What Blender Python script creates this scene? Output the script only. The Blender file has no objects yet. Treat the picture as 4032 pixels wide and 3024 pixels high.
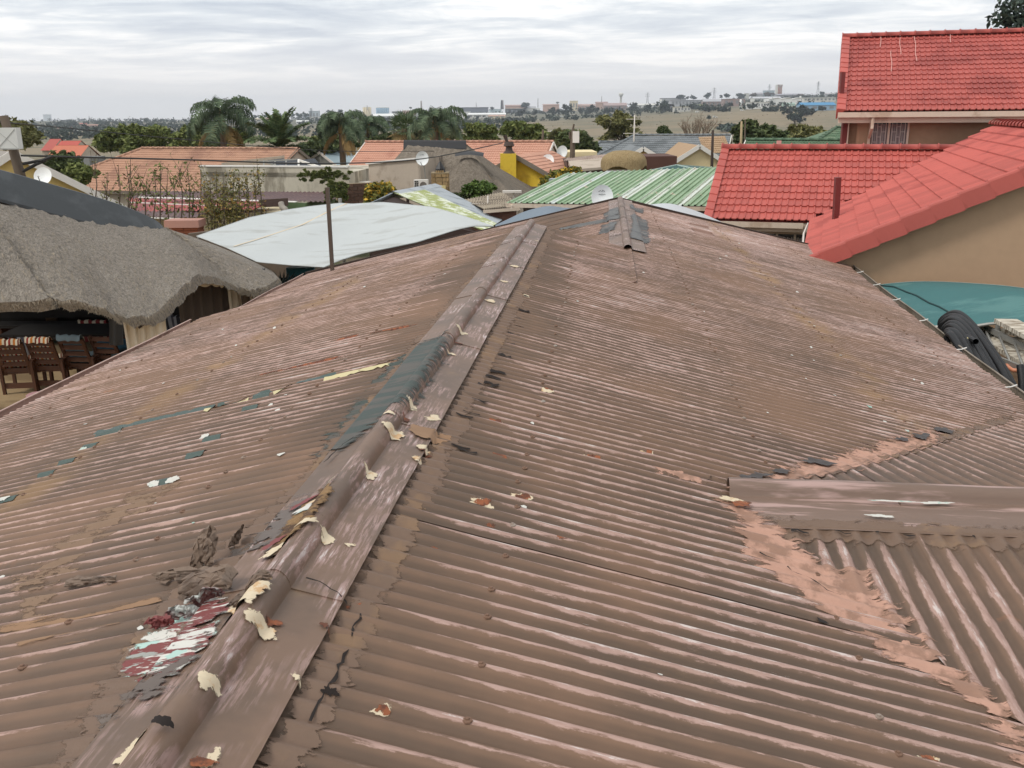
import bpy, math, random
import numpy as np
from mathutils import Vector, Matrix

# ------------------------------------------------------------------ camera, sky, sun, exposure
scene = bpy.context.scene
C = scene.collection
CAMZ = 4.8
FPX = 3700.0
PITCH = math.atan(1057 / FPX)
ROLL = 0.008
_c, _s = math.cos(PITCH), math.sin(PITCH)
AX_R = np.array([1, 0, 0.]); AX_F = np.array([0, _c, -_s]); AX_U = np.array([0, _s, _c])
_cr, _sr = math.cos(ROLL), math.sin(ROLL)
cam_d = bpy.data.cameras.new('camera'); cam = bpy.data.objects.new('camera', cam_d); C.objects.link(cam)
cam_d.sensor_width = 36.0; cam_d.lens = 36 * FPX / 4032; cam_d.clip_start = 0.05; cam_d.clip_end = 60000
_X = _cr * AX_R - _sr * AX_U; _Y = _sr * AX_R + _cr * AX_U; _Z = -AX_F
cam.matrix_world = Matrix([[_X[0], _Y[0], _Z[0], 0], [_X[1], _Y[1], _Z[1], 0], [_X[2], _Y[2], _Z[2], CAMZ], [0, 0, 0, 1]])
scene.camera = cam
scene.render.resolution_x = 1024; scene.render.resolution_y = 768
scene.view_settings.view_transform = 'Standard'; scene.view_settings.look = 'None'
scene.view_settings.gamma = 1.0; scene.view_settings.use_curve_mapping = False
scene.view_settings.exposure = 0.72

SUN_EL, SUN_AZ = math.radians(50), math.radians(-122)     # azimuth from +Y, clockwise; from the front left
world = bpy.data.worlds.new('World'); scene.world = world; world.use_nodes = True
wt = world.node_tree; wn = wt.nodes; wl = wt.links
for n in list(wn): wn.remove(n)
def wnode(t, **k):
    n = wn.new(t)
    for a, b in k.items(): setattr(n, a, b)
    return n
w_out = wnode('ShaderNodeOutputWorld'); w_bg = wnode('ShaderNodeBackground')
sky = wnode('ShaderNodeTexSky'); sky.sky_type = 'NISHITA'; sky.sun_disc = False
sky.sun_elevation = SUN_EL; sky.sun_rotation = SUN_AZ; sky.air_density = 1.0; sky.dust_density = 2.0; sky.altitude = 1500
tc = wnode('ShaderNodeTexCoord')
sep = wnode('ShaderNodeSeparateXYZ'); wl.new(tc.outputs['Generated'], sep.inputs[0])
mz = wnode('ShaderNodeMath', operation='MAXIMUM'); wl.new(sep.outputs[2], mz.inputs[0]); mz.inputs[1].default_value = 0.0
az = wnode('ShaderNodeMath', operation='ADD'); wl.new(mz.outputs[0], az.inputs[0]); az.inputs[1].default_value = 0.055
dx = wnode('ShaderNodeMath', operation='DIVIDE'); wl.new(sep.outputs[0], dx.inputs[0]); wl.new(az.outputs[0], dx.inputs[1])
dy = wnode('ShaderNodeMath', operation='DIVIDE'); wl.new(sep.outputs[1], dy.inputs[0]); wl.new(az.outputs[0], dy.inputs[1])
cmb = wnode('ShaderNodeCombineXYZ'); wl.new(dx.outputs[0], cmb.inputs[0]); wl.new(dy.outputs[0], cmb.inputs[1])
def wnoise(scale, detail, rough, sx, sy, off, dist=0.0):
    mp = wnode('ShaderNodeMapping'); mp.inputs['Scale'].default_value = (sx, sy, 1); mp.inputs['Location'].default_value = (off, off * .7, 0)
    mp.inputs['Rotation'].default_value = (0, 0, .18)
    wl.new(cmb.outputs[0], mp.inputs[0])
    n = wnode('ShaderNodeTexNoise'); n.inputs['Scale'].default_value = scale; n.inputs['Detail'].default_value = detail; n.inputs['Roughness'].default_value = rough
    n.inputs['Distortion'].default_value = dist
    wl.new(mp.outputs[0], n.inputs['Vector']); return n
n1 = wnoise(.62, 8, .6, .85, 1.0, 5.3, .7)
n2 = wnoise(2.1, 7, .62, .8, 1.1, 9.4, .6)
mixn = wnode('ShaderNodeMath', operation='MULTIPLY_ADD'); wl.new(n2.outputs[0], mixn.inputs[0]); mixn.inputs[1].default_value = .45
wl.new(n1.outputs[0], mixn.inputs[2])
cr_ = wnode('ShaderNodeValToRGB'); wl.new(mixn.outputs[0], cr_.inputs[0])
e = cr_.color_ramp.elements; e[0].position = .55; e[0].color = (.44, .48, .54, 1); e[1].position = .88; e[1].color = (.92, .90, .87, 1)
m_ = cr_.color_ramp.elements.new(.70); m_.color = (.60, .63, .66, 1)
# towards the horizon the layer melts into an even pale haze
hz = wnode('ShaderNodeMapRange'); wl.new(mz.outputs[0], hz.inputs[0]); hz.inputs[1].default_value = 0.0; hz.inputs[2].default_value = .11
hz.interpolation_type = 'SMOOTHSTEP'
hm = wnode('ShaderNodeMix', data_type='RGBA'); wl.new(hz.outputs[0], hm.inputs[0]); hm.inputs[6].default_value = (.72, .695, .685, 1); wl.new(cr_.outputs[0], hm.inputs[7])
# cloud light plus what filters through of the clear sky above
sk = wnode('ShaderNodeMix', data_type='RGBA', blend_type='ADD'); sk.inputs[0].default_value = 1.0
skm = wnode('ShaderNodeVectorMath', operation='SCALE'); wl.new(sky.outputs[0], skm.inputs[0]); skm.inputs[3].default_value = .012
cl = wnode('ShaderNodeVectorMath', operation='SCALE'); wl.new(hm.outputs[2], cl.inputs[0]); cl.inputs[3].default_value = 8.8
wl.new(cl.outputs[0], sk.inputs[6]); wl.new(skm.outputs[0], sk.inputs[7])
wl.new(sk.outputs[2], w_bg.inputs[0]); w_bg.inputs[1].default_value = .10
wl.new(w_bg.outputs[0], w_out.inputs[0])

sun_d = bpy.data.lights.new('sun', 'SUN'); sun_d.energy = 1.0; sun_d.angle = math.radians(14); sun_d.color = (1, .96, .9)
sun = bpy.data.objects.new('sun', sun_d); C.objects.link(sun)
sv = Vector((math.sin(SUN_AZ) * math.cos(SUN_EL), math.cos(SUN_AZ) * math.cos(SUN_EL), math.sin(SUN_EL)))
sun.rotation_euler = sv.to_track_quat('Z', 'Y').to_euler(); sun.location = (0, 0, 60)

# ------------------------------------------------------------------ helpers
rnd = random.Random(7); nrg = np.random.default_rng(11)
K = 4032 / 2212
def ray(u, v):
    x = (u * K - 2016) / FPX; y = -(v * K - 1512) / FPX
    return (_cr * x + _sr * y) * AX_R + (-_sr * x + _cr * y) * AX_U + AX_F
CP = np.array([0, 0, CAMZ])
def at(u, v, Y):
    """point at forward distance Y metres that the photo shows at (u, v) of a 2212 px wide copy"""
    r = ray(u, v); return Vector(CP + r * (Y / r[1]))
def onz(u, v, z):
    r = ray(u, v); return Vector(CP + r * ((z - CAMZ) / r[2]))
def onplane(u, v, p0, n):
    r = ray(u, v); p0 = np.array(p0); n = np.array(n); return Vector(CP + r * ((n @ (p0 - CP)) / (n @ r)))

ROOT = {}            # object -> inverse matrix that takes world points to its frame (None: points are local already)
def _tag(o, label, cat, group, kind):
    if label: o['label'] = label
    if cat: o['category'] = cat
    if group: o['group'] = group
    if kind: o['kind'] = kind
def thing(name, label, cat, loc=(0, 0, 0), rotz=0.0, group=None, local=False):
    o = bpy.data.objects.new(name, None); C.objects.link(o)
    o.empty_display_size = .2
    o.location = loc; o.rotation_euler = (0, 0, rotz)
    _tag(o, label, cat, group, None)
    M = Matrix.Translation(Vector(loc)) @ Matrix.Rotation(rotz, 4, 'Z')
    ROOT[o] = Matrix.Identity(4) if local else M.inverted()
    return o
class MB:
    def __init__(s): s.v = []; s.f = []; s.sm = False
    def pt(s, *p):
        s.v.append(tuple(p[0]) if len(p) == 1 else tuple(p)); return len(s.v) - 1
    def poly(s, pts):
        b = len(s.v); s.v += [tuple(p) for p in pts]; s.f.append(tuple(range(b, b + len(pts)))); return s
    def grid(s, P):
        b = len(s.v); n = len(P); m = len(P[0])
        for r in P: s.v += [tuple(p) for p in r]
        for i in range(n - 1):
            for j in range(m - 1):
                a = b + i * m + j; s.f.append((a, a + 1, a + m + 1, a + m))
        return s
    def box(s, c, sz, M=None):
        c = Vector(c); h = [x / 2 for x in sz]; b = len(s.v)
        for z in (-1, 1):
            for y in (-1, 1):
                for x in (-1, 1):
                    p = Vector((x * h[0], y * h[1], z * h[2]))
                    if M is not None: p = M @ p
                    s.v.append(tuple(c + p))
        for q in ((0, 2, 3, 1), (4, 5, 7, 6), (0, 1, 5, 4), (2, 6, 7, 3), (0, 4, 6, 2), (1, 3, 7, 5)):
            s.f.append(tuple(b + k for k in q))
        return s
    def hexa(s, p):           # 4 bottom + 4 top corners
        b = len(s.v); s.v += [tuple(q) for q in p]
        for q in ((3, 2, 1, 0), (4, 5, 6, 7), (0, 1, 5, 4), (1, 2, 6, 5), (2, 3, 7, 6), (3, 0, 4, 7)): s.f.append(tuple(b + k for k in q))
        return s
    def bar(s, a, b, w, h=None, up=(0, 0, 1)):
        a = Vector(a); b = Vector(b); d = (b - a); L = d.length
        if L < 1e-6: return s
        d /= L; u = Vector(up)
        if abs(d.dot(u)) > .98: u = Vector((1, 0, 0))
        x = d.cross(u).normalized(); y = x.cross(d).normalized(); h = h or w
        p = []
        for q in (a, b): p += [q - x * w / 2 - y * h / 2, q + x * w / 2 - y * h / 2, q + x * w / 2 + y * h / 2, q - x * w / 2 + y * h / 2]
        return s.hexa(p)
    def tube(s, pts, r, n=8, cap=True):
        pts = [Vector(p) for p in pts]; rs = r if isinstance(r, (list, tuple)) else [r] * len(pts)
        b = len(s.v); prev = None
        for i, p in enumerate(pts):
            d = (pts[min(i + 1, len(pts) - 1)] - pts[max(i - 1, 0)]).normalized()
            if prev is None:
                u = Vector((0, 0, 1)) if abs(d.z) < .95 else Vector((1, 0, 0))
                x = d.cross(u).normalized()
            else: x = (prev - d * prev.dot(d)).normalized()
            prev = x; y = d.cross(x)
            for k in range(n):
                t = 2 * math.pi * k / n; s.v.append(tuple(p + (x * math.cos(t) + y * math.sin(t)) * rs[i]))
        for i in range(len(pts) - 1):
            for k in range(n):
                a = b + i * n + k; c = b + i * n + (k + 1) % n; s.f.append((a, c, c + n, a + n))
        if cap:
            s.f.append(tuple(b + k for k in reversed(range(n)))); e = b + (len(pts) - 1) * n; s.f.append(tuple(e + k for k in range(n)))
        return s
    def lathe(s, c, prof, n=16, axis=None):
        c = Vector(c); b = len(s.v)
        q = Vector(axis).to_track_quat('Z', 'Y') if axis is not None else None
        for r, z in prof:
            for k in range(n):
                t = 2 * math.pi * k / n; p = Vector((r * math.cos(t), r * math.sin(t), z))
                if q is not None: p = q @ p
                s.v.append(tuple(c + p))
        for i in range(len(prof) - 1):
            for k in range(n):
                a = b + i * n + k; d = b + i * n + (k + 1) % n; s.f.append((a, d, d + n, a + n))
        return s
    def mesh(s, name, inv=None):
        me = bpy.data.meshes.new(name)
        v = s.v
        if inv is not None and inv != Matrix.Identity(4):
            A = np.array(v); M = np.array(inv); v = (A @ M[:3, :3].T + M[:3, 3]).tolist()
        me.from_pydata(v, [], s.f); me.update()
        return me
def shade(me, smooth):
    if smooth: me.polygons.foreach_set('use_smooth', [True] * len(me.polygons))
def part(name, mb, mat, parent, label=None, kind=None, smooth=False):
    inv = ROOT.get(parent)
    me = mb.mesh(name, inv); shade(me, smooth)
    o = bpy.data.objects.new(name, me); C.objects.link(o); o.parent = parent; me.materials.append(mat)
    ROOT[o] = inv; _tag(o, label, None, None, kind)
    return o
def single(name, mb, mat, label, cat, group=None, kind=None, smooth=False, base=None):
    """a thing that is one mesh; its origin is set at its base"""
    A = np.array(mb.v); c = Vector(base) if base is not None else Vector(((A[:, 0].min() + A[:, 0].max()) / 2, (A[:, 1].min() + A[:, 1].max()) / 2, A[:, 2].min()))
    M = Matrix.Translation(c)
    me = mb.mesh(name, M.inverted()); shade(me, smooth); me.materials.append(mat)
    o = bpy.data.objects.new(name, me); C.objects.link(o); o.location = c
    _tag(o, label, cat, group, kind); ROOT[o] = M.inverted(); return o
def structure(name, mb, mat, smooth=False):
    me = mb.mesh(name); shade(me, smooth); me.materials.append(mat)
    o = bpy.data.objects.new(name, me); C.objects.link(o); o['kind'] = 'structure'; ROOT[o] = Matrix.Identity(4); return o
def inst(name, me, parent, M, mat=None):
    o = bpy.data.objects.new(name, me); C.objects.link(o); o.parent = parent
    inv = ROOT.get(parent); o.matrix_local = (inv @ M) if inv is not None else M
    return o

# ------------------------------------------------------------------ materials
def srgb(r, g, b):
    f = lambda c: (c / 255 / 12.92) if c / 255 <= .04045 else ((c / 255 + .055) / 1.055) ** 2.4
    return (f(r), f(g), f(b))
class NT:
    def __init__(s, name):
        s.m = bpy.data.materials.new(name); s.m.use_nodes = True; s.t = s.m.node_tree; s.n = s.t.nodes; s.l = s.t.links
        s.b = s.n['Principled BSDF']; s.co = s.n.new('ShaderNodeTexCoord').outputs['Object']
    def N(s, t, **k):
        n = s.n.new(t)
        for a, b in k.items(): setattr(n, a, b)
        return n
    def _in(s, n, i, v):
        if v is None: return
        if hasattr(v, 'is_output'): s.l.new(v, n.inputs[i])
        else: n.inputs[i].default_value = v
    def math(s, op, a, b=None, c=None, clamp=False):
        n = s.N('ShaderNodeMath', operation=op, use_clamp=clamp); s._in(n, 0, a); s._in(n, 1, b); s._in(n, 2, c); return n.outputs[0]
    def xyz(s, v=None):
        n = s.N('ShaderNodeSeparateXYZ'); s.l.new(v or s.co, n.inputs[0]); return n.outputs
    def comb(s, x, y, z=0.0):
        n = s.N('ShaderNodeCombineXYZ'); s._in(n, 0, x); s._in(n, 1, y); s._in(n, 2, z); return n.outputs[0]
    def noise(s, scale, detail=4, rough=.55, vec=None, stretch=None, dist=0.0):
        v = vec or s.co
        if stretch:
            mp = s.N('ShaderNodeMapping'); mp.inputs['Scale'].default_value = stretch; s.l.new(v, mp.inputs[0]); v = mp.outputs[0]
        n = s.N('ShaderNodeTexNoise'); n.inputs['Scale'].default_value = scale; n.inputs['Detail'].default_value = detail
        n.inputs['Roughness'].default_value = rough; n.inputs['Distortion'].default_value = dist; s.l.new(v, n.inputs['Vector']); return n.outputs[0]
    def ss(s, v, a, b, lo=0.0, hi=1.0):
        n = s.N('ShaderNodeMapRange'); n.interpolation_type = 'SMOOTHSTEP'; s._in(n, 0, v)
        s._in(n, 1, a); s._in(n, 2, b); n.inputs[3].default_value = lo; n.inputs[4].default_value = hi; return n.outputs[0]
    def mix(s, f, a, b):
        n = s.N('ShaderNodeMix', data_type='RGBA'); s._in(n, 0, f)
        for i, c in ((6, a), (7, b)):
            if hasattr(c, 'is_output'): s.l.new(c, n.inputs[i])
            else: n.inputs[i].default_value = (*c[:3], 1)
        return n.outputs[2]
    def scale(s, c, f):
        n = s.N('ShaderNodeVectorMath', operation='SCALE')
        if hasattr(c, 'is_output'): s.l.new(c, n.inputs[0])
        else: n.inputs[0].default_value = c[:3]
        s._in(n, 3, f); return n.outputs[0]
    def bump(s, h, strength=.3, dist=.01):
        n = s.N('ShaderNodeBump'); n.inputs['Strength'].default_value = strength; n.inputs['Distance'].default_value = dist
        s.l.new(h, n.inputs['Height']); s.l.new(n.outputs[0], s.b.inputs['Normal'])
    def out(s, col, rough=.8, metallic=0.0, spec=None):
        s._in(s.b, 'Base Color', col if hasattr(col, 'is_output') else (*col[:3], 1)); s._in(s.b, 'Roughness', rough); s.b.inputs['Metallic'].default_value = metallic
        if spec is not None: s.b.inputs['Specular IOR Level'].default_value = spec
        return s.m
def pm(name, col, rough=.8, var=.18, scale=2.0, stretch=None, col2=None, amt=.5, s2=1.2, bump=0.0, bscale=40, bdist=.01, rand=0.0, metallic=0.0, fine=.08, spec=None, bstretch=None):
    """plain weathered surface: base colour, broad and fine variation, optional second colour in patches"""
    t = NT(name); c = col
    if col2 is not None:
        m = t.ss(t.noise(s2, 5, .62, stretch=stretch), .62 - amt * .35, .72 - amt * .3); c = t.mix(m, col, col2)
    a = t.noise(scale, 5, .6, stretch=stretch); f = t.math('MULTIPLY_ADD', a, 2 * var, 1 - var)
    b = t.noise(scale * 14, 3, .6, stretch=stretch); f2 = t.math('MULTIPLY_ADD', b, 2 * fine, 1 - fine); f = t.math('MULTIPLY', f, f2)
    if rand:
        oi = t.N('ShaderNodeObjectInfo'); f = t.math('MULTIPLY', f, t.math('MULTIPLY_ADD', oi.outputs['Random'], 2 * rand, 1 - rand))
    c = t.scale(c, f)
    if bump: t.bump(t.noise(bscale, 4, .6, stretch=bstretch or stretch), bump, bdist)
    return t.out(c, rough, metallic, spec)
def glassy(name, col, rough=.15): return pm(name, col, rough, .1, 3, fine=.03, spec=.6)
def inside(poly, x, y):
    r = False; n = len(poly); j = n - 1
    for i in range(n):
        xi, yi = poly[i]; xj, yj = poly[j]
        if (yi > y) != (yj > y) and x < (xj - xi) * (y - yi) / (yj - yi) + xi: r = not r
        j = i
    return r
def sn(x, y, s=1.0):   # cheap smooth wobble
    return (math.sin(x * 3.1 * s + 1.3) * math.cos(y * 2.7 * s + .4) + .5 * math.sin(x * 7.9 * s - y * 6.1 * s + 2) + .3 * math.sin(x * 17 * s + y * 13 * s)) / 1.8
# ------------------------------------------------------------------ terrain
def lerp_k(x, kn):
    if x <= kn[0][0]: return kn[0][1]
    for (a, b), (c, d) in zip(kn, kn[1:]):
        if x <= c: return b + (d - b) * (x - a) / (c - a)
    return kn[-1][1]
def sm01(x): x = max(0., min(1., x)); return x * x * (3 - 2 * x)
SKYK = [(-.7, -.002), (-.475, -.002), (-.238, -.0025), (-.12, .0005), (-.048, .001), (.047, .004), (.141, .0085), (.235, .0138), (.33, .0172), (.7, .02)]
def terrain(X, Y):
    r = math.hypot(X, Y)
    if Y <= 0 and r < 5000: base = -2.0 * sm01((r - 30) / 200); fw = 0.0
    else: base = -2.0 * sm01((r - 30) / 200); fw = sm01((Y / max(r, 1e-6) - .1) / .5)
    if fw <= 0: return base
    a = X / max(Y, 1.); es = lerp_k(a, SKYK); D = Y
    kn = [(0, 0), (20, 0), (60, -1.4), (150, -4.5), (300, -9), (430, CAMZ + 430 * (-.0315)), (700, CAMZ + 700 * (-.0185 if a > -.1 else -.02)), (1050, CAMZ + 1050 * (es - .0115)),
          (2400, CAMZ + 2400 * es), (3600, CAMZ + 3600 * (es - .0015)), (6500, CAMZ + 3600 * (es - .0015) - 14)]
    f = lerp_k(D, kn)
    if D > 350: f += (1.2 * math.sin(X * .011 + 1) * math.sin(Y * .008) + .6 * math.sin(X * .03 + Y * .021)) * min(1, (D - 350) / 300)
    return base * (1 - fw) + f * fw
def hit(u, v, y0=60., y1=5000.):
    r = ray(u, v); r = r / r[1]; Y = y0; st = 2.0
    while Y < y1:
        p = CP + r * Y
        if p[2] <= terrain(p[0], Y): return Vector((p[0], Y, terrain(p[0], Y)))
        Y += st; st = max(2., Y * .004)
    p = CP + r * 2300.; return Vector((p[0], 2300., terrain(p[0], 2300.)))
def ground(X, Y): return Vector((X, Y, terrain(X, Y)))

def earth_mat():
    t = NT('dry_ground'); x, y, z = t.xyz()
    d = t.math('SQRT', t.math('ADD', t.math('POWER', x, 2), t.math('POWER', y, 2)))
    near = t.mix(t.ss(t.noise(.25, 5, .6), .42, .6), srgb(112, 100, 82), srgb(84, 88, 58))
    far = t.mix(t.ss(t.noise(.006, 6, .65, stretch=(1, 2.6, 1)), .38, .66), srgb(132, 116, 90), srgb(104, 98, 74))
    far = t.mix(t.ss(t.noise(.02, 5, .6, stretch=(1, 3, 1)), .56, .70), far, srgb(84, 84, 60))
    veryfar = t.mix(t.ss(t.noise(.004, 5, .7, stretch=(1, 3, 1)), .42, .58), srgb(118, 108, 88), srgb(78, 82, 64))
    c = t.mix(t.ss(d, 120., 380.), near, far); c = t.mix(t.ss(d, 1000., 1500.), c, veryfar)
    return t.out(c, .95)
M_EARTH = earth_mat()
m = MB(); rings = [0] + [6 * 1.13 ** i for i in range(66)]
rings = [r for r in rings if r < 6100] + [6400]; NA = 180; P = []
for r in rings:
    row = []
    for k in range(NA + 1):
        t = 2 * math.pi * k / NA; X, Y = r * math.sin(t), r * math.cos(t); row.append((X, Y, terrain(X, Y)))
    P.append(row)
m.grid(P); structure('ground', m, M_EARTH, True)

M_PAVE = pm('sandy_paving', srgb(176, 150, 112), .9, .2, .8, col2=srgb(140, 116, 84), amt=.4, s2=.7, bump=.3, bscale=30)
m = MB(); P = [[(X, Y, terrain(X, Y) + .006) for X in np.linspace(-22, -4.0, 13)] for Y in np.linspace(5, 30, 13)]
m.grid(P); structure('yard_paving', m, M_PAVE)
M_CONC = pm('grey_concrete', srgb(140, 134, 126), .9, .2, .8, bump=.2)
m = MB(); P = [[(X, Y, terrain(X, Y) + .006) for X in np.linspace(3.6, 9.2, 8)] for Y in np.linspace(-4, 16, 14)]
m.grid(P); structure('side_yard', m, M_CONC)

# ------------------------------------------------------------------ the corrugated house under the camera
SL = .24; PIT = .0762; AMP = .0088
HO = Vector((-.85, 0, 3.6)); HRZ = -math.atan2(.0995, .995)
HM = Matrix.Translation(HO) @ Matrix.Rotation(HRZ, 4, 'Z'); HI = HM.inverted()
house = thing('corrugated_roof_house', 'house with a worn brown and pink corrugated iron roof, peeling, filling the foreground', 'house', HO, HRZ, local=True)
def hl(p): return HI @ Vector(p)
n_r = np.array(HM.to_3x3() @ Vector((SL, 0, 1))); n_l = np.array(HM.to_3x3() @ Vector((-SL, 0, 1)))
FLZ = -.524
def _down(u, v, q):
    for k in range(5): q = hl(onz(u, v, HO.z + surf(q.x, q.y, .5)))
    return (q.x, q.y)
def rl(u, v): return _down(u, v, hl(onplane(u, v, HO, n_r)))
def ll(u, v): return _down(u, v, hl(onplane(u, v, HO, n_l)))
def fl(u, v): q = hl(onplane(u, v, HM @ Vector((0, 0, FLZ)), n_l)); return (q.x, q.y)
WY, WZ, WSN, WSF = 3.83, -.33, .125, .20           # cross wing on the right: ridge position, height and its two pitches
def wing_z(x, y): return WZ - (WSN * (WY - y) if y < WY else WSF * (y - WY))
n_w = np.array(HM.to_3x3() @ Vector((0, -WSN, 1)))
def wl_(u, v): q = hl(onplane(u, v, HM @ Vector((0, WY, WZ)), n_w)); return (q.x, q.y)
def valley_x(y): return -wing_z(0, y) / SL
def eave_r(y): return 4.15 + (y - 7.5) * .068
Y0, YA, YF = -4.0, 10.86, 17.3
def verge_l(x): return YA + (x / 3.3) * 1.62            # far edge of the near left slope runs a little askew

def roof_mat(name, axis, left=False):
    t = NT(name); x, y, z = t.xyz()
    al, ac = (x, y) if axis == 'x' else (y, x)
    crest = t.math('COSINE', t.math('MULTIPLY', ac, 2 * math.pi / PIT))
    idx = t.math('FLOOR', t.math('DIVIDE', t.math('ADD', ac, PIT / 2 + 20 * PIT), PIT))
    wn_ = t.N('ShaderNodeTexWhiteNoise', noise_dimensions='1D'); t.l.new(idx, wn_.inputs['W']); per = wn_.outputs[0]
    # worn streaks that follow each corrugation, starting and stopping at different places
    seg = t.noise(1.0, 5, .68, vec=t.comb(t.math('MULTIPLY', al, 1.7), t.math('MULTIPLY', idx, 7.31), per))
    fine = t.noise(1.0, 6, .72, vec=t.comb(t.math('MULTIPLY', al, 11.), t.math('MULTIPLY', ac, 60.), 0.))
    grit = t.noise(150., 3, .7)
    blotch = t.noise(.9, 5, .6); big = t.noise(.35, 3, .5)
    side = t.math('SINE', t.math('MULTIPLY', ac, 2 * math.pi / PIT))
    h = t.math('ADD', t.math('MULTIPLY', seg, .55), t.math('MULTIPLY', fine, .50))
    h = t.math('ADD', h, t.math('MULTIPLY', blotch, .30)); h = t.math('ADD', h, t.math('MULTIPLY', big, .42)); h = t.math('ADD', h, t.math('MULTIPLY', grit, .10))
    h = t.math('ADD', h, t.math('MULTIPLY', crest, .115)); h = t.math('ADD', h, t.math('MULTIPLY', side, .085))  # crests and one face get more pink wear, painting rib shading too
    # a freshly overpainted strip beside the ridge kept its brown
    rid = t.math('ABSOLUTE', t.math('SUBTRACT', al, 0.0 if axis == 'x' else WY))
    jag = t.math('MULTIPLY', t.math('SUBTRACT', per, .5), .34)
    zone = t.ss(t.math('ADD', t.math('ADD', rid, jag), t.math('MULTIPLY', big, .35)), .45, .72)
    h = t.math('ADD', h, t.math('MULTIPLY', t.math('SUBTRACT', zone, 1.0), .22))
    pink = t.ss(h, .925, 1.01); pale = t.ss(h, 1.095, 1.16)
    br = t.mix(t.ss(blotch, .35, .65), srgb(120, 93, 74), srgb(102, 81, 66))
    pk = t.mix(t.ss(fine, .3, .7), srgb(156, 125, 114), srgb(182, 152, 141))
    c = t.mix(t.math('MULTIPLY', pink, .85), br, pk); c = t.mix(t.math('MULTIPLY', pale, .75), c, srgb(206, 196, 190))
    # grime in the troughs, deepened to paint in the shade between ribs
    dirt_shade = t.math('MULTIPLY', t.ss(t.math('ADD', crest, t.math('MULTIPLY', side, .35)), .35, -.85), t.ss(blotch, .2, .6)); c = t.mix(t.math('MULTIPLY', dirt_shade, .66), c, srgb(72, 59, 48))
    # ochre dust along the purlin lines and rusty runs
    pl = t.math('ABSOLUTE', t.math('SUBTRACT', al, (-1.75 if left else 2.75) if axis == 'x' else WY - 1.6))
    pl = t.math('ADD', pl, t.math('MULTIPLY', t.math('SUBTRACT', t.noise(.8, 5, .6), .5), .6))
    och = t.math('MULTIPLY', t.ss(pl, .20, .02), t.ss(t.noise(2.2, 5, .65), .42, .64)); c = t.mix(t.math('MULTIPLY', och, .8), c, srgb(140, 110, 78))
    rus = t.ss(t.noise(1.0, 5, .7, vec=t.comb(t.math('MULTIPLY', al, 2.3), t.math('MULTIPLY', idx, 3.7), 4.)), .65, .74)
    c = t.mix(t.math('MULTIPLY', rus, .6), c, srgb(150, 98, 66))
    oc2 = t.math('MULTIPLY', t.ss(t.noise(1.3, 6, .7), .56, .74), t.ss(fine, .42, .66)); c = t.mix(t.math('MULTIPLY', oc2, .6), c, srgb(132, 106, 78))
    grime = t.math('MULTIPLY', t.ss(t.math('ADD', rid, t.math('ADD', jag, t.math('MULTIPLY', big, .4))), .85, .45), t.ss(t.noise(1.6, 5, .65), .36, .62)); c = t.mix(t.math('MULTIPLY', grime, .55), c, srgb(84, 69, 56))
    grn = t.math('MULTIPLY', t.ss(t.noise(2.4, 4, .6), .66, .72), pale); c = t.mix(t.math('MULTIPLY', grn, .6), c, srgb(170, 190, 172))
    oi = t.N('ShaderNodeObjectInfo'); c = t.scale(c, t.math('MULTIPLY_ADD', oi.outputs['Random'], .2, .9))
    t.bump(t.noise(60, 4, .6), .12, .004)
    return t.out(c, t.math('MULTIPLY_ADD', fine, .25, .46), spec=.4)
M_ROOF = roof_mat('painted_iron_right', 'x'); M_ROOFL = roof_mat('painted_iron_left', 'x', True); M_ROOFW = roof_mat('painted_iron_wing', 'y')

def sag(x, y): return .012 * math.sin(y * .55 + 1) * math.sin(x * .9) + .004 * sn(x, y, .8)
def sheet(c0, c1, r0, r1, zf, mat, axis='y', nr=9, nm='roof_sheet'):
    """one corrugated sheet: ribs repeat across c, run along r from r0(c) to r1(c)"""
    m = MB(); n = max(2, int(round((c1 - c0) / PIT * 8))); P = []
    lift = rnd.uniform(0, .0012); tl = rnd.uniform(-.004, .004)
    for i in range(n + 1):
        c = c0 + (c1 - c0) * i / n; a, b = r0(c), r1(c); row = []
        k = i / n; edge = .0016 * max(0, 1 - k * 9)         # the lapped edge rides up over its neighbour
        for j in range(nr + 1):
            r = a + (b - a) * j / nr; x, y = (r, c) if axis == 'y' else (c, r)
            row.append((x, y, zf(x, y) + AMP * math.cos(2 * math.pi * c / PIT) + sag(x, y) + lift + edge + tl * (k - .5)))
        if abs(b - a) > .01: P.append(row)
    if len(P) < 2: return None
    m.grid(P); return part(nm, m, mat, house, smooth=True)
SW = PIT * 9
def run(c0, c1, *a, **k):
    c = c0
    while c < c1 - .05: sheet(c, min(c1, c + SW + PIT * .6), *a, **k); c += SW
def r_end(y):
    if y < 7.17: return min(valley_x(y) + .03, 4.2)
    return eave_r(y) + .02 * sn(y, 0, 2)
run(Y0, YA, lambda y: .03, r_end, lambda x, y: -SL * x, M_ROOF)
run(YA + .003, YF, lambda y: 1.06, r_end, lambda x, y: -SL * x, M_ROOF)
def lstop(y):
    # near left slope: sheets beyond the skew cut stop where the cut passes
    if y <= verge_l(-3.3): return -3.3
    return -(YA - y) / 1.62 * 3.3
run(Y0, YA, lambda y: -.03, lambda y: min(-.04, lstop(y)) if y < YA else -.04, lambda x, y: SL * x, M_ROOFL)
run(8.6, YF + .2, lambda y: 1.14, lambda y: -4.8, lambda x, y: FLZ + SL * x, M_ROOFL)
def wn0(x): return max(Y0, -3.2)
run(1.36, 7.6, lambda x: WY - .03, lambda x: max(-3.2, WY - (x - 1.375) / .52 if x < 5.0 else -3.2), wing_z, M_ROOFW, axis='x')
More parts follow.
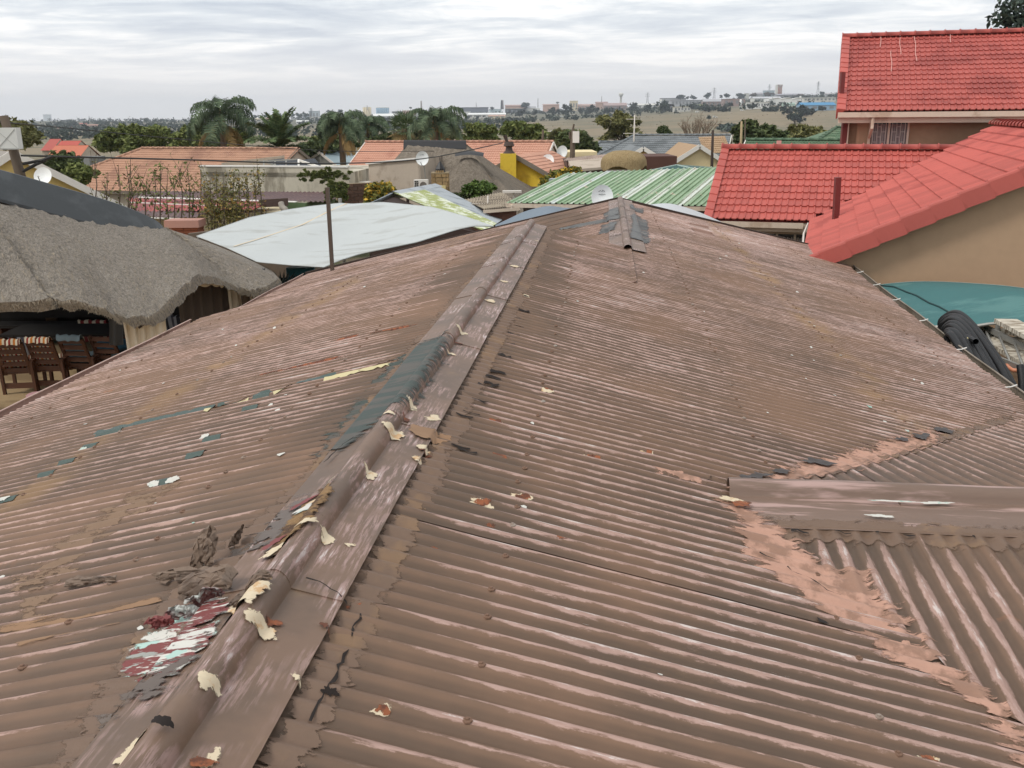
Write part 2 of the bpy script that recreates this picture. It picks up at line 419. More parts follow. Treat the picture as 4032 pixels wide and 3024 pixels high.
run(1.40, 7.6, lambda x: WY + .03, lambda x: min(7.2, WY + (x - 1.375) / .833), wing_z, M_ROOFW, axis='x')

# ridge capping: a roll with two flanges, laid in lapped lengths
def cap_mat():
    t = NT('ridge_cap_paint'); x, y, z = t.xyz()
    br = t.mix(t.ss(t.noise(2.2, 5, .6), .4, .62), srgb(118, 95, 79), srgb(102, 84, 71))
    scr = t.noise(1.0, 5, .7, vec=t.comb(t.math('MULTIPLY', x, 70.), t.math('MULTIPLY', y, 6.), 0.))
    area = t.noise(2.6, 4, .6)
    m1 = t.math('MULTIPLY', t.ss(scr, .46, .58), t.ss(area, .44, .58)); c = t.mix(t.math('MULTIPLY', m1, .75), br, srgb(166, 138, 132))
    m2 = t.math('MULTIPLY', t.ss(scr, .56, .64), t.ss(area, .54, .64)); c = t.mix(t.math('MULTIPLY', m2, .7), c, srgb(212, 206, 202))
    c = t.mix(t.math('MULTIPLY', t.ss(t.noise(3.5, 5, .65), .6, .75), .5), c, srgb(132, 108, 82))
    t.bump(t.noise(35, 4, .6), .15, .004); return t.out(c, .5, spec=.4)
M_CAP = cap_mat(); M_CAPW = pm('wing_cap_paint', srgb(116, 95, 82), .5, .2, 2, stretch=(.6, 8, 1), col2=srgb(170, 142, 134), amt=.42, s2=2.2, bump=.12, bdist=.004)
RR = .043; CW = .18
def cap_z(t):
    a = abs(t)
    fz = .0185 - SL * a
    if a < RR: return .0185 - SL * RR + 1.25 * math.sqrt(RR * RR - a * a)
    return fz
TS = [-CW, -.13, -.08, -.052, -.0445, -.0432] + [RR * math.sin(math.radians(q)) for q in (-88, -70, -50, -30, -10, 10, 30, 50, 70, 88)] + [.0432, .0445, .052, .09, .13, CW]
joints = [-4.0, -1.9, -.45, .95, 2.3, 3.68, 5.08, 6.5, 7.9, 9.35, 10.9]
for k, (a, b) in enumerate(zip(joints, joints[1:])):
    m = MB(); P = []
    for j in range(13):
        q = j / 12; y = a - .06 * (k > 0) + (b - a + .06) * q
        up = .004 * (1 - q) + .001
        P.append([(x, y, cap_z(x) + up + sag(x, y)) for x in TS])
    m.grid(P)
    e0 = [Vector(p) for p in P[0]]; m.grid([[p + Vector((0, 0, -.005)) for p in e0], e0])     # thickness shows at the lap
    part('ridge_cap', m, M_CAP, house, smooth=True)
for k, (a, b) in enumerate(zip([10.7, 12.1, 13.7, 15.3], [12.1, 13.7, 15.3, 17.25])):
    m = MB(); m.grid([[(1.1 + x * 1.15, y, -.264 + cap_z(x) + .01 - .003 * (y - a)) for x in TS] for y in np.linspace(a - .04, b, 5)])
    part('ridge_cap', m, M_CAP, house, smooth=True)
WR = .052
WT = [-.30, -.22, -.13, -.07, -.056] + [WR * math.sin(math.radians(q)) for q in (-88, -65, -40, -15, 15, 40, 65, 88)] + [.056, .08, .13, .18]
def wcap_z(t):
    sl = WSN if t < 0 else WSF; a = abs(t)
    if a < WR: return .010 - sl * a + math.sqrt(WR * WR - a * a)
    return .010 - sl * a
for k, (a, b) in enumerate(zip([1.43, 3.1, 4.9], [3.1, 4.9, 7.6])):
    m = MB(); m.grid([[(x, WY + tt, WZ + wcap_z(tt) + .003 - .002 * (x - a) + sag(x, WY + tt) + .004 * sn(x * 2.3, tt * 9) * (abs(tt) > .06)) for tt in WT] for x in np.linspace(a - .05, b, 30)])
    part('ridge_cap', m, M_CAPW, house, smooth=True)
# ---- surface that paint, tar and torn membrane follow
def surf(x, y, flat=0.0, cap=True):
    if cap and abs(x) < CW and Y0 < y < YA: return cap_z(x) + .0055 + sag(x, y)
    am = AMP * (1 - flat)
    if x >= 0:
        zr = -SL * x + am * math.cos(2 * math.pi * y / PIT) + AMP * flat + sag(x, y)
        if x > 1.3 and -3.2 < y < 7.2:
            zw = wing_z(x, y)
            if -.30 < y - WY < .18: return max(zr, WZ + wcap_z(y - WY) + .003 + sag(x, y))
            return max(zr, zw + am * math.cos(2 * math.pi * x / PIT) + AMP * flat + sag(x, y))
        return zr
    return SL * x + am * math.cos(2 * math.pi * y / PIT) + AMP * flat + sag(x, y)
def far_surf(x, y, flat=0.0):
    if abs(x - 1.1) < CW * 1.15: return -.264 + cap_z((x - 1.1) / 1.15) + .012
    if x < 1.1: return FLZ + SL * x + AMP * math.cos(2 * math.pi * y / PIT) * (1 - flat) + AMP * flat + sag(x, y)
    return surf(x, y, flat)
RAG = {}
def ragged(mat, sx, sy):
    """the same coat with a worn, streaky edge"""
    k = (mat.name, sx, sy)
    if k in RAG: return RAG[k]
    m = mat.copy(); m.name = mat.name + '_worn'; nt = m.node_tree; L = nt.links; out = nt.nodes['Material Output']; b = nt.nodes['Principled BSDF']
    at_ = nt.nodes.new('ShaderNodeAttribute'); at_.attribute_name = 'fade'; tcn = nt.nodes.new('ShaderNodeTexCoord'); mp = nt.nodes.new('ShaderNodeMapping'); mp.inputs['Scale'].default_value = (sx, sy, 1); L.new(tcn.outputs['Object'], mp.inputs[0])
    nz = nt.nodes.new('ShaderNodeTexNoise'); nz.inputs['Scale'].default_value = 1.0; nz.inputs['Detail'].default_value = 6; nz.inputs['Roughness'].default_value = .68; L.new(mp.outputs[0], nz.inputs['Vector'])
    ma = nt.nodes.new('ShaderNodeMath'); ma.operation = 'MULTIPLY_ADD'; L.new(nz.outputs[0], ma.inputs[0]); ma.inputs[1].default_value = 3.2; ma.inputs[2].default_value = -1.6
    ad = nt.nodes.new('ShaderNodeMath'); ad.operation = 'ADD'; L.new(at_.outputs['Fac'], ad.inputs[0]); L.new(ma.outputs[0], ad.inputs[1])
    st = nt.nodes.new('ShaderNodeMapRange'); L.new(ad.outputs[0], st.inputs[0]); st.inputs[1].default_value = -.06; st.inputs[2].default_value = .10
    tr = nt.nodes.new('ShaderNodeBsdfTransparent'); mx = nt.nodes.new('ShaderNodeMixShader'); L.new(st.outputs[0], mx.inputs[0]); L.new(tr.outputs[0], mx.inputs[1]); L.new(b.outputs[0], mx.inputs[2]); L.new(mx.outputs[0], out.inputs['Surface'])
    RAG[k] = m; return m
def layer(name, poly, mat, h=.012, off=.004, flat=0.0, rough=.02, sf=surf, label=None, fz=None):
    """a coat of paint, tar or membrane on the roof: follows the ribs, ragged outline"""
    mg = max(.012, rough * 1.8); A = np.array(poly); x0, y0 = A.min(0) - mg; x1, y1 = A.max(0) + mg
    nx = max(3, int((x1 - x0) / h) + 1); ny = max(3, int((y1 - y0) / h) + 1); gx, gy = np.meshgrid(np.linspace(x0, x1, nx + 1), np.linspace(y0, y1, ny + 1), indexing='ij')
    d = np.full(gx.shape, 1e9); ins = np.zeros(gx.shape, bool); n = len(A)
    for i in range(n):
        p, q = A[i], A[(i + 1) % n]; e = q - p; L2 = max(1e-12, e @ e); t = np.clip(((gx - p[0]) * e[0] + (gy - p[1]) * e[1]) / L2, 0, 1); d = np.minimum(d, np.hypot(gx - p[0] - t * e[0], gy - p[1] - t * e[1]))
        if abs(q[1] - p[1]) > 1e-12: ins ^= ((p[1] > gy) != (q[1] > gy)) & (gx < e[0] * (gy - p[1]) / e[1] + p[0])
    d = np.where(ins, d, -d); idx = {}; m = MB(); fade = []
    for i in range(nx):
        for j in range(ny):
            if max(d[i, j], d[i + 1, j], d[i + 1, j + 1], d[i, j + 1]) < -mg: continue
            f = []
            for k in ((i, j), (i + 1, j), (i + 1, j + 1), (i, j + 1)):
                if k not in idx: x, y = float(gx[k]), float(gy[k]); idx[k] = m.pt(x, y, sf(x, y, flat) + off); fade.append(float(d[k]) / mg)
                f.append(idx[k])
            m.f.append(tuple(f))
    if not m.f: return None
    o = part(name, m, ragged(mat, *(fz or (14., 26.))), house, label=label, smooth=True); at_ = o.data.attributes.new('fade', 'FLOAT', 'POINT'); at_.data.foreach_set('value', fade); return o
def blob(name, x, y, w, h, mat, ang=0., off=.002, n=40, sf=surf, flat=0.0, jag=.3):
    """a small irregular chip: centre, size in metres"""
    m = MB(); sd = rnd.uniform(0, 99); ca, sa = math.cos(ang), math.sin(ang); ring = []
    for k in range(n):
        t = 2 * math.pi * k / n; rr = 1 + jag * (math.sin(2 * t + sd) * .5 + math.sin(5 * t + sd * 2) * .4 + math.sin(11 * t + sd * 3) * .25 + rnd.uniform(-.22, .22))
        ring.append((math.cos(t) * w / 2 * rr, math.sin(t) * h / 2 * rr))
    rows = []
    for q in (.0, .2, .4, .6, .8, 1.0):
        row = []
        for (a, b) in ring + ring[:1]:
            px, py = x + (a * ca - b * sa) * q, y + (a * sa + b * ca) * q; row.append((px, py, sf(px, py, flat) + off))
        rows.append(row)
    m.grid(rows); return part(name, m, mat, house, smooth=True)
def streak(name, pts, w, mat, off=.005, sf=surf, jag=.4, flat=0.0, dens=.02):
    """a thin crack, seam or stain along a line"""
    m = MB(); A = []; B = []
    for (p, q) in zip(pts, pts[1:]):
        L = math.hypot(q[0] - p[0], q[1] - p[1]); n = max(2, int(L / dens)); nx, ny = -(q[1] - p[1]) / L, (q[0] - p[0]) / L
        for k in range(n):
            t = k / n; ww = w * (1 + jag * rnd.uniform(-1, 1)) / 2; x, y = p[0] + (q[0] - p[0]) * t, p[1] + (q[1] - p[1]) * t
            j = w * jag * rnd.uniform(-.8, .8); x += nx * j; y += ny * j
            A.append((x + nx * ww, y + ny * ww, sf(x + nx * ww, y + ny * ww, flat) + off)); B.append((x - nx * ww, y - ny * ww, sf(x - nx * ww, y - ny * ww, flat) + off))
    m.grid([A, B]); return part(name, m, mat, house, smooth=True)

M_CREAM = pm('bare_cream_paint', srgb(206, 190, 162), .7, .08, 9, col2=srgb(196, 160, 118), amt=.2, s2=22)
M_RUST = pm('rust', srgb(140, 82, 52), .85, .25, 14, col2=srgb(96, 58, 42), amt=.5, s2=25, bump=.3)
M_STAIN = pm('ochre_stain', srgb(138, 108, 82), .8, .25, 8)
M_DARK = pm('dark_gap', srgb(34, 26, 22), .95, .2, 20)
M_TAR = pm('teal_tar', srgb(58, 68, 63), .65, .22, 4, stretch=(1, 4, 1), col2=srgb(82, 78, 72), amt=.5, s2=3, bump=.2, bscale=26, bdist=.003)
M_TARG = pm('grey_tar', srgb(92, 92, 90), .6, .16, 5, col2=srgb(70, 70, 70), amt=.4, s2=4, bump=.4, bscale=20)
M_TEALP = pm('teal_paint', srgb(62, 78, 72), .5, .15, 9, bump=.2)
M_YEL = pm('old_yellow_paint', srgb(196, 184, 142), .7, .15, 10)
M_MEMB = pm('brown_membrane', srgb(108, 86, 70), .6, .16, 3, col2=srgb(122, 96, 72), amt=.3, s2=4, bump=.5, bscale=22, bdist=.006)
M_SALMON = pm('salmon_membrane', srgb(180, 140, 121), .8, .2, 6, col2=srgb(146, 113, 95), amt=.5, s2=9, bump=.5, bscale=18, bdist=.006)
M_BLACK = pm('bitumen', srgb(66, 60, 58), .5, .2, 9, bump=.5, bscale=25)
M_OLDW = pm('old_white_paint', srgb(200, 198, 190), .7, .12, 12, col2=srgb(150, 180, 168), amt=.25, s2=14)
M_MAROON = pm('old_maroon_paint', srgb(120, 58, 56), .6, .18, 12)
M_ORANGE = pm('orange_undercoat', srgb(178, 116, 88), .7, .2, 10)
# membrane dressed over the ribs beside the ridge
pr = [(.186, .2)]; pl_ = []
for k in range(0, 56):
    y = .2 + k * .19; pr.append((.27 + .05 * sn(y, 2, 1.4), y))
layer('membrane_strip', pr + [(.186, YA - .05)], M_MEMB, h=.012, off=.002, flat=.12, rough=.025, sf=lambda x, y, f: surf(x, y, f, False))
pl2 = [(-.188, .2)]
for k in range(0, 52):
    y = .2 + k * .2; pl2.append((-.23 - .03 * sn(y, 7, .9) - .12 * math.exp(-(y - 2.3) ** 2 / .25), y))
layer('membrane_strip', pl2 + [(-.188, 10.5)], M_MEMB, h=.012, off=.002, flat=.06, rough=.03, sf=lambda x, y, f: surf(x, y, f, False))
# tar patch left of the ridge, and its seam
layer('tar_patch', [ll(*q) for q in ((682, 982), (712, 942), (760, 880), (800, 832), (846, 786), (868, 768), (955, 724), (962, 736), (930, 790), (900, 838), (866, 872), (815, 908), (770, 950), (742, 968), (700, 984))], M_TAR, h=.009, off=.0015, flat=.0, rough=.055, fz=(9., 40.), label='teal tar patch along the left of the ridge')
for a, b, c, d, mt in ((205, 938, 470, 878, M_TEALP), (470, 878, 640, 830, M_TEALP), (640, 830, 860, 776, M_TEALP)): streak('paint_seam', [ll(a, b), ll(c, d)], .05, mt, off=.004, jag=.12)
for a, b, c, d in ((440, 884, 545, 858), (590, 846, 640, 832), (700, 815, 850, 783)): streak('paint_seam', [ll(a, b + 3), ll(c, d + 3)], .03, M_YEL, off=.006, jag=.3)
for u, v, w in ((232, 936, 58), (190, 967, 34), (140, 1001, 34), (96, 1027, 36), (26, 1072, 48), (345, 1042, 42), (420, 982, 38), (468, 940, 40), (538, 883, 34), (565, 854, 40)):
    a, b = ll(u - w / 2, v + w * .12), ll(u + w / 2, v - w * .12); yc = (a[1] + b[1]) / 2; yc = round(yc / PIT) * PIT
    layer('paint_patch', [(a[0], yc - .03), (b[0], yc - .03), (b[0], yc + .03), (a[0], yc + .03)], M_TEALP, h=.01, off=.004, rough=.006)
for u, v in ((331, 1046), (372, 1037), (441, 944), (8, 1078), (176, 971)): blob('paint_chip', *ll(u, v), .05, .03, M_OLDW, off=.007)
# tar patches at the far ridge
c6 = lambda x, y: ((1900 + x * .6329) / K, (700 + y * .6329) / K)
for pol in (((760, 222), (845, 193), (850, 235), (770, 262), (755, 250)), ((740, 262), (850, 240), (852, 268), (480, 330), (480, 318)), ((742, 300), (835, 288), (815, 340), (722, 362), (735, 330))):
    layer('tar_patch', [fl(*c6(*q)) for q in pol], M_TARG, h=.03, off=.006, rough=.03, sf=far_surf)
for pol in (((915, 180), (1000, 195), (1000, 222), (918, 205)), ((920, 245), (960, 232), (990, 262), (1020, 262), (1030, 330), (1040, 400), (1025, 420), (920, 385), (925, 330), (935, 280))):
    layer('tar_patch', [rl(*c6(*q)) for q in pol], M_TARG, h=.03, off=.006, rough=.03, sf=far_surf)
layer('paint_patch', [rl(*c6(*q)) for q in ((1280, 280), (1400, 300), (1445, 380), (1320, 345))], pm('brown_primer', srgb(128, 96, 80), .7, .15, 4), h=.04, off=.004, rough=.04)
# salmon membrane in the valleys of the cross wing
layer('valley_membrane', [rl(*q) for q in ((1548, 1070), (1600, 1120), (1600, 1190), (1690, 1250), (1760, 1300), (1830, 1352), (1930, 1420), (2020, 1470), (2120, 1530), (2212, 1640), (2212, 1575), (2120, 1490), (2030, 1420), (1950, 1340), (1890, 1290), (1870, 1235), (1800, 1225), (1740, 1190), (1680, 1140), (1640, 1115), (1600, 1075))], M_SALMON, h=.010, off=.003, flat=.12, rough=.064, fz=(6., 30.), label='salmon pink membrane smeared down the near valley')
layer('valley_membrane', [rl(*q) for q in ((1640, 1040), (1700, 1010), (1800, 990), (1900, 960), (2010, 925), (2030, 950), (1960, 975), (1880, 1000), (1800, 1024), (1700, 1036))], M_SALMON, h=.014, off=.004, flat=.2, rough=.07, fz=(9., 26.))
layer('valley_membrane', [rl(*q) for q in ((1560, 1044), (1700, 1018), (1800, 1000), (1930, 962), (2060, 930), (2180, 900), (2190, 908), (2070, 945), (1940, 984), (1810, 1022), (1650, 1048))], M_MEMB, h=.014, off=.003, flat=.2, rough=.05)
for u, v, w, h in ((1768, 1005, .16, .08), (1690, 1022, .12, .05), (1640, 1030, .14, .05), (1990, 945, .2, .07), (2040, 932, .2, .06), (1950, 952, .14, .05), (1610, 1040, .1, .05)): blob('bitumen_spot', *rl(u, v), w, h, M_BLACK, ang=.7, off=.014, flat=.4, jag=.5)
layer('paint_patch', [rl(*q) for q in ((1410, 1006), (1450, 1012), (1510, 1028), (1515, 1040), (1460, 1032), (1420, 1022))], M_SALMON, h=.012, off=.003, flat=.0, rough=.03)
blob('rust_spot', *rl(1600, 1070), .09, .05, M_RUST, off=.02); blob('paint_chip', *rl(1573, 1060), .14, .025, M_CREAM, off=.02); blob('paint_chip', *rl(1580, 1083), .08, .03, M_CREAM, off=.012)
for u, v, w, h in ((1900, 1128, .1, .02), (2020, 1098, .14, .018), (1930, 1095, .16, .015)): blob('worn_spot', *wl_(u, v), w, h, M_OLDW, off=.012, jag=.4)
# cracks along the membrane edges
streak('crack', [rl(*q) for q in ((706, 1500), (722, 1462), (735, 1440), (742, 1415), (770, 1405))], .005, M_DARK, off=.005, jag=1.3, flat=.3)
streak('crack', [rl(*q) for q in ((672, 1560), (690, 1525), (703, 1490), (716, 1492))], .005, M_DARK, off=.005, jag=1.3, flat=.3)
blob('crack', *rl(714, 1496), .03, .02, M_DARK, off=.008, jag=.6)
streak('crack', [rl(*q) for q in ((758, 1376), (766, 1356), (775, 1338), (782, 1322))], .005, M_DARK, off=.005, jag=1.3, flat=.3)
streak('crack', [rl(*q) for q in ((662, 1256), (690, 1265), (730, 1288), (768, 1302))], .006, M_DARK, off=.012, jag=.5)
streak('crack', [ll(*q) for q in ((520, 1290), (548, 1275), (590, 1250))], .012, M_DARK, off=.012, jag=.6, flat=.8)
streak('crack', [ll(*q) for q in ((700, 1005), (742, 965), (772, 945))], .006, M_DARK, off=.012, jag=.6, flat=.8)
for u, v in ((1032, 830), (1046, 826), (1020, 862), (1000, 884), (1050, 812), (1085, 738), (1106, 700), (1120, 668), (1132, 640), (1096, 716), (985, 892), (1060, 800), (975, 960), (990, 968), (940, 1010), (1075, 766), (1112, 684)):
    x, y = rl(u, v); streak('crack', [(x, y), (x + .05, y - .008), (x + .10, y + .006)], .007 if v > 850 else .016, M_DARK, off=.008, jag=.7, flat=.3)
for u0, v0, u1, v1 in ((1708, 1155, 1760, 1163), (1800, 1158, 1850, 1162), (1950, 1162, 1990, 1168), (1890, 1160, 1905, 1161), (2100, 1166, 2110, 1167)): streak('crack', [wl_(u0, v0), wl_(u1, v1)], .010, M_DARK, off=.012, jag=.8, flat=.5)
streak('crack', [rl(1768, 1343), rl(1805, 1350)], .02, M_DARK, off=.010, jag=.4)
for pts in (((1700, 1230), (1760, 1262), (1830, 1300)), ((1640, 1200), (1700, 1222))): streak('crack', [rl(*q) for q in pts], .004, M_DARK, off=.014, jag=1.0, flat=.4)
# wing membrane under its cap
layer('membrane_strip', [wl_(*q) for q in ((1660, 1128), (1760, 1132), (1900, 1138), (2212, 1150), (2212, 1190), (2100, 1186), (1960, 1180), (1860, 1176), (1740, 1172), (1690, 1160))], M_MEMB, h=.012, off=.003, flat=.05, rough=.03)
def chip(name, x, y, w, h, mat, ang, off=.0012):
    r_ = rnd.uniform(.7, 1.3); pol = []
    for k in range(9):
        t = 6.283 * k / 9; q = 1 + .28 * math.sin(2 * t + r_ * 7) + .2 * math.sin(3 * t + r_ * 19); px, py = math.cos(t) * w / 2 * q, math.sin(t) * h / 2 * q; pol.append((x + px * math.cos(ang) - py * math.sin(ang), y + px * math.sin(ang) + py * math.cos(ang)))
    return layer(name, pol, mat, h=min(.005, w / 8), off=off, rough=min(.008, w * .12), fz=(60., 60.))
# bare chips on the capping
for u, v, w, h, a in ((562, 1322, .10, .055, .4), (450, 1466, .06, .05, .3), (288, 1622, .10, .05, .5), (455, 1640, .05, .045, 0), (706, 1132, .075, .03, .5), (756, 1178, .035, .018, .2), (800, 1003, .085, .035, .4),
                      (850, 912, .13, .05, .5), (936, 903, .10, .016, 0), (904, 990, .07, .02, .2), (918, 966, .09, .02, 0), (998, 720, .09, .04, .4), (975, 745, .06, .03, .3), (890, 855, .08, .03, .5), (840, 890, .06, .025, .5),
                      (1112, 575, .12, .03, .5), (1090, 608, .10, .05, .6), (1135, 640, .08, .03, 0), (1100, 660, .05, .03, 0), (1160, 520, .06, .04, 0), (1060, 650, .12, .04, .6), (640, 1462, .03, .02, 0), (920, 1360, .04, .03, 1.2)):
    f = rl if u > 700 - (v - 1132) * .6 else ll; x, y = f(u, v); chip('paint_chip', x, y, w * .62, max(h, w * .6) * 1.2, M_CREAM, a)
for u, v, w, h in ((590, 1322, .045, .035), (436, 1648, .05, .04), (878, 908, .045, .04), (916, 972, .045, .015), (990, 742, .05, .03), (700, 1350, .028, .02), (760, 1305, .06, .01), (940, 1180, .02, .02)):
    chip('rust_spot', *rl(u, v), w * .8, h, M_RUST, .3, off=.0026)
layer('rust_run', [rl(*q) for q in ((890, 915), (905, 922), (975, 942), (970, 956), (915, 948), (885, 930))], M_STAIN, h=.01, off=.004, rough=.012)
for u, v, w in ((1070, 907, .045), (1080, 983, .05), (1185, 840, .04), (1045, 1082, .05), (1130, 1070, .05), (1282, 985, .05), (1400, 975, .04), (1060, 1132, .03), (830, 1531, .03), (2010, 1635, .04), (1215, 1162, .03)):
    chip('rust_spot', *rl(u, v), w, w * .6, M_RUST, 0, off=.003); chip('paint_chip', *rl(u - 3, v + 1), w * 1.4, w * .8, M_CREAM, 0, off=.002)
# specks of old paint and droppings scattered over the slopes
sp = MB(); 
for k in range(150):
    right = rnd.random() < .55; y = 1.2 + 14 * rnd.random() ** 1.3; x = rnd.uniform(.3, 3.9) if right else -rnd.uniform(.3, 3.1)
    if right and y < 7.1 and x > valley_x(y) - .1: continue
    if not right and y > verge_l(x) - .1: continue
    s = rnd.uniform(.004, .011) * (1 + y * .09); b = len(sp.v); n = 7
    for j in range(n):
        t = 6.283 * j / n; px, py = x + s * math.cos(t) * rnd.uniform(.6, 1.4), y + s * .7 * math.sin(t) * rnd.uniform(.6, 1.4); sp.pt(px, py, surf(px, py) + .006)
    sp.f.append(tuple(range(b, b + n)))
part('paint_speck', sp, M_OLDW, house, kind='stuff')
# layers showing where the membrane has torn away
def bared_mat():
    t = NT('layers_of_old_paint'); v = t.noise(1.0, 5, .65, stretch=(5., 26., 1)); w = t.noise(1.0, 4, .6, stretch=(9., 14., 1)); c = t.mix(t.ss(v, .46, .50), srgb(204, 202, 194), srgb(118, 60, 58)); c = t.mix(t.ss(v, .585, .60), c, srgb(150, 152, 146)); c = t.mix(t.ss(w, .60, .63), c, srgb(168, 196, 186)); c = t.mix(t.ss(w, .36, .33), c, srgb(112, 94, 80)); c = t.mix(t.ss(t.noise(1.0, 3, .6, stretch=(4., 18., 1)), .66, .68), c, srgb(200, 108, 72))
    t.bump(v, .5, .01); return t.out(c, .7)
M_BARED = bared_mat()
layer('bared_paint', [ll(*q) for q in ((258, 1450), (300, 1392), (345, 1372), (430, 1352), (474, 1338), (452, 1392), (400, 1440), (372, 1466), (330, 1462))], M_BARED, h=.008, off=.003, flat=.1, rough=.025, label='old white and maroon paint laid bare')
layer('bared_paint', [ll(*q) for q in ((310, 1390), (345, 1340), (420, 1300), (480, 1300), (500, 1320), (440, 1352), (360, 1372))], M_BARED, h=.008, off=.003, flat=.1, rough=.025)
for a_, b_, c_, d_, w_, mt_ in ((0, 1366, 330, 1296, .022, M_STAIN), (40, 1392, 260, 1346, .02, M_STAIN), (740, 772, 560, 812, .03, M_RUST), (900, 700, 720, 735, .025, M_RUST)): layer('rust_run', (lambda p, q: [(p[0], p[1] - w_ / 2), (q[0], q[1] - w_ / 2), (q[0], q[1] + w_ / 2), (p[0], p[1] + w_ / 2)])(ll(a_, b_), ll(c_, d_)), mt_, h=.012, off=.0025, rough=.03, fz=(3., 40.))
layer('dust_trail', [ll(*q) for q in ((20, 1310), (120, 1180), (230, 1110), (330, 1050), (350, 1062), (250, 1130), (150, 1210), (60, 1320))], pm('pale_dust', srgb(126, 102, 82), .8, .15, 6), h=.012, off=.0022, rough=.12, fz=(8., 22.))
layer('bared_paint', [ll(*q) for q in ((572, 1208), (600, 1165), (640, 1108), (692, 1062), (722, 1056), (700, 1088), (650, 1146), (604, 1204))], pm('dirty_fibre', srgb(132, 104, 70), .95, .4, 14, col2=srgb(82, 60, 44), amt=.5, s2=20, bump=.9, bscale=60), h=.009, off=.008, flat=.7, rough=.016)
for u, v, w, h, mt in ((592, 1196, .09, .03, M_CREAM), (590, 1180, .08, .03, M_MAROON), (660, 1104, .10, .03, M_OLDW), (655, 1092, .09, .03, M_MAROON), (690, 1082, .10, .02, M_CREAM), (664, 1130, .07, .02, M_CREAM)): blob('bared_paint', *ll(u, v), w, h, mt, ang=1.0, off=.011, flat=.7, jag=.5)
layer('bared_paint', [ll(*q) for q in ((484, 1332), (520, 1304), (575, 1262), (590, 1254), (578, 1284), (540, 1308), (500, 1330))], M_CREAM, h=.008, off=.010, flat=.8, rough=.012)
for pol in (((700, 1075), (610, 1180), (520, 1195), (640, 1080)), ((430, 1400), (330, 1500), (220, 1560), (280, 1500))): layer('bitumen_smear', [ll(*q) for q in pol], pm('thin_bitumen', srgb(96, 84, 76), .5, .25, 4, stretch=(1, 5, 1)), h=.012, off=.0035, rough=.08)
def flap(base, tip_px_h, lean, curl, mat, name='torn_flap', seed=0, z0=.0, rise=1.0):
    """a torn tongue of membrane: base line on the roof, standing up and curling over"""
    m = MB(); rg = random.Random(seed); (ax, ay), (bx, by) = base; nb, nh = 9, 8; P = []
    for i in range(nh + 1):
        q = i / nh; row = []
        for j in range(nb + 1):
            k = j / nb; hh = tip_px_h * (.45 + .55 * math.sin(math.pi * (k * .8 + .12 + .1 * rg.random()))) 
            x, y = ax + (bx - ax) * k, ay + (by - ay) * k; shr = 1 - .35 * q * abs(k - .5)
            ang = curl * q; s = hh * q
            dz = hh * math.sin(min(ang, 3)) / max(curl, .01) if curl > .05 else s * .05
            dl = hh * (1 - math.cos(ang)) / max(curl, .01) if curl > .05 else s
            px, py = x + lean[0] * dl + .01 * sn(k * 9 + seed, q * 5), y + lean[1] * dl + .012 * sn(q * 7, k * 6 + seed)
            row.append((px, py, surf(px, py, .5) + .008 + z0 + max(0, dz) * rise + .003 * sn(k * 5, q * 4 + seed)))
        P.append(row)
    m.grid(P); Q = [[(x, y, z - .003) for x, y, z in r] for r in P]; m.grid(Q)
    return part(name, m, mat, house, smooth=False)
M_FLAP = pm('membrane_skin', srgb(116, 97, 82), .65, .2, 6, col2=srgb(92, 76, 64), amt=.4, s2=10, bump=.5, bscale=30)
M_FLAPU = pm('membrane_back', srgb(186, 190, 184), .7, .2, 12, col2=srgb(106, 66, 62), amt=.5, s2=7, stretch=(1, 3, 1))
flap((ll(385, 1296), ll(500, 1278)), .085, (.3, .9), 1.3, M_FLAP, seed=3)
flap((ll(345, 1262), ll(470, 1246)), .07, (-.9, .3), 1.1, M_FLAP, seed=5, rise=.5)
flap((ll(414, 1232), ll(462, 1222)), .15, (.3, .9), .8, M_FLAP, seed=8, rise=.8)
flap((ll(422, 1318), ll(485, 1290)), .09, (-.5, -.6), 1.2, M_FLAPU, seed=12, rise=.7)
flap((ll(372, 1345), ll(430, 1325)), .08, (-.8, -.2), .7, M_FLAPU, seed=14, rise=.5)
flap((ll(330, 1362), ll(375, 1350)), .06, (-.9, -.2), .9, M_MAROON, seed=16, rise=.6)
flap((ll(140, 1272), ll(250, 1258)), .12, (-.1, .95), .35, M_FLAP, seed=18, rise=.16)
flap((ll(495, 1190), ll(520, 1168)), .06, (.4, .9), 1.3, M_FLAP, seed=20)
flap((ll(505, 1322), ll(588, 1256)), .05, (-.7, .7), 1.4, M_FLAP, seed=22, rise=.7)
blob('debris', *ll(353, 1574), .035, .03, M_DARK, off=.02)

# rows of roofing nails through the crests
nl_ = MB()
for xs, y0_, y1_ in ((.55, 1.0, 10.6), (1.62, 1.0, 17), (2.72, 2.2, 17), (3.85, 7.0, 17), (-.62, 1.0, 10.2), (-1.7, 1.0, 9.7), (-2.85, 1.0, 9.2)):
    k = int(y0_ / PIT)
    while k * PIT < y1_:
        x, y = xs + rnd.uniform(-.015, .015), k * PIT; k += rnd.choice((2, 3, 3, 4))
        if x > 0 and y < 7.1 and x > valley_x(y) - .08: continue
        if x > 1.3 and y > 10.9 and x < 1.3: continue
        nl_.lathe((x, y, surf(x, y) - .001), [(.013, 0), (.012, .003), (.006, .005), (.005, .008), (0, .009)], 7)
part('roofing_nail', nl_, pm('nail_head', srgb(112, 84, 66), .7, .3, 30, col2=srgb(150, 140, 130), amt=.3, s2=3), house, kind='stuff')
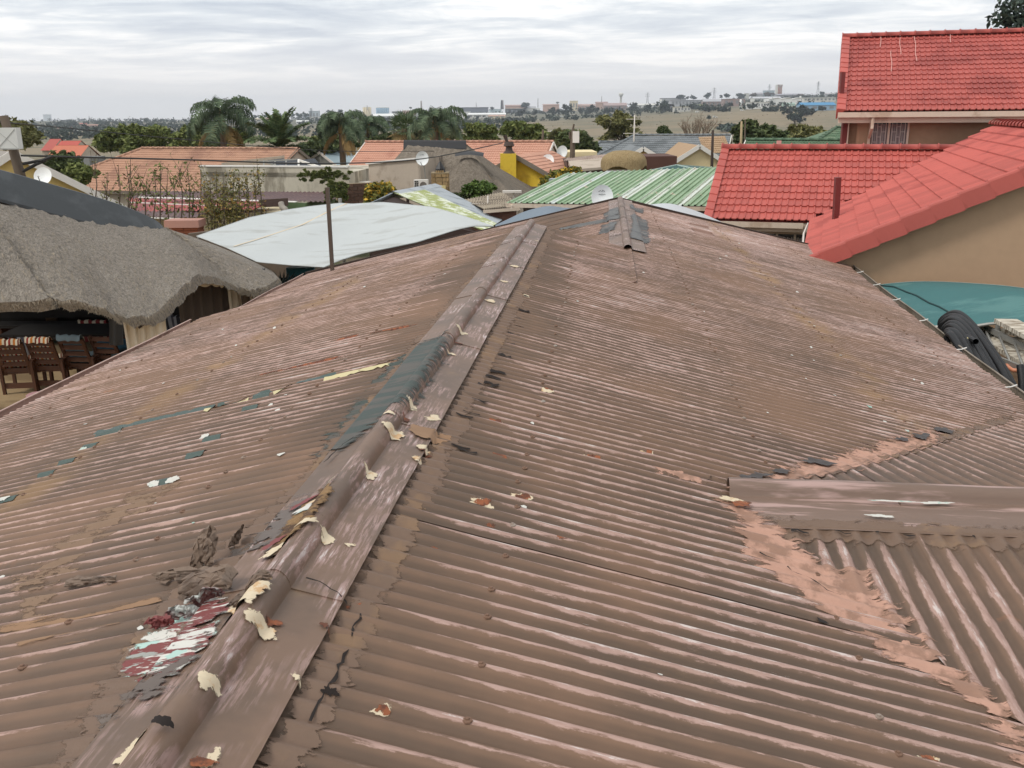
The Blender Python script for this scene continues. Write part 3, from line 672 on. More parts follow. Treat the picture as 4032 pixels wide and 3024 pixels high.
# gutters, fascia, walls
M_GUT = pm('gutter_paint', srgb(166, 138, 126), .5, .12, 4, col2=srgb(120, 96, 80), amt=.3)
M_GUTG = pm('gutter_grey_paint', srgb(134, 122, 108), .55, .12, 4, col2=srgb(110, 98, 82), amt=.4)
M_WALL = pm('plaster_cream', srgb(180, 164, 140), .9, .1, 1.2, bump=.15)
M_DKWOOD = pm('dark_timber', srgb(58, 44, 36), .8, .25, 6, stretch=(1, 8, 1))
def gutter(name, a, b, w, d, mat, inward):
    """open box gutter from a to b (local), lip turned in"""
    a, b = Vector(a), Vector(b); i = Vector(inward); z = Vector((0, 0, 1))
    prof = [(-w, 0), (-w, -d), (0, -d), (0, .012), (-.016, .012), (-.016, .004)]
    m = MB(); n = 14; P = []
    for k in range(n + 1):
        p = a.lerp(b, k / n); s = .008 * math.sin(k * 1.3); P.append([p + i * (-px) + z * (pz + s) for px, pz in prof])
    m.grid(P); return part(name, m, mat, house)
gutter('gutter', (-3.40, Y0, -.80), (-3.40, 9.22, -.80), .11, .09, M_GUT, (1, 0, 0))
gutter('gutter', (-4.90, 9.0, FLZ - 1.16), (-4.90, YF + .2, FLZ - 1.16), .11, .09, M_GUT, (1, 0, 0))
gr = gutter('gutter', (eave_r(7.1) + .10, 7.1, -1.005), (eave_r(YF - .4) + .10, YF - .4, -1.165), .13, .10, M_GUTG, (-1, 0, 0))
M_ALU = pm('bright_metal', srgb(226, 222, 214), .35, .06, 5, metallic=.3)
for y in (7.9, 9.3, 10.75, 12.1, 13.3, 14.5, 15.7, 16.6):
    ex = eave_r(y); zz = -SL * ex; m = MB(); m.tube([(ex - .02, y, zz + .012), (ex + .03, y + .01, zz + .014), (ex + .08, y + .02, zz + .03)], .006, 6); part('gutter_bracket', m, M_ALU, gr)
for x0, x1, y, za, zb in ((1.1, 4.85, YF + .02, -.27, -1.17), (-4.85, 1.1, YF + .22, FLZ - 1.17, -.27)):
    m = MB(); m.bar((x0, y, za - .03), (x1, y, zb - .03), .05, .14); part('verge_board', m, M_DKWOOD, house)
m = MB(); m.bar((0, YA + .02, -.05), (1.1, YA + .02, -.31), .03, .1); part('verge_board', m, M_DKWOOD, house)
m = MB(); m.bar((0, YA + .03, -.06), (-3.3, verge_l(-3.3) + .04, -.86), .03, .1); part('verge_board', m, M_DKWOOD, house)
GZ = -3.6
def wallbox(x0, x1, y0, y1, z1):
    m = MB(); m.hexa([(x0, y0, GZ - .6), (x1, y0, GZ - .6), (x1, y1, GZ - .6), (x0, y1, GZ - .6), (x0, y0, z1), (x1, y0, z1), (x1, y1, z1), (x0, y1, z1)]); part('wall', m, M_WALL, house)
wallbox(-2.9, 3.7, Y0 + .3, 9.0, -1.03); wallbox(-4.4, 4.3, 9.02, YF - .3, -1.75); wallbox(3.72, 7.2, -2.8, 6.8, -1.05)
# vent pole on the far left slope
pb = hl(onplane(718, 584, HM @ Vector((0, 0, FLZ)), n_l)); pw = HM @ pb; pt = at(711, 405, pw.y)
m = MB(); m.bar((pb.x, pb.y, pb.z - .15), (pb.x, pb.y, hl(pt).z), .062); part('vent_pole', m, pm('brown_steel', srgb(84, 70, 60), .5, .12, 5, stretch=(1, 1, .3)), house, label='square brown steel pole standing on the far left slope')
# ------------------------------------------------------------------ tiled roofs
def tile_mesh(name, mat, w=.30, L=.36, th=.024, lift=.034, roll=.028):
    m = MB(); h = w / 2; us = []
    for k in range(2):
        us += [(h * k, 0), (h * (k + .5), 0), (h * (k + .585), roll * .62), (h * (k + .70), roll), (h * (k + .815), roll * .62), (h * (k + .9), 0)]
    us += [(w, 0)]
    a = [(x, 0, z + lift) for x, z in us]; b = [(x, L, z + .002) for x, z in us]; f = [(x, 0, z + lift - th) for x, z in us]
    m.grid([f, a, b]); me = m.mesh(name); me.materials.append(mat); return me, m
def frame(O, u, v):
    u = Vector(u).normalized(); v = Vector(v).normalized(); n = u.cross(v).normalized()
    return Matrix(((u.x, v.x, n.x, O[0]), (u.y, v.y, n.y, O[1]), (u.z, v.z, n.z, O[2]), (0, 0, 0, 1)))
def tile_field(parent, O, u, v, W, L, mat, ok=None, n_ind=300, w=.30, g=.32, key=None, roll=.028, th=.024, lift=.034):
    """courses of tiles over a slope; the largest in the picture single, the rest joined"""
    me, src = tile_mesh('tile', mat, w, g + .05, th, lift, roll); M = frame(O, u, v); cells = []
    for j in range(int(L / g + .5)):
        for i in range(int(W / w + .5)):
            a, b = i * w, j * g
            if ok and not ok(a + w / 2, b + g / 2): continue
            p = M @ Vector((a, b, 0)); cells.append(((p - Vector(CP)).length, a, b))
    cells.sort(); rest = MB(); A = np.array(src.v)
    for k, (d, a, b) in enumerate(cells):
        jit = Matrix.Rotation(rnd.uniform(-.006, .006), 4, 'Z') @ Matrix.Rotation(rnd.uniform(-.004, .008), 4, 'X')
        T = M @ Matrix.Translation((a, b, rnd.uniform(0, .003))) @ jit
        if k < n_ind: inst('tile', me, parent, T)
        else:
            base = len(rest.v); N = np.array(T); rest.v += [tuple(r) for r in (A @ N[:3, :3].T + N[:3, 3])]; rest.f += [tuple(base + q for q in f) for f in src.f]
    if rest.f: part('tile', rest, mat, parent, kind='stuff')
    return len(cells)
def slope_panel(m, O, u, v, poly, dz=-.03):
    M = frame(O, u, v); m.poly([M @ Vector((a, b, dz)) for a, b in poly])
def ridge_tiles(parent, a, b, mat, r=.12, L=.40, name='ridge_tile'):
    a, b = Vector(a), Vector(b); d = (b - a); n = max(1, int(d.length / L)); d.normalize(); up = Vector((0, 0, 1)); x = d.cross(up).normalized(); up = x.cross(d).normalized()
    m = MB(); P = []
    for q, (rr, z) in ((-.02, (1.12, 0)), (.06, (1.12, 0)), (.07, (1.0, -.01)), (1.0, (.96, -.012))):
        P.append([(math.cos(t) * r * rr * 1.15, q, math.sin(t) * r * rr * .72 + z) for t in np.linspace(math.pi + .25, -.25, 9)])
    m.grid([[(p[0], p[1], p[2]) for p in row] for row in P]); me = m.mesh(name); shade(me, True); me.materials.append(mat)
    st = (b - a).length / n
    for k in range(n):
        p = a + d * (st * k); T = Matrix(((x.x, d.x * st, up.x, p.x), (x.y, d.y * st, up.y, p.y), (x.z, d.z * st, up.z, p.z), (0, 0, 0, 1)))
        inst(name, me, parent, T)
def verge_tiles(parent, a, b, out, mat, L=.33, h=.17, w=.17, name='verge_tile'):
    """angle tiles stepped along a sloping edge; out points away from the roof"""
    a, b = Vector(a), Vector(b); d = b - a; n = max(1, int(d.length / L)); st = d.length / n; d.normalize(); o = Vector(out).normalized(); nn = o.cross(d)
    if nn.z < 0: nn = -nn
    m = MB()
    def prof(q, k): k = k * .7 + .045; return [(-w, q, .035 + k), (-.02, q, .06 + k), (.0, q, .058 + k), (.02, q, .045 + k), (.03, q, .02 + k), (.035, q, -h + k), (.012, q, -h + k)]
    m.grid([prof(-.02, .004), prof(.06, .012), prof(1.0, -.018)]); m.poly(prof(-.02, .004))
    me = m.mesh(name); me.materials.append(mat)
    for k in range(n):
        p = a + d * (st * k); inst(name, me, parent, Matrix(((o.x, d.x * st, nn.x, p.x), (o.y, d.y * st, nn.y, p.y), (o.z, d.z * st, nn.z, p.z), (0, 0, 0, 1))))

# ------------------------------------------------------------------ red tiled house on the right
M_RED = pm('red_roof_paint', srgb(178, 86, 76), .62, .14, 1.1, col2=srgb(156, 70, 62), amt=.4, s2=.7, rand=.10, fine=.05, bump=.06)
M_REDD = pm('dark_red_paint', srgb(112, 44, 40), .55, .1, 3)
M_TAN = pm('tan_plaster', srgb(176, 146, 118), .92, .09, .5, col2=srgb(160, 130, 104), amt=.3, s2=.35, bump=.12, bscale=60)
M_CREAMP = pm('cream_trim', srgb(214, 196, 176), .55, .08, 3, col2=srgb(190, 168, 146), amt=.25)
M_GLASS = glassy('window_glass', srgb(52, 54, 58)); M_NET = pm('net_curtain', srgb(150, 142, 140), .9, .12, 6, stretch=(9, 9, .4))
M_BARW = pm('white_steel', srgb(212, 204, 194), .5, .05, 4)
rh = thing('red_tiled_house', 'house with bright red tiled roofs and tan plaster walls on the right', 'house', (9.5, 22, 0))
RU = Vector((.95, -.313, 0)).normalized(); RN = Vector((.313, .95, 0)).normalized(); ZZ = Vector((0, 0, 1))
pA = math.radians(24); vA = RN * math.cos(pA) + ZZ * math.sin(pA)
E0 = at(1525, 473, 21.8)
rA = part('roof', (lambda m: (slope_panel(m, E0, RU, vA, [(0, 0), (2.4, 0), (5.8, 3.6), (0, 3.6)]), m)[1])(MB()), M_REDD, rh, label='lower red roof facing the camera')
tile_field(rA, E0, RU, vA, 6.6, 3.55, M_RED, ok=lambda a, b: a < 2.30 + b * math.cos(pA) + .1, n_ind=160)
R1 = E0 + vA * 3.54
ridge_tiles(rA, R1 + ZZ * .06 - RU * .05, R1 + RU * 5.9 + ZZ * .06, M_RED, r=.13)
m = MB(); slope_panel(m, R1, RU, RN * math.cos(pA) - ZZ * math.sin(pA), [(0, 0), (8, 0), (8, 2.2), (0, 2.2)], 0); part('back_slope', m, M_RED, rA)
verge_tiles(rA, E0 - RU * .03 - vA * .05, R1 - RU * .03, -RU, M_RED)
# near wing, its gable towards the camera
R0 = onz(1733, 572, E0.z); sW = .49; vW = (RU + ZZ * sW).normalized(); WL = 4.1 / vW.dot(RU)
qE = 6.38
rB = part('roof', (lambda m: (slope_panel(m, R0, -RN, vW, [(0, 0), (-11, 0), (-11, WL), (0, WL)]), m)[1])(MB()), M_REDD, rh, label='near red roof wing sloping down to the left')
# eave runs along RN from the gable; tiles read from the near verge
def okB(a, b): q = 11.1 - a; p = b * vW.dot(RU); return q < qE + .12 or p > q - qE - .12
tile_field(rB, R0 + RN * 11.1, -RN, vW, 11.1, WL, M_RED, ok=okB, n_ind=140, roll=.026, th=.024, lift=.036)
verge_tiles(rB, R0 - RN * .02 - vW * .12, R0 + vW * WL, -RN, M_RED, L=.42, h=.21, w=.14)
rt = R0 + vW * WL
ridge_tiles(rB, rt + ZZ * .05, rt + RN * 11 + ZZ * .05, M_RED, r=.13)
m = MB(); slope_panel(m, rt, RN, (RU - ZZ * sW).normalized(), [(0, 0), (11, 0), (11, WL), (0, WL)], .02); part('back_slope', m, M_RED, rB)
# walls
m = MB(); wA = E0 + RN * .45 + RU * .2
def quadwall(m, a, b, z0, z1, t=.22, away=RN):
    a, b = Vector(a), Vector(b); p = [a, b, b + away * t, a + away * t]
    m.hexa([(q.x, q.y, z0) for q in p] + [(q.x, q.y, z1) for q in p])
quadwall(m, wA, wA + RU * 2.6, -.5, E0.z + .05); part('wall', m, M_TAN, rh)
m = MB(); a = wA; b = wA + RN * 5.6; quadwall(m, a, b, -.5, E0.z + .05, away=RU)
m.poly([a + ZZ * (E0.z + .05 - a.z), a + RN * 5.4 + ZZ * (E0.z + .05 - a.z), Vector((a.x, a.y, 0)) + RN * 2.75 + ZZ * (R1.z - .12)]); part('wall', m, M_TAN, rh)
g0 = R0 + RN * .22 + RU * .36; g1 = g0 + RU * 8.0; top = R0 + RN * .22 + vW * WL
m = MB()
for off in (0, .22):
    o = RN * off; m.poly([Vector((g0.x, g0.y, -.5)) + o, Vector((g1.x, g1.y, -.5)) + o, Vector((g1.x, g1.y, g0.z + .12)) + o, top + o - ZZ * .06, Vector((g0.x, g0.y, g0.z + .12)) + o])
part('gable_wall', m, M_TAN, rh, label='plain tan gable wall of the near wing')
m = MB(); quadwall(m, g0, g0 + RN * 6.4, -.5, R0.z - .02, away=RU); part('wall', m, M_TAN, rh)
m = MB(); m.bar((g0 - RU * .10).to_tuple()[:2] + (-.3,), (g0 - RU * .10).to_tuple()[:2] + (R0.z - .1,), .07, .09); part('corner_post', m, M_REDD, rh)
m = MB(); m.tube([(g0 - RU * .05 - RN * .05).to_tuple()[:2] + (.0,), (g0 - RU * .05 - RN * .05).to_tuple()[:2] + (R0.z - .12,)], .035, 8); part('downpipe', m, pm('brown_pipe', srgb(110, 84, 66), .5, .1, 3), rh)
# gutters and fascia of the lower eave
def boxgutter(parent, a, b, mat, out=-RN, d=.11, w=.12, name='gutter'):
    a, b = Vector(a), Vector(b); P = []
    for p in (a, b): P.append([p + ZZ * 0, p + out * .01 - ZZ * d, p + out * w - ZZ * d, p + out * (w + .01) + ZZ * .01, p + out * (w - .012) + ZZ * .01, p + out * (w - .012) - ZZ * (d - .02), p + out * .02 - ZZ * (d - .02), p + out * .02])
    m = MB(); m.grid(P); m.poly(P[0]); m.poly(P[1]); return part(name, m, mat, parent)
boxgutter(rh, E0 - RU * .05 - ZZ * .04, E0 + RU * 2.15 - ZZ * .04, M_CREAMP)
m = MB(); m.bar(E0 + RN * .06 - ZZ * .15, E0 + RN * .06 + RU * 2.3 - ZZ * .15, .03, .2); part('fascia', m, M_CREAMP, rh)
m = MB(); q = E0 + RU * .62 - RN * .05; m.tube([q - ZZ * .15, q - ZZ * .30, q + RN * .35 - ZZ * .5, q + RN * .40 - ZZ * 2.3], .038, 8); part('downpipe', m, M_CREAMP, rh)
m = MB(); q0 = R0 + RN * 6.3 - RU * .05; P = [q0 - ZZ * .02, R0 + RN * 4.4 - RU * .09 - ZZ * .02, R0 + RN * 2.2 - RU * .05 - ZZ * .06, R0 + RN * .5 - RU * .1 - ZZ * .10]; m.tube(P, .022, 6); part('old_gutter_edge', m, M_BARW, rh)
m = MB(); m.bar(q0 + RU * .10 - ZZ * .1, R0 + RN * .2 + RU * .10 - ZZ * .1, .03, .16); part('fascia', m, M_DKWOOD, rh)
def window(parent, org, ux, W, H, out, cols=2, net=True, bars=True, diamond=False):
    """steel window with frame, panes, curtain and burglar bars"""
    org = Vector(org); ux = Vector(ux); out = Vector(out)
    m = MB()
    for x in [0] + [W * k / cols for k in range(1, cols)] + [W]: m.bar(org + ux * x, org + ux * x + ZZ * H, .05, .05, up=out)
    for z in (0, H): m.bar(org + ZZ * z - ux * .02, org + ux * (W + .02) + ZZ * z, .05, .05, up=out)
    wo = part('window', m, M_CREAMP, parent)
    for k in range(cols):
        a = org + ux * (W * k / cols + .025) - out * .02 + ZZ * .025; ww = W / cols - .05
        part('pane', MB().poly([a, a + ux * ww, a + ux * ww + ZZ * (H - .05), a + ZZ * (H - .05)]), M_GLASS, wo)
        if net:
            P = [[a + ux * (ww * i / 24) - out * (-.004 + .006 * math.sin(i * 1.7)) + ZZ * z for i in range(25)] for z in (0, H - .14)]
            part('curtain', MB().grid(P), M_NET, wo)
        if bars:
            mb = MB(); nb = 4
            for i in range(nb):
                x = ww * (i + .5) / nb; mb.bar(a + ux * x + out * .03, a + ux * x + out * .03 + ZZ * (H - .12), .012)
            for j in range(3):
                for i in range(nb - 1):
                    z = (H - .1) * (j + .5 + .5 * (i % 2)) / 3.4; mb.bar(a + ux * (ww * (i + .5) / nb) + out * .03 + ZZ * z, a + ux * (ww * (i + 1.5) / nb) + out * .03 + ZZ * z, .012)
            if diamond:
                for i in range(3): mb.bar(a + ux * (ww * i / 3) + out * .03, a + ux * (ww * (i + 1) / 3) + out * .03 + ZZ * (H * .7), .01); mb.bar(a + ux * (ww * (i + 1) / 3) + out * .03, a + ux * (ww * i / 3) + out * .03 + ZZ * (H * .7), .01)
            part('burglar_bar', mb, M_BARW, wo)
    return wo
wp = onplane(1700, 500, wA, RN); window(rh, onplane(1640, 503, wA, RN) - RN * .03 - ZZ * 1.0, RU, 1.20, 1.02, -RN, cols=3, diamond=True)
# upper storey
U0 = at(1812, 241, 25.5); pU = math.radians(24.4); vU = RN * math.cos(pU) + ZZ * math.sin(pU); UL = 5.12
rC = part('roof', (lambda m: (slope_panel(m, U0, RU, vU, [(0, 0), (9, 0), (9, UL), (0, UL)]), m)[1])(MB()), M_REDD, rh, label='upper red roof with bird streaks under its ridge')
tile_field(rC, U0, RU, vU, 8.7, UL, M_RED, n_ind=0)
R3 = U0 + vU * UL
ridge_tiles(rC, R3 - RU * .05 + ZZ * .06, R3 + RU * 8.8 + ZZ * .06, M_RED, r=.13)
verge_tiles(rC, U0 - RU * .03 - vU * .05, R3 - RU * .03, -RU, M_RED, h=.22, w=.2)
m = MB(); slope_panel(m, R3, RU, RN * math.cos(pU) - ZZ * math.sin(pU), [(0, 0), (8.8, 0), (8.8, UL), (0, UL)], 0); part('back_slope', m, M_RED, rC)
M_LIME = pm('bird_lime', srgb(212, 160, 150), .9, .1, 9)
for a, b0, b1 in ((1.02, 4.2, 5.0), (1.55, 3.6, 4.9), (1.95, 3.1, 4.95), (1.3, 2.4, 3.9), (2.9, 4.4, 5.1)):
    M = frame(U0, RU, vU); m = MB(); P = [[M @ Vector((a + .012 * math.sin(b * 5 + a * 9) + s, b, .064 + .0 * b)) for s in (-.008, .008)] for b in np.linspace(b0, b1, 9)]; m.grid(P); part('bird_streak', m, M_LIME, rC)
uw = U0 + RN * .5 + RU * .28
m = MB(); quadwall(m, uw, uw + RU * 8.3, -.5, U0.z + .12); part('wall', m, M_TAN, rh)
m = MB(); b = uw + RN * 8.3; quadwall(m, uw, b, -.5, U0.z + .1, away=RU); mid = uw + RN * 4.2; m.poly([Vector((uw.x, uw.y, U0.z + .1)), Vector((b.x, b.y, U0.z + .1)), Vector((mid.x, mid.y, R3.z - .15))]); part('wall', m, M_TAN, rh)
boxgutter(rh, U0 - RU * .02 - ZZ * .03, U0 + RU * 8.8 - ZZ * .03, M_CREAMP, d=.12)
m = MB(); m.bar(U0 + RN * .05 - ZZ * .17, U0 + RN * .05 + RU * 8.8 - ZZ * .17, .03, .24); part('fascia', m, M_CREAMP, rh)
m = MB(); q = U0 + RU * .85 - RN * .06 - ZZ * .13; m.tube([q, q - ZZ * .28, q + RN * .42 - RU * .04 - ZZ * .55, q + RN * .46 - RU * .04 - ZZ * 2.2], .042, 8); m.box(q + RN * .46 - RU * .04 - ZZ * .8, (.14, .06, .03)); part('downpipe', m, M_CREAMP, rh)
m = MB(); q = uw - RU * .10 - RN * .02; m.bar(Vector((q.x, q.y, 2.6)), Vector((q.x, q.y, U0.z - .28)), .12, .14); part('corner_post', m, M_REDD, rh)
m = MB(); q = uw - RN * .05; m.tube([Vector((q.x, q.y, 2.6)), Vector((q.x, q.y, U0.z - .26))], .02, 6); part('conduit', m, M_CREAMP, rh)
wq = onplane(1876, 312, uw - RN * .01, RN); window(rh, wq - ZZ * .35 - RN * .03, RU, .94, .98, -RN, cols=2)
# flues
for (u, v, Yb, hh, w, off) in ((1806, 475, 18.6, .93, .13, 0), (1817, 208, 27.3, .72, .13, 0)):
    p = onplane(u, v, *((R0, vW.cross(RN)) if hh > .8 else (U0, RU.cross(vU)))); Yb = p.y; m = MB(); m.bar(p - ZZ * .3, at(u + 4, v - 92 if hh > .8 else v - 52, Yb), w, w * .8); part('flue', m, M_REDD, rh)
m = MB(); mm = R1 + RU * 1.35 + ZZ * .16; m.box(mm, (.10, .08, .12)); part('mortar_patch', m, M_LIME, rh)

# ------------------------------------------------------------------ beside the right gutter: lean-to roof, canopy, hose, ladder, planks
M_ZINC = pm('zinc_sheet', srgb(160, 166, 170), .4, .08, 2, col2=srgb(130, 136, 140), amt=.3, metallic=.2)
lt = thing('lean_to_roof', 'pale grey ribbed metal lean-to roof below the right gutter', 'roof', onz(2200, 850, 0))
LZ = 2.05
def lp(x, y, z=0): return HM @ Vector((x, y, LZ - 3.6 + z - (x - 4.4) * .03))
M_ZR = M_ZINC
for k in range(5):
    x0 = 4.36 + k * .69; m = MB(); prof = []
    for j in range(4):
        b = x0 + j * .172; prof += [(b, 0), (b + .09, 0), (b + .105, .034), (b + .145, .034), (b + .16, 0)]
    prof.append((x0 + .69, 0))
    m.grid([[lp(x, y, z + .002 * (k % 2)) for x, z in prof] for y in (3.0, 5.2, 7.4, 9.7)]); part('roof_sheet', m, M_ZR, lt)
m = MB()
for x in (4.5, 7.6):
    for y in (3.4, 9.4):
        q = lp(x, y); m.bar(Vector((q.x, q.y, 0)), q - ZZ * .02, .08)
part('post', m, M_DKWOOD, lt)
m = MB(); m.bar(lp(4.36, 9.72, -.03), lp(7.8, 9.72, -.03), .05, .12); part('purlin', m, pm('pinkish_timber', srgb(170, 128, 110), .8, .2, 5), lt)
# coil of black corrugated hose lying on the lean-to, seen end on
M_HOSE = NT('black_hose')
_w = M_HOSE.noise(2.0, 3); M_HOSE.bump(M_HOSE.noise(90, 2), .4, .004); M_HOSE = M_HOSE.out(M_HOSE.scale(srgb(22, 22, 23), M_HOSE.math('MULTIPLY_ADD', _w, .6, .7)), .55, spec=.45)
def hp(u, v, x): # point on the plane at local x
    n = np.array(HM.to_3x3() @ Vector((1, 0, 0))); return onplane(u, v, HM @ Vector((x, 0, 0)), n)
hose = thing('hose_coil', 'thick black ribbed hose coiled and laid over the metal roof by the gutter', 'hose', hp(2100, 800, 4.9))
loops = [((2022, 690), (2050, 677), (2085, 690), (2130, 760), (2172, 838), (2196, 872), (2150, 850), (2090, 790), (2040, 740)),
         ((2030, 700), (2062, 679), (2098, 700), (2150, 770), (2190, 835), (2200, 870), (2160, 845), (2100, 775), (2050, 735)),
         ((2028, 712), (2045, 693), (2070, 708), (2110, 770), (2150, 835), (2180, 880), (2130, 850), (2080, 800), (2042, 755)),
         ((2040, 725), (2055, 708), (2078, 725), (2115, 785), (2140, 840), (2160, 880), (2120, 840), (2080, 790), (2050, 755)),
         ((2045, 690), (2075, 675), (2110, 700), (2155, 765), (2188, 815), (2198, 850), (2165, 830), (2120, 765), (2070, 715))]
def smooth_loop(P, n=56, closed=True):
    P = [Vector(p) for p in P]; L = len(P); out = []
    for i in range(n if closed else n + 1):
        t = i / n * (L if closed else L - 1); k = int(t); f = t - k
        g = lambda q: P[q % L] if closed else P[max(0, min(L - 1, q))]
        a, b, c, d = g(k - 1), g(k), g(k + 1), g(k + 2)
        out.append(.5 * ((2 * b) + (c - a) * f + (2 * a - 5 * b + 4 * c - d) * f * f + (3 * b - a - 3 * c + d) * f ** 3))
    return out
lo, li = loops[1], loops[3]
for k in range(17):
    f = k / 10; hx = 4.90 - .30 * f + .03 * math.sin(k * 2.3); jit = [(rnd.uniform(-1.5, 1.5), rnd.uniform(-1.5, 1.5)) for _ in lo]
    pts = smooth_loop([hp(a[0] * (1 - f) + b[0] * f + j[0], a[1] * (1 - f) + b[1] * f - 3 + j[1], hx) for a, b, j in zip(lo, li, jit)], 80)
    pts.append(pts[0]); rs = [.034 + .0016 * (i % 2) for i in range(len(pts))]
    m = MB().tube(pts, rs, 10); part('hose_turn', m, M_HOSE, hose, smooth=True)
pe = [hp(2170, 842, 4.86), hp(2192, 861, 4.88), hp(2206, 850, 4.92), hp(2208, 825, 4.93), hp(2204, 789, 4.93)]
pts = smooth_loop(pe, 30, False); m = MB().tube(pts, [.036] * len(pts), 12, cap=False); m.tube([p for p in pts[-6:]], [.030] * 6, 12, cap=False); part('hose_end', m, M_HOSE, hose, smooth=True)
m = MB().tube([hp(2088, 728, 4.62), hp(2108, 738, 4.60)], .03, 10, cap=False); part('hose_end', m, M_HOSE, hose)
m = MB().tube([hp(2082, 722, 4.62), hp(2090, 730, 4.58), hp(2092, 736, 4.58)], .006, 5); part('tie', m, M_YEL, hose)
# steel ladder and weathered planks on the lean-to
M_STEEL = pm('grey_steel', srgb(150, 148, 142), .45, .12, 4, metallic=.3)
def lz(u, v, z): return onz(u, v, z)
lad = thing('ladder', 'grey steel ladder lying on the metal roof beside the hose', 'ladder', lz(2150, 760, LZ + .05))
ra, rb = (lz(2085, 686, LZ + .12), lz(2212, 748, LZ + .16)), (lz(2122, 762, LZ + .06), lz(2230, 806, LZ + .08))
ext = 1.25
for a, b in (ra, rb): m = MB().bar(a, a + (b - a) * ext, .03, .07); part('rail', m, M_STEEL, lad)
for k in range(6):
    t = .08 + k * .2; m = MB().tube([rb[0].lerp(rb[1], t * ext), ra[0].lerp(ra[1], t * ext)], .014, 8); part('rung', m, M_STEEL, lad, smooth=True)
M_PLANK = pm('weathered_plank', srgb(206, 198, 182), .9, .2, 5, stretch=(1, 6, 1), col2=srgb(132, 118, 100), amt=.45, s2=4, bump=.4, bscale=20)
for i, (p, q, w, h, lab) in enumerate((((2172, 693, .30), (2300, 760, .34), .26, .05, 'weathered white plank with a rounded end, topmost of the pile by the ladder'), ((2175, 712, .16), (2300, 745, .16), .22, .05, 'weathered white plank second from the top of the pile'),
        ((2130, 716, .06), (2300, 716, .06), .16, .05, 'weathered white plank lying crosswise under the pile by the ladder'), ((2150, 735, .05), (2300, 735, .05), .16, .05, 'weathered white plank lying crosswise nearest the ladder'), ((2098, 703, .03), (2240, 790, .03), .30, .05, 'broad lichen spotted white plank lying under the ladder'))):
    a, b = lz(p[0], p[1], LZ + p[2]), lz(q[0], q[1], LZ + q[2]); single('plank', MB().bar(a, b, w, h), M_PLANK, lab, 'plank', group='weathered planks on the lean-to roof')
m = MB().tube(smooth_loop([lz(2180, 780, LZ + .05), lz(2176, 790, LZ + .05), lz(2190, 800, LZ + .05), lz(2215, 798, LZ + .05), lz(2240, 800, LZ + .05)], 16, False), .022, 8)
single('orange_pipe', m, pm('orange_plastic', srgb(206, 134, 100), .5, .1, 4), 'short bent orange plastic pipe lying under the ladder', 'pipe', smooth=True)
# teal canvas canopy against the tan wall
can = thing('canopy', 'teal green canvas canopy stretched low in front of the tan wall', 'canopy', at(2050, 660, 13).to_tuple()[:2] + (0,))
be_ = smooth_loop([at(1850, 622, 14.7), at(1930, 610, 14.45), at(2000, 605, 14.2), at(2100, 609, 13.8), at(2212, 621, 13.4), at(2400, 655, 12.8)], 26, False); fe_ = smooth_loop([at(1930, 690, 11.9), at(2010, 706, 11.6), at(2100, 704, 11.4), at(2212, 697, 11.2), at(2300, 697, 11.0), at(2420, 705, 10.8)], 26, False)
P = [[tuple(f.lerp(b, j / 14) + ZZ * (.10 * math.sin(math.pi * j / 14) + .012 * math.sin(i * 1.1 + j * .4) * (1 - j / 14) + .02 * math.sin(j * .65 + i * .15))) for i, (f, b) in enumerate(zip(fe_, be_))] for j in range(15)]
M_TEAL = pm('teal_canvas', srgb(60, 106, 106), .8, .12, .8, col2=srgb(80, 122, 120), amt=.3, s2=.7, stretch=(1, 2.5, 1), bump=.15, bscale=50)
part('canvas', MB().grid(P), M_TEAL, can, smooth=True)
m = MB()
for i in (3, 10, 18): m.tube([Vector(P[j][i]) - ZZ * .02 for j in range(15)], .018, 6)
m.tube([Vector(p) - ZZ * .015 for p in P[14]], .02, 6); m.tube([Vector(p) - ZZ * .015 for p in P[0]], .02, 6); part('frame', m, M_STEEL, can)
m = MB(); m.tube([Vector(P[14 - int(k * 1.5)][1 + k]) + ZZ * .012 for k in range(9)], .012, 5); part('seam', m, pm('dark_teal_seam', srgb(38, 66, 66), .8), can)
m = MB()
for i, j in ((0, 0), (26, 0), (0, 14), (26, 14), (13, 0)): p = Vector(P[j][i]); m.tube([(p.x, p.y, -.1), p], .03, 8)
part('post', m, M_STEEL, can)
# ------------------------------------------------------------------ thatched shelter on the left
def thatch_mat(name, c1, c2, c3, sc=1.0):
    t = NT(name)
    f1 = t.noise(26 * sc, 5, .7, stretch=(1, 1, .45), dist=1.2); f2 = t.noise(80 * sc, 4, .75, stretch=(1, 1, .35)); b = t.noise(1.1, 5, .6)
    c = t.mix(t.ss(f1, .34, .66), c1, c2); c = t.mix(t.math('MULTIPLY', t.ss(f2, .52, .72), .7), c, c3); c = t.scale(c, t.math('MULTIPLY_ADD', b, .5, .75))
    c = t.mix(t.math('MULTIPLY', t.ss(t.noise(.9, 4, .6), .64, .74), .5), c, srgb(150, 126, 96))
    h = t.math('ADD', f1, t.math('MULTIPLY', f2, .6)); t.bump(h, .9, .05); return t.out(c, 1.0, spec=.1)
M_THATCH = thatch_mat('grey_thatch', srgb(120, 114, 106), srgb(172, 163, 152), srgb(200, 191, 177))
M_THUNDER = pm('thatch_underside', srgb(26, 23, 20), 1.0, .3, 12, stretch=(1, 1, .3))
M_RUBBER = pm('black_ridge_cement', srgb(62, 66, 68), .6, .12, 1.5, col2=srgb(76, 80, 82), amt=.3, bump=.2, bscale=14)
lapa = thing('thatched_shelter', 'open sided garden shelter with thick grey thatch on the left', 'shelter', (-9.0, 16.8, 0))
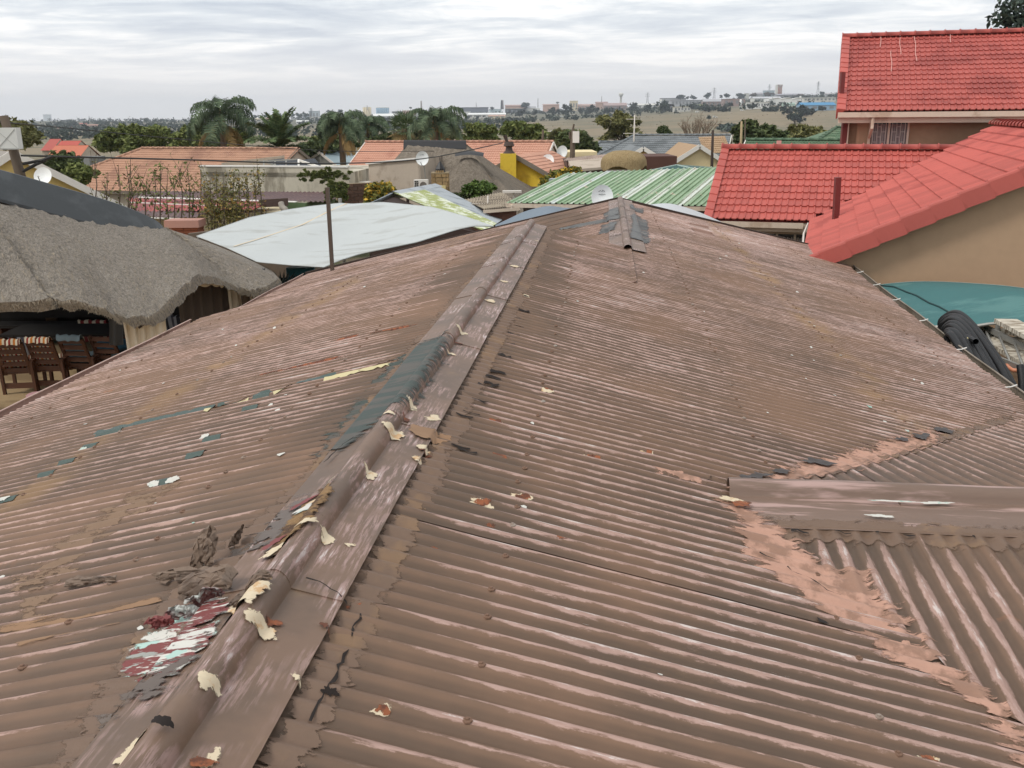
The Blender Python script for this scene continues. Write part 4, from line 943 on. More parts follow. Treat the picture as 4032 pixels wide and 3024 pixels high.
# ridge comes towards us on the left and falls to a rounded tip on the right
top_c = [tuple(at(-220, 352, 14.4)), tuple(at(0, 416, 15.6)), tuple(at(170, 452, 16.7)), tuple(at(300, 478, 17.5)), tuple(at(345, 489, 17.9)), tuple(at(352, 491, 18.0)), tuple(at(356, 492, 18.15))]
bot_px = [(-14.5, 12.6, 2.05), (-9.2, 12.4, 2.05), None]
eave = [Vector((-14.5, 12.9, 2.1)), at(0, 652, 13.3), at(90, 646, 13.4), at(165, 650, 13.5), at(225, 668, 13.7), at(262, 684, 13.9), at(320, 682, 14.3), at(352, 662, 14.7), at(385, 628, 15.2), at(425, 596, 15.8), at(470, 600, 16.5), at(505, 616, 17.0), at(540, 626, 17.3), at(575, 618, 17.7), at(602, 600, 18.4)]
back = [Vector((-5.3, 20.0, 1.75)), Vector((-6.8, 21.9, 1.7)), Vector((-9.5, 22.8, 1.7)), Vector((-14.5, 22.5, 1.7))]
tops = [Vector(p) for p in top_c]
def poly_at(P, t):
    L = [0]
    for a, b in zip(P, P[1:]): L.append(L[-1] + (b - a).length)
    s = t * L[-1]
    for k in range(len(P) - 1):
        if s <= L[k + 1] + 1e-9: return P[k].lerp(P[k + 1], (s - L[k]) / max(1e-9, L[k + 1] - L[k]))
    return P[-1]
ev = smooth_loop(eave, 110, False)
def top_at(t): return poly_at(tops, min(1, t * 1.55)) if t < .645 else tops[-1]
rowsT = [top_at(i / 110) for i in range(111)]
NB = 22; P = []
for j in range(NB + 1):
    q = j / NB; row = []
    for i in range(111):
        a, b = rowsT[i], ev[i]; p = a.lerp(b, q)
        d = (b - a); bul = math.sin(math.pi * q) * .055 * d.length * min(1, (110 - i) / 40)
        nn = Vector((d.y * 0, 0, 1)); p = p + nn * bul + Vector((0, -.25, 0)) * bul
        p += Vector((0, 0, (.03 * sn(i * .30, j * .8) + .014 * rnd.uniform(-1, 1)) * min(1, (110 - i) / 8)))
        row.append(p)
    P.append(row)
m = MB().grid(P); th = [p + Vector((.05, .12, -.17 + .02 * sn(i * .4, 1))) for i, p in enumerate(P[-1])]; m.grid([P[-1], th])
part('thatch', m, M_THATCH, lapa, smooth=True)
# thin loose straw along the slope and the eave
sm_ = MB()
for k in range(6500):
    i = rnd.randrange(1, 110); j = int(NB * rnd.random() ** .6); j = min(j, NB - 1); p = P[j][i]; d = (P[j + 1][i] - p).normalized(); side = (P[j][i + 1 if i < 110 else i] - P[j][i - 1]).normalized()
    p = p.lerp(P[j + 1][i], rnd.random()) + side * rnd.uniform(-.05, .05); L = rnd.uniform(.05, .14); w = .004; dd = (d + side * rnd.uniform(-.35, .35) + Vector((0, -.05, rnd.uniform(.02, .2)))).normalized()
    sm_.poly([p - side * w, p + side * w, p + dd * L])
for i in range(0, 110):
    for k in range(26):
        p = P[-1][i].lerp(P[-1][i + 1], rnd.random()).lerp(th[i], rnd.random() * .9); sm_.poly([p - Vector((.006, 0, 0)), p + Vector((.006, 0, 0)), p + Vector((rnd.uniform(-.04, .04), -.02, -rnd.uniform(.01, .05)))])
part('loose_straw', sm_, pm('straw', srgb(160, 148, 130), 1, .25, 6), lapa, kind='stuff')
m = MB(); bk = smooth_loop([ev[-1]] + back, 110, False); m.grid([[rowsT[110 - i].lerp(bk[i], q) + ZZ * (.05 * math.sin(math.pi * q) * min(1, i / 20)) for i in range(111)] for q in (0, .25, .5, .75, 1)]); part('back_thatch', m, M_THATCH, lapa, smooth=True)
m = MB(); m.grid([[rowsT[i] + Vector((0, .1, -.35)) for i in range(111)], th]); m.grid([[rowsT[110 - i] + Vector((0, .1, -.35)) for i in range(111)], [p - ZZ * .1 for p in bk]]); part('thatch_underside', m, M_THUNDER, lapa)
# ridge cover, a moulded angle with a centre rib and a rounded tip
m = MB(); rp = [at(-220, 306, 14.2), at(0, 366, 15.5), at(120, 400, 16.2), at(230, 432, 16.9), at(300, 458, 17.4), at(332, 474, 17.7), at(346, 486, 17.85)]
rs_ = smooth_loop(rp, 40, False); Pm = []
for i, p in enumerate(rs_):
    t = i / 40; w = .50 * (1 - max(0, t - .82) / .18 * .55); d = (rs_[min(40, i + 1)] - rs_[max(0, i - 1)]).normalized(); f = Vector((-d.y, d.x, 0)).normalized()
    if f.y > 0: f = -f
    Pm.append([p - f * .35 - ZZ * .25, p - f * .06 - ZZ * .02, p, p + f * .05 - ZZ * .015, p + f * w * .42 - ZZ * w * .50, p + f * (w * .45) - ZZ * w * .50, p + f * (w * .50) - ZZ * w * .58, p + f * w * .80 - ZZ * w * 1.06, p + f * w * .80 - ZZ * (w * 1.06 + .05)])
m.grid(Pm); m.poly(Pm[-1]); part('ridge_cover', m, M_RUBBER, lapa, smooth=False, label='dark grey moulded ridge cover on the thatch')
# poles, plus added boards blocking light, interior shade put in their black colour
M_POLE = pm('gum_pole', srgb(92, 76, 60), .8, .2, 5, stretch=(1, 1, .2))
for p in (at(310, 700, 14.9), at(530, 640, 17.6), Vector((-12.5, 13.9, 0)), Vector((-5.9, 21.2, 0)), Vector((-13, 21.6, 0))):
    m = MB().tube([(p.x, p.y, -.2), (p.x, p.y, 1.75)], .08, 10); part('pole', m, M_POLE, lapa)
m = MB(); m.bar((-14.5, 21.2, .8), (-7.2, 21.2, .8), .05, 1.7); part('light_blocker', m, pm('dark_reed_screen', srgb(24, 21, 19), 1, .3, 9, stretch=(12, 1, 1)), lapa)
m = MB(); m.bar((-14.2, 13.6, .95), (-14.2, 21.9, 1.0), .05, 2.6); part('light_blocker', m, pm('dark_blocker_b', srgb(24, 21, 19), 1, .3, 9), lapa)
m = MB(); m.bar((-6.0, 19.2, .7), (-6.6, 21.2, .7), .05, 1.5); part('light_blocker', m, pm('dark_blocker_c', srgb(24, 21, 19), 1, .3, 9), lapa)
# canvas curtains tied to the poles
M_CURT = pm('canvas_curtain', srgb(226, 214, 194), .9, .08, 2, stretch=(1, 1, .3), col2=srgb(196, 182, 160), amt=.3, bump=.2, bscale=60)
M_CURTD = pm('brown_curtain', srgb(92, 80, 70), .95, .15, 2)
def curtain(a, b, zt0, zt1, zb, lab, amp=.05, fold=9, mat=None, taper=0.0, tie=False):
    a, b = Vector(a), Vector(b); n = fold * 8; P = []; out = Vector((b.y - a.y, -(b.x - a.x), 0)).normalized()
    for j in range(9):
        q = j / 8; row = []
        for i in range(n + 1):
            t = i / n; tt = .5 + (t - .5) * (1 - taper * q); p = a.lerp(b, tt); zt = zt0 + (zt1 - zt0) * t
            z = zt + (zb - zt) * q; row.append((p.x + out.x * amp * math.sin(t * fold * 6.28 + .5 * math.sin(q * 3)), p.y + out.y * amp * math.sin(t * fold * 6.28 + .5 * math.sin(q * 3)), z))
        P.append(row)
    r = thing('curtain', lab, 'curtain', (a + b) / 2 * 1.0 - ZZ * ((a.z + b.z) / 2), group='canvas curtains of the thatched shelter'); part('cloth', MB().grid(P), mat or M_CURT, r, smooth=True)
    if tie: p = a.lerp(b, .55); m = MB().tube([(p.x + out.x * -.02, p.y - .07, zt0 - .05), (p.x + .05, p.y - .10, zt0 - .25), (p.x - .1, p.y - .09, zt0 - .35)], .02, 6); part('tie_cord', m, M_DKWOOD, r)
    return r
curtain(at(264, 690, 14.5), at(358, 690, 14.9), 1.95, 1.95, .25, 'cream canvas curtain hanging at the near corner of the thatched shelter', .035, 5, taper=.12, tie=True)
curtain(at(490, 625, 17.5), at(545, 605, 18.2), 2.0, 2.0, .3, 'cream canvas curtain gathered under the second thatch arch', .06, 4)
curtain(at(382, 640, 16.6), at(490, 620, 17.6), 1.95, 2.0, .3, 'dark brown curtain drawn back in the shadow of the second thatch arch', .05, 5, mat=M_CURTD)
ro = thing('rolled_curtain', 'rolled up cream canvas blind under the second thatch arch', 'curtain', at(430, 620, 15.7)); m = MB().tube(smooth_loop([at(372, 655, 15.5), at(398, 630, 15.8), at(425, 614, 16.3), at(450, 612, 16.6), at(470, 612, 16.9), at(480, 614, 17.0)], 24, False), [.05 + .02 * math.sin(i * 1.1) for i in range(25)], 10); part('roll', m, M_CURT, ro, smooth=True)
m = MB(); q = at(540, 628, 18.6); m.bar((q.x + .25, q.y, 0), (q.x + .25, q.y, 1.9), .28, .1); single('gate_post', m, pm('grey_post', srgb(72, 70, 66), .8, .1, 3), 'dark grey flat post behind the second curtain', 'post')
# clear plastic weather screen beside the first curtain
M_CLEAR = pm('clear_plastic_sheet', srgb(88, 92, 98), .3, .15, 2, stretch=(6, 6, .4))
P = [[at(236 + 30 * t, 690 + 56 * q, 15.6 + .3 * t) + Vector((0, .03 * math.sin(t * 9), 0)) for t in np.linspace(0, 1, 12)] for q in (0, 1)]
single('plastic_screen', MB().grid(P), M_CLEAR, 'wrinkled clear plastic sheet hanging left of the near cream curtain', 'screen')
M_SHADEWOOD = pm('shade_dark_wood', srgb(30, 25, 22), .9, .2, 4)  # wood coloured near black to carry the deep shade inside the shelter
# wooden armchairs seen from behind
M_WOOD = pm('red_brown_wood', srgb(92, 58, 40), .65, .2, 4, stretch=(1, 1, .25), rand=.05)
def wood_chair(x, y, rz, lab):
    t = thing('garden_chair', lab, 'chair', (x, y, 0), rz, group='wooden chairs in the shelter', local=True)
    for sx in (-1, 1):
        part('leg', MB().bar((sx * .27, -.20, 0), (sx * .27, -.24, .62), .06, .05), M_WOOD, t); part('leg', MB().bar((sx * .27, .30, 0), (sx * .27, .30, .60), .06, .05), M_WOOD, t)
        part('armrest', MB().bar((sx * .27, -.28, .62), (sx * .27, .38, .62), .09, .03), M_WOOD, t)
        part('back_post', MB().bar((sx * .22, -.16, .36), (sx * .22, -.42, 1.0), .06, .04), M_WOOD, t)
    for k in range(5):
        q = k / 4; part('back_slat', MB().bar((-.22, -.20 - .20 * q, .45 + .5 * q), (.22, -.20 - .20 * q, .45 + .5 * q), .025, .08), M_WOOD, t)
    part('stretcher', MB().bar((-.27, -.20, .16), (.27, -.20, .16), .03, .10), M_WOOD, t)
    for k in range(5): part('seat_slat', MB().bar((-.25, -.16 + k * .1, .38), (.25, -.16 + k * .1, .40), .085, .022), M_WOOD, t)
    return t
def stripe_mat(name, cols, sc, axis=0):
    t = NT(name); c = t.xyz()[axis]; f = t.math('FRACT', t.math('MULTIPLY', c, sc)); n = t.N('ShaderNodeValToRGB'); n.color_ramp.interpolation = 'CONSTANT'; el = n.color_ramp.elements
    el[0].color = (*cols[0], 1); el[1].position = 1 / len(cols); el[1].color = (*cols[1], 1)
    for k in range(2, len(cols)): el.new(k / len(cols)).color = (*cols[k], 1)
    t.l.new(f, n.inputs[0]); return t.out(n.outputs[0], .95)
W_, R_, O_ = srgb(214, 204, 180), srgb(150, 48, 36), srgb(196, 120, 50)
M_CUSR = stripe_mat('red_striped_cushion', [W_, R_, W_, O_, W_, srgb(108, 54, 34)], 4.5); M_CUSB = pm('slate_blue_cushion', srgb(104, 118, 124), .9, .1, 4)
M_CUSK = stripe_mat('dark_striped_cushion', [srgb(140, 142, 150), srgb(38, 38, 46), srgb(140, 142, 150), srgb(70, 70, 80)], 4.0)
def cushion(x, y, rz, mat, lab, tilt=True, w=.46, z0=.40):
    t = thing('cushion', lab, 'cushion', (x, y, z0), rz, local=True); m = MB(); P = []
    prof = [(-.10, .30), (-.14, .10), (-.16, .06), (-.24, .26), (-.34, .52), (-.39, .64), (-.43, .68), (-.48, .66), (-.50, .58)] if tilt else [(0, 0), (-.06, .2), (-.12, .42), (-.16, .50), (-.22, .48), (-.2, .3), (-.12, .02)]
    for (yy, zz) in prof: P.append([(w / 2 * (2 * i / 8 - 1), yy + .012 * math.cos(i * 2), zz + .015 * math.cos(i / 8 * 6.28 * 3)) for i in range(9)])
    m.grid(P); o = part('pad', m, mat, t, smooth=True); return t
CY = 16.6
chs = [(38, 843), (112, 850), (180, 850), (248, 852)]
for k, ((u, v), lab) in enumerate(zip(chs, ('wooden garden chair with a red striped cushion, leftmost of the row', 'wooden garden chair with a red striped cushion, second in the row', 'wooden garden chair with a slate blue cushion, third in the row', 'bare backed wooden garden chair half hidden by the roof edge'))):
    p = at(u + 16, v, CY + .15 * k); rz = [.12, -.05, -.1, -.2][k]; wood_chair(p.x, p.y, rz, lab)
    if k < 3: cushion(p.x, p.y, rz, (M_CUSR, M_CUSR, M_CUSB)[k], ('red striped cushion over the leftmost garden chair', 'red striped cushion over the second garden chair', 'slate blue cushion on the third garden chair')[k])
p = at(60, 750, 19.2); cushion(p.x, p.y, .25, M_CUSK, 'dark striped cushion on a seat deep in the shelter', False, .6, p.z - .2)
p = at(212, 715, 19.6); cushion(p.x, p.y, -.05, stripe_mat('maroon_striped_cushion', [srgb(190, 180, 160), srgb(120, 36, 36)], 6.), 'maroon and cream striped cushion deep in the shelter', False, .62, p.z - .22)
p = at(393, 705, 17.2); cushion(p.x, p.y, -.3, M_CUSK, 'dark striped cushion just showing under the second thatch arch', False, .5, p.z - .25)
tb = thing('garden_table', 'dark wooden table in the middle of the thatched shelter', 'table', (-8.7, 18.6, 0))
part('table_top', MB().box((-8.7, 18.4, .74), (2.6, 1.0, .05)), M_SHADEWOOD, tb)
for sx in (-1.1, 1.1):
    for sy in (-.4, .4): part('leg', MB().bar((-8.7 + sx, 18.4 + sy, 0), (-8.7 + sx, 18.4 + sy, .72), .08), M_WOOD, tb)
for sx, lab in ((-1.6, 'long dark bench against the back of the shelter'),):
    be = thing('bench', lab, 'bench', (-9.2, 20.3, 0)); part('seat', MB().box((-9.2, 20.3, .45), (4.4, .5, .06)), M_SHADEWOOD, be); part('backrest', MB().box((-9.2, 20.58, .8), (4.4, .05, .5)), M_SHADEWOOD, be)
    for sx2 in (-2, 2): part('leg', MB().box((-9.2 + sx2, 20.3, .22), (.08, .4, .44)), M_WOOD, be)
p = at(262, 738, 17.4); single('cooler_box', MB().box((p.x, p.y, p.z - .05), (.9, .5, .10)), pm('blue_plastic', srgb(66, 116, 140), .5, .1, 4), 'flat blue plastic lid on the table below the clear screen', 'lid')
p = at(272, 770, 16.9); m = MB().lathe((p.x, p.y, p.z - .35), [(0, 0), (.26, .0), (.30, .3), (.22, .46), (0, .5)], 14); single('bin_bag', m, pm('dark_green_plastic', srgb(46, 58, 56), .5, .1, 4), 'dark green bundle on the last chair beside the curtain', 'bundle', smooth=True)
# pink plastic chair by the wall, only its back shows
pc = thing('plastic_chair', 'dusty pink plastic chair whose back shows past the gutter', 'chair', (onz(80, 880, 0)).to_tuple())
b0 = onz(82, 868, .75); m = MB(); P = []
for j in range(7):
    q = j / 6; P.append([(b0.x + (i / 8 - .5) * (.50 - .06 * q) , b0.y + .10 * q + .05 * math.cos((i / 8 - .5) * 3), .42 + .45 * q * (1 - .10 * abs(i / 4 - 1) ** 4)) for i in range(9)])
M_PINK = pm('pink_plastic', srgb(182, 142, 146), .5, .06, 3); part('backrest', MB().grid(P), M_PINK, pc, smooth=True)
part('seat', MB().box((b0.x, b0.y - .22, .42), (.48, .46, .03)), M_PINK, pc)
for sx in (-1, 1):
    for yy in (-.42, .0): part('leg', MB().bar((b0.x + sx * .22, b0.y + yy, 0), (b0.x + sx * .2, b0.y + yy, .42), .045), M_PINK, pc)
# planter and teal drum beyond the shelter
p = at(606, 596, 19.6); zb = p.z - .55
pot = thing('planter', 'round black planter of spiky plants beyond the thatch corner', 'planter', (p.x, p.y, zb)); part('pot', MB().lathe((p.x, p.y, zb), [(.0, 0), (.30, 0), (.42, .36), (.45, .44), (.40, .45), (.36, .38), (0, .38)], 18), pm('black_rubber', srgb(40, 42, 42), .6, .1, 4), pot, smooth=True)
M_SUC = pm('dark_succulent', srgb(58, 66, 62), .6, .2, 6)
for k in range(26):
    a = k * 2.4; rr = .05 + .013 * k; q = Vector((p.x + rr * math.cos(a), p.y + rr * math.sin(a), zb + .38)); d = Vector((math.cos(a) * .5, math.sin(a) * .5, 1)).normalized(); part('leaf', MB().tube([q, q + d * .12, q + d * .26 + Vector((math.cos(a), math.sin(a), 0)) * .03], [.022, .018, .002], 5), M_SUC, pot)
m = MB().box((p.x, p.y, zb / 2), (.5, .5, max(.1, zb))); part('stand', m, M_DKWOOD, pot)
p = at(650, 588, 20.0); single('teal_drum', MB().lathe((p.x, p.y, p.z - .9), [(0, 0), (.30, 0), (.31, .3), (.30, .32), (.31, .6), (.30, .62), (.31, 1.0), (0, 1.0)], 18), pm('teal_drum_paint', srgb(40, 96, 104), .45, .1, 4), 'teal plastic drum under the white shade sail', 'drum', smooth=True)
for k, (u, v, lab) in enumerate(((560, 628, 'grey plank of a low bench beyond the thatch corner, upper one'), (552, 650, 'grey plank of a low bench beyond the thatch corner, lower one'))):
    a, b = at(u - 26, v + 8, 18.6), at(u + 42, v - 12, 19.4); single('bench_plank', MB().bar(a, b, .28, .05), pm('grey_plank_%d' % k, srgb(130, 122, 112), .9, .2, 5), lab, 'plank', group='grey planks beyond the shelter')
p = at(590, 640, 19.2); single('slatted_bench_base', MB().box((p.x - .3, p.y + .3, .5), (1.6, .5, 1.0)), M_WOOD, 'brown timber stand carrying the grey planks', 'stand')

# ------------------------------------------------------------------ shade sails
M_SAIL = pm('white_shade_cloth', srgb(182, 186, 185), .9, .06, .5, fine=.03, bump=.08, bscale=90, col2=srgb(166, 168, 165), amt=.3, s2=.5, stretch=(1, 3, 1))
def coons(e1, e2, e3, e4, nu, nv):
    """e1: bottom u, e3: top u, e4: left v, e2: right v, all lists of points sampled evenly"""
    P = []
    for j in range(nv + 1):
        v = j / nv; row = []
        for i in range(nu + 1):
            u = i / nu; a = poly_at(e1, u); b = poly_at(e3, u); c = poly_at(e4, v); d = poly_at(e2, v)
            row.append(a * (1 - v) + b * v + c * (1 - u) + d * u - (e1[0] * (1 - u) * (1 - v) + e1[-1] * u * (1 - v) + e3[0] * (1 - u) * v + e3[-1] * u * v))
        P.append(row)
    return P
sail = thing('shade_sail', 'large white shade sail stretched between the thatch and the corrugated roof', 'shade sail', (-4.0, 22, 0))
lt_, pk_, rt_, bt_ = at(425, 510, 22.5), at(735, 439, 25.5), at(1066, 489, 21.5), at(700, 577, 18.6)
e4 = [lt_, at(538, 470, 24), at(622, 453, 24.8), at(669, 446, 25.2), pk_]
e2 = [bt_, at(735, 562, 18.9), at(775, 549, 19.3), at(901, 523, 20.3), at(986, 496, 21), at(1023, 488, 21.3), rt_]
e1 = [lt_, at(490, 535, 20.8), at(557, 566, 19.4), at(632, 573, 18.9), bt_]; e1 = e1[::-1][::-1]
e3 = [pk_, at(760, 441, 25.2), at(825, 437, 24.6), at(932, 447, 23.2), at(1000, 466, 22.2), rt_]
# u runs left->right tip side, v from lower to upper edge
P = coons(e1, e2, e3, e4, 44, 30)
for j in range(31):
    for i in range(45):
        u, v = i / 44, j / 30; k = math.sin(math.pi * u) * math.sin(math.pi * v); P[j][i] = P[j][i] + ZZ * (-.34 * k + .22 * k * math.exp(-((u - .30 - .2 * (1 - v)) * 7) ** 2) + .02 * math.sin(u * 17 + v * 5) * k * v + .014 * math.sin(u * 31 - v * 9) * k)
part('cloth', MB().grid(P), M_SAIL, sail, smooth=True)
m = MB().tube([Vector(p) for p in [r[0] for r in P]] , .012, 5); m.tube(P[0], .012, 5); m.tube([r[-1] for r in P], .012, 5); m.tube(P[-1], .012, 5); part('edge_cord', m, M_SAIL, sail)
M_SEAM = pm('rusty_seam', srgb(206, 190, 164), .9, .15, 5)
m = MB(); q0 = [poly_at([Vector(P[30][2]), Vector(P[24][7]), Vector(P[16][12]), Vector(P[8][15]), Vector(P[1][17])], t) + ZZ * .012 for t in np.linspace(0, 1, 14)]; m.grid([[q - Vector((.03, 0, 0)) for q in q0], [q + Vector((.03, 0, 0)) for q in q0]]); part('seam', m, M_SEAM, sail)
m = MB().tube([(pk_.x, pk_.y + .1, terrain(pk_.x, pk_.y)), pk_ + Vector((-.02, .1, .12))], .05, 8); part('mast', m, M_STEEL, sail)
for p in (lt_, rt_): part('mast', MB().tube([(p.x, p.y + .15, terrain(p.x, p.y) - .1), (p.x, p.y + .15, p.z - .05)], .045, 8), M_STEEL, sail)
part('mast', MB().tube([(bt_.x - .1, bt_.y + .2, terrain(bt_.x, bt_.y) - .1), (bt_.x - .1, bt_.y + .2, bt_.z - .1)], .045, 8), M_STEEL, sail)
M_SAILB = pm('blue_grey_shade_cloth', srgb(112, 124, 136), .85, .05, .8, fine=.03)
M_SAILG = pm('pale_grey_shade_cloth', srgb(186, 190, 192), .85, .05, .8, fine=.03)
def hill_sail(lab, pts, Yf, Yb, mat, peak):
    """a sail lifted on a mast: front edge low, peak behind"""
    r = thing('shade_sail', lab, 'shade sail', at(pts[len(pts) // 2][0], pts[0][1], Yb).to_tuple()[:2] + (0,)); n = len(pts); fr = [at(u, v + 46, Yf) for u, v in pts]; bk = [at(u, v, Yb) for u, v in pts]; bb = [Vector((q.x, q.y + 3.0, q.z - 1.0)) for q in bk]
    rows = [smooth_loop(fr, 40, False), smooth_loop([a.lerp(b, .5) + ZZ * .02 for a, b in zip(fr, bk)], 40, False), smooth_loop(bk, 40, False), smooth_loop(bb, 40, False)]
    part('cloth', MB().grid(rows), mat, r, smooth=True); q = bk[peak]; part('mast', MB().tube([(q.x, q.y + .05, terrain(q.x, q.y) - .1), (q.x, q.y + .05, q.z - .02)], .05, 8), M_STEEL, r); return r
hill_sail('blue grey shade sail rising behind the far left roof edge', [(1070, 486), (1100, 472), (1130, 458), (1165, 448), (1190, 445), (1215, 448), (1240, 450), (1262, 454), (1290, 470)], 19.6, 23.5, M_SAILB, 4)
hill_sail('pale grey shade sail behind the right end of the corrugated roof', [(1372, 452), (1395, 444), (1420, 440), (1450, 440), (1485, 449), (1520, 462), (1560, 480)], 18.8, 21.0, M_SAILG, 3)
# ------------------------------------------------------------------ plants
def leaf_mat(name, c1, c2, c3=None, amt=.0):
    t = NT(name); g = t.N('ShaderNodeNewGeometry'); r = g.outputs['Random Per Island']
    c = t.mix(t.ss(r, .1, .9), c1, c2); b = t.noise(.5, 4, .6); c = t.scale(c, t.math('MULTIPLY_ADD', b, .7, .65))
    if c3: c = t.mix(t.ss(t.math('ADD', r, t.math('MULTIPLY', t.noise(.7, 3), .5)), 1.25 - amt, 1.3 - amt), c, c3)
    return t.out(c, .75, spec=.25)
M_BARK = pm('bark', srgb(92, 80, 68), .95, .25, 5, stretch=(1, 1, .2), bump=.4)
M_LF_D = leaf_mat('leaf_dark', srgb(62, 74, 46), srgb(102, 112, 70)); M_LF_M = leaf_mat('leaf_mid', srgb(84, 96, 50), srgb(126, 132, 76)); M_LF_O = leaf_mat('leaf_olive', srgb(94, 96, 60), srgb(132, 128, 82))
M_LF_B = leaf_mat('leaf_bluegreen', srgb(60, 74, 66), srgb(90, 102, 90)); M_LF_Y = leaf_mat('leaf_yellowing', srgb(92, 98, 44), srgb(134, 128, 62), srgb(196, 160, 58), .25); M_LF_G = leaf_mat('leaf_fresh', srgb(70, 92, 42), srgb(104, 126, 62))
M_LF_A = leaf_mat('leaf_autumn', srgb(96, 100, 56), srgb(140, 126, 74), srgb(170, 136, 70), .12)
def leaf_cloud(pts, size, sd=0, up=.3, asp=1.9):
    """many small leaf blades as one mesh, numpy"""
    g = np.random.default_rng(sd); n = len(pts); P = np.asarray(pts, float)
    a = g.normal(size=(n, 3)); a[:, 2] *= .7; a /= np.linalg.norm(a, axis=1)[:, None]; b = g.normal(size=(n, 3)); b = np.cross(a, b); b /= np.linalg.norm(b, axis=1)[:, None]
    s = size * g.uniform(.6, 1.35, (n, 1)); A = a * s * asp / 2; B = b * s / 2
    V = np.stack([P - A, P + B * .9, P + A, P - B * .9], 1).reshape(-1, 3); F = np.arange(n * 4).reshape(n, 4); return V, F
def np_part(name, V, F, mat, parent, kind=None):
    me = bpy.data.meshes.new(name); inv = ROOT.get(parent)
    if inv is not None: M = np.array(inv); V = V @ M[:3, :3].T + M[:3, 3]
    nv, nf = len(V), len(F); k = F.shape[1]; me.vertices.add(nv); me.vertices.foreach_set('co', V.astype(np.float32).ravel()); me.loops.add(nf * k); me.loops.foreach_set('vertex_index', F.astype(np.int32).ravel())
    me.polygons.add(nf); me.polygons.foreach_set('loop_start', np.arange(0, nf * k, k, dtype=np.int32)); me.polygons.foreach_set('loop_total', np.full(nf, k, np.int32)); me.update(calc_edges=True)
    me.materials.append(mat); o = bpy.data.objects.new(name, me); C.objects.link(o); o.parent = parent; ROOT[o] = inv
    if kind: o['kind'] = kind
    return o
def crown_pts(c, R, n, lobes, sd, clump=22, fill=.55, lr=(.38, .56), lq=(.35, .66)):
    """leaf positions for an uneven crown: lobes inside an ellipsoid, twigs clumped on each"""
    g = np.random.default_rng(sd); c = np.array(c); R = np.array(R); L = []
    for k in range(lobes):
        d = g.normal(size=3); d /= np.linalg.norm(d); q = g.uniform(*lq); L.append((c + d * R * q, R * g.uniform(*lr) * np.array([1, 1, .9])))
    nc = max(8, n // clump); out = []
    for k in range(nc):
        lc, lr = L[g.integers(len(L))]; d = g.normal(size=3); d /= np.linalg.norm(d)
        if d[2] < -.3: d[2] *= .4
        cc = lc + d * lr * g.uniform(fill, 1.05); sp = np.min(lr) * g.uniform(.14, .30); out.append(cc + g.normal(size=(clump, 3)) * sp * np.array([1, 1, .7]))
    return np.concatenate(out), L
def tree(name, label, u0, v0, u1, v1, Y, mat, n=5000, leaf=.16, lobes=9, group=None, sd=1, cat='tree', trunk=True, depth=1.0, fill=.55, clump=22, base=None, asp=1.9, lr=(.38, .56), lq=(.35, .66)):
    """broadleaf tree whose crown spans the given picture box at distance Y"""
    a, b = at(u0, v0, Y), at(u1, v1, Y); cx, cz = (a.x + b.x) / 2, (a.z + b.z) / 2; rx, rz = abs(b.x - a.x) / 2, abs(a.z - b.z) / 2
    gz = terrain(cx, Y) if base is None else base; t = thing(name, label, cat, (cx, Y, gz), group=group)
    pts, L = crown_pts((cx, Y, cz), (rx, rx * depth, rz), n, lobes, sd, clump, fill, lr, lq)
    V, F = leaf_cloud(pts, leaf, sd, asp=asp); np_part('crown', V, F, mat, t)
    if trunk:
        m = MB(); fork = Vector((cx, Y, max(gz + .3, cz - rz * .75))); h = max(.2, fork.z - gz); r = max(.05, rx * .055)
        m.tube([(cx, Y, gz - .2), Vector((cx + .03 * h, Y, gz + h * .5)), fork], [r * 1.3, r, r * .8], 8)
        for lc, lr in L[:10]: lc = Vector(lc); m.tube([fork, fork.lerp(lc, .5) + ZZ * rz * .08, lc], [r * .6, r * .35, r * .1], 5)
        part('trunk', m, M_BARK, t, smooth=True)
    return t
def bare_tree(name, label, u0, v0, u1, v1, Y, mat, sd=1, n0=26, cat='tree', upright=.75, spread=.5, thick=.05, depth=3):
    a, b = at(u0, v0, Y), at(u1, v1, Y); cx = (a.x + b.x) / 2; H = a.z - b.z; W = abs(b.x - a.x); gz = terrain(cx, Y); t = thing(name, label, cat, (cx, Y, gz)); g = random.Random(sd); m = MB()
    bz = b.z
    def grow(p, d, L, r, k):
        q = p + d * L * .5 + Vector((g.uniform(-.06, .06), g.uniform(-.06, .06), 0)) * L; e = p + d * L; m.tube([p, q, e], [r, r * .8, r * .5], 4, cap=False)
        if k == 0: return
        for i in range(g.choice((2, 3, 3))):
            nd = (d + Vector((g.uniform(-spread, spread), g.uniform(-spread, spread), g.uniform(-.1, .35)))).normalized(); grow(p + d * L * g.uniform(.45, 1.0), nd, L * g.uniform(.5, .72), r * .5, k - 1)
    m.tube([(cx, Y, gz - .2), (cx, Y, bz + H * .05)], thick * 1.6, 6)
    for i in range(n0):
        x = (i + .5) / n0 - .5; p = Vector((cx + x * W * .35, Y + g.uniform(-.3, .3) * W, bz)); d = Vector((x * (1.5 - upright), g.uniform(-.3, .3), 1)).normalized(); grow(p, d, H * g.uniform(.4, .58), thick * g.uniform(.5, 1), depth)
    part('branches', m, mat, t); return t
M_FROND = leaf_mat('palm_leaf', srgb(64, 80, 58), srgb(100, 114, 86)); M_FRONDG = leaf_mat('date_palm_leaf', srgb(66, 84, 52), srgb(104, 118, 76)); M_FRONDB = pm('dry_frond', srgb(150, 124, 78), .9, .25, 3); M_PTRUNK = pm('palm_trunk', srgb(112, 96, 78), .95, .25, 3, stretch=(1, 1, 5), bump=.5)
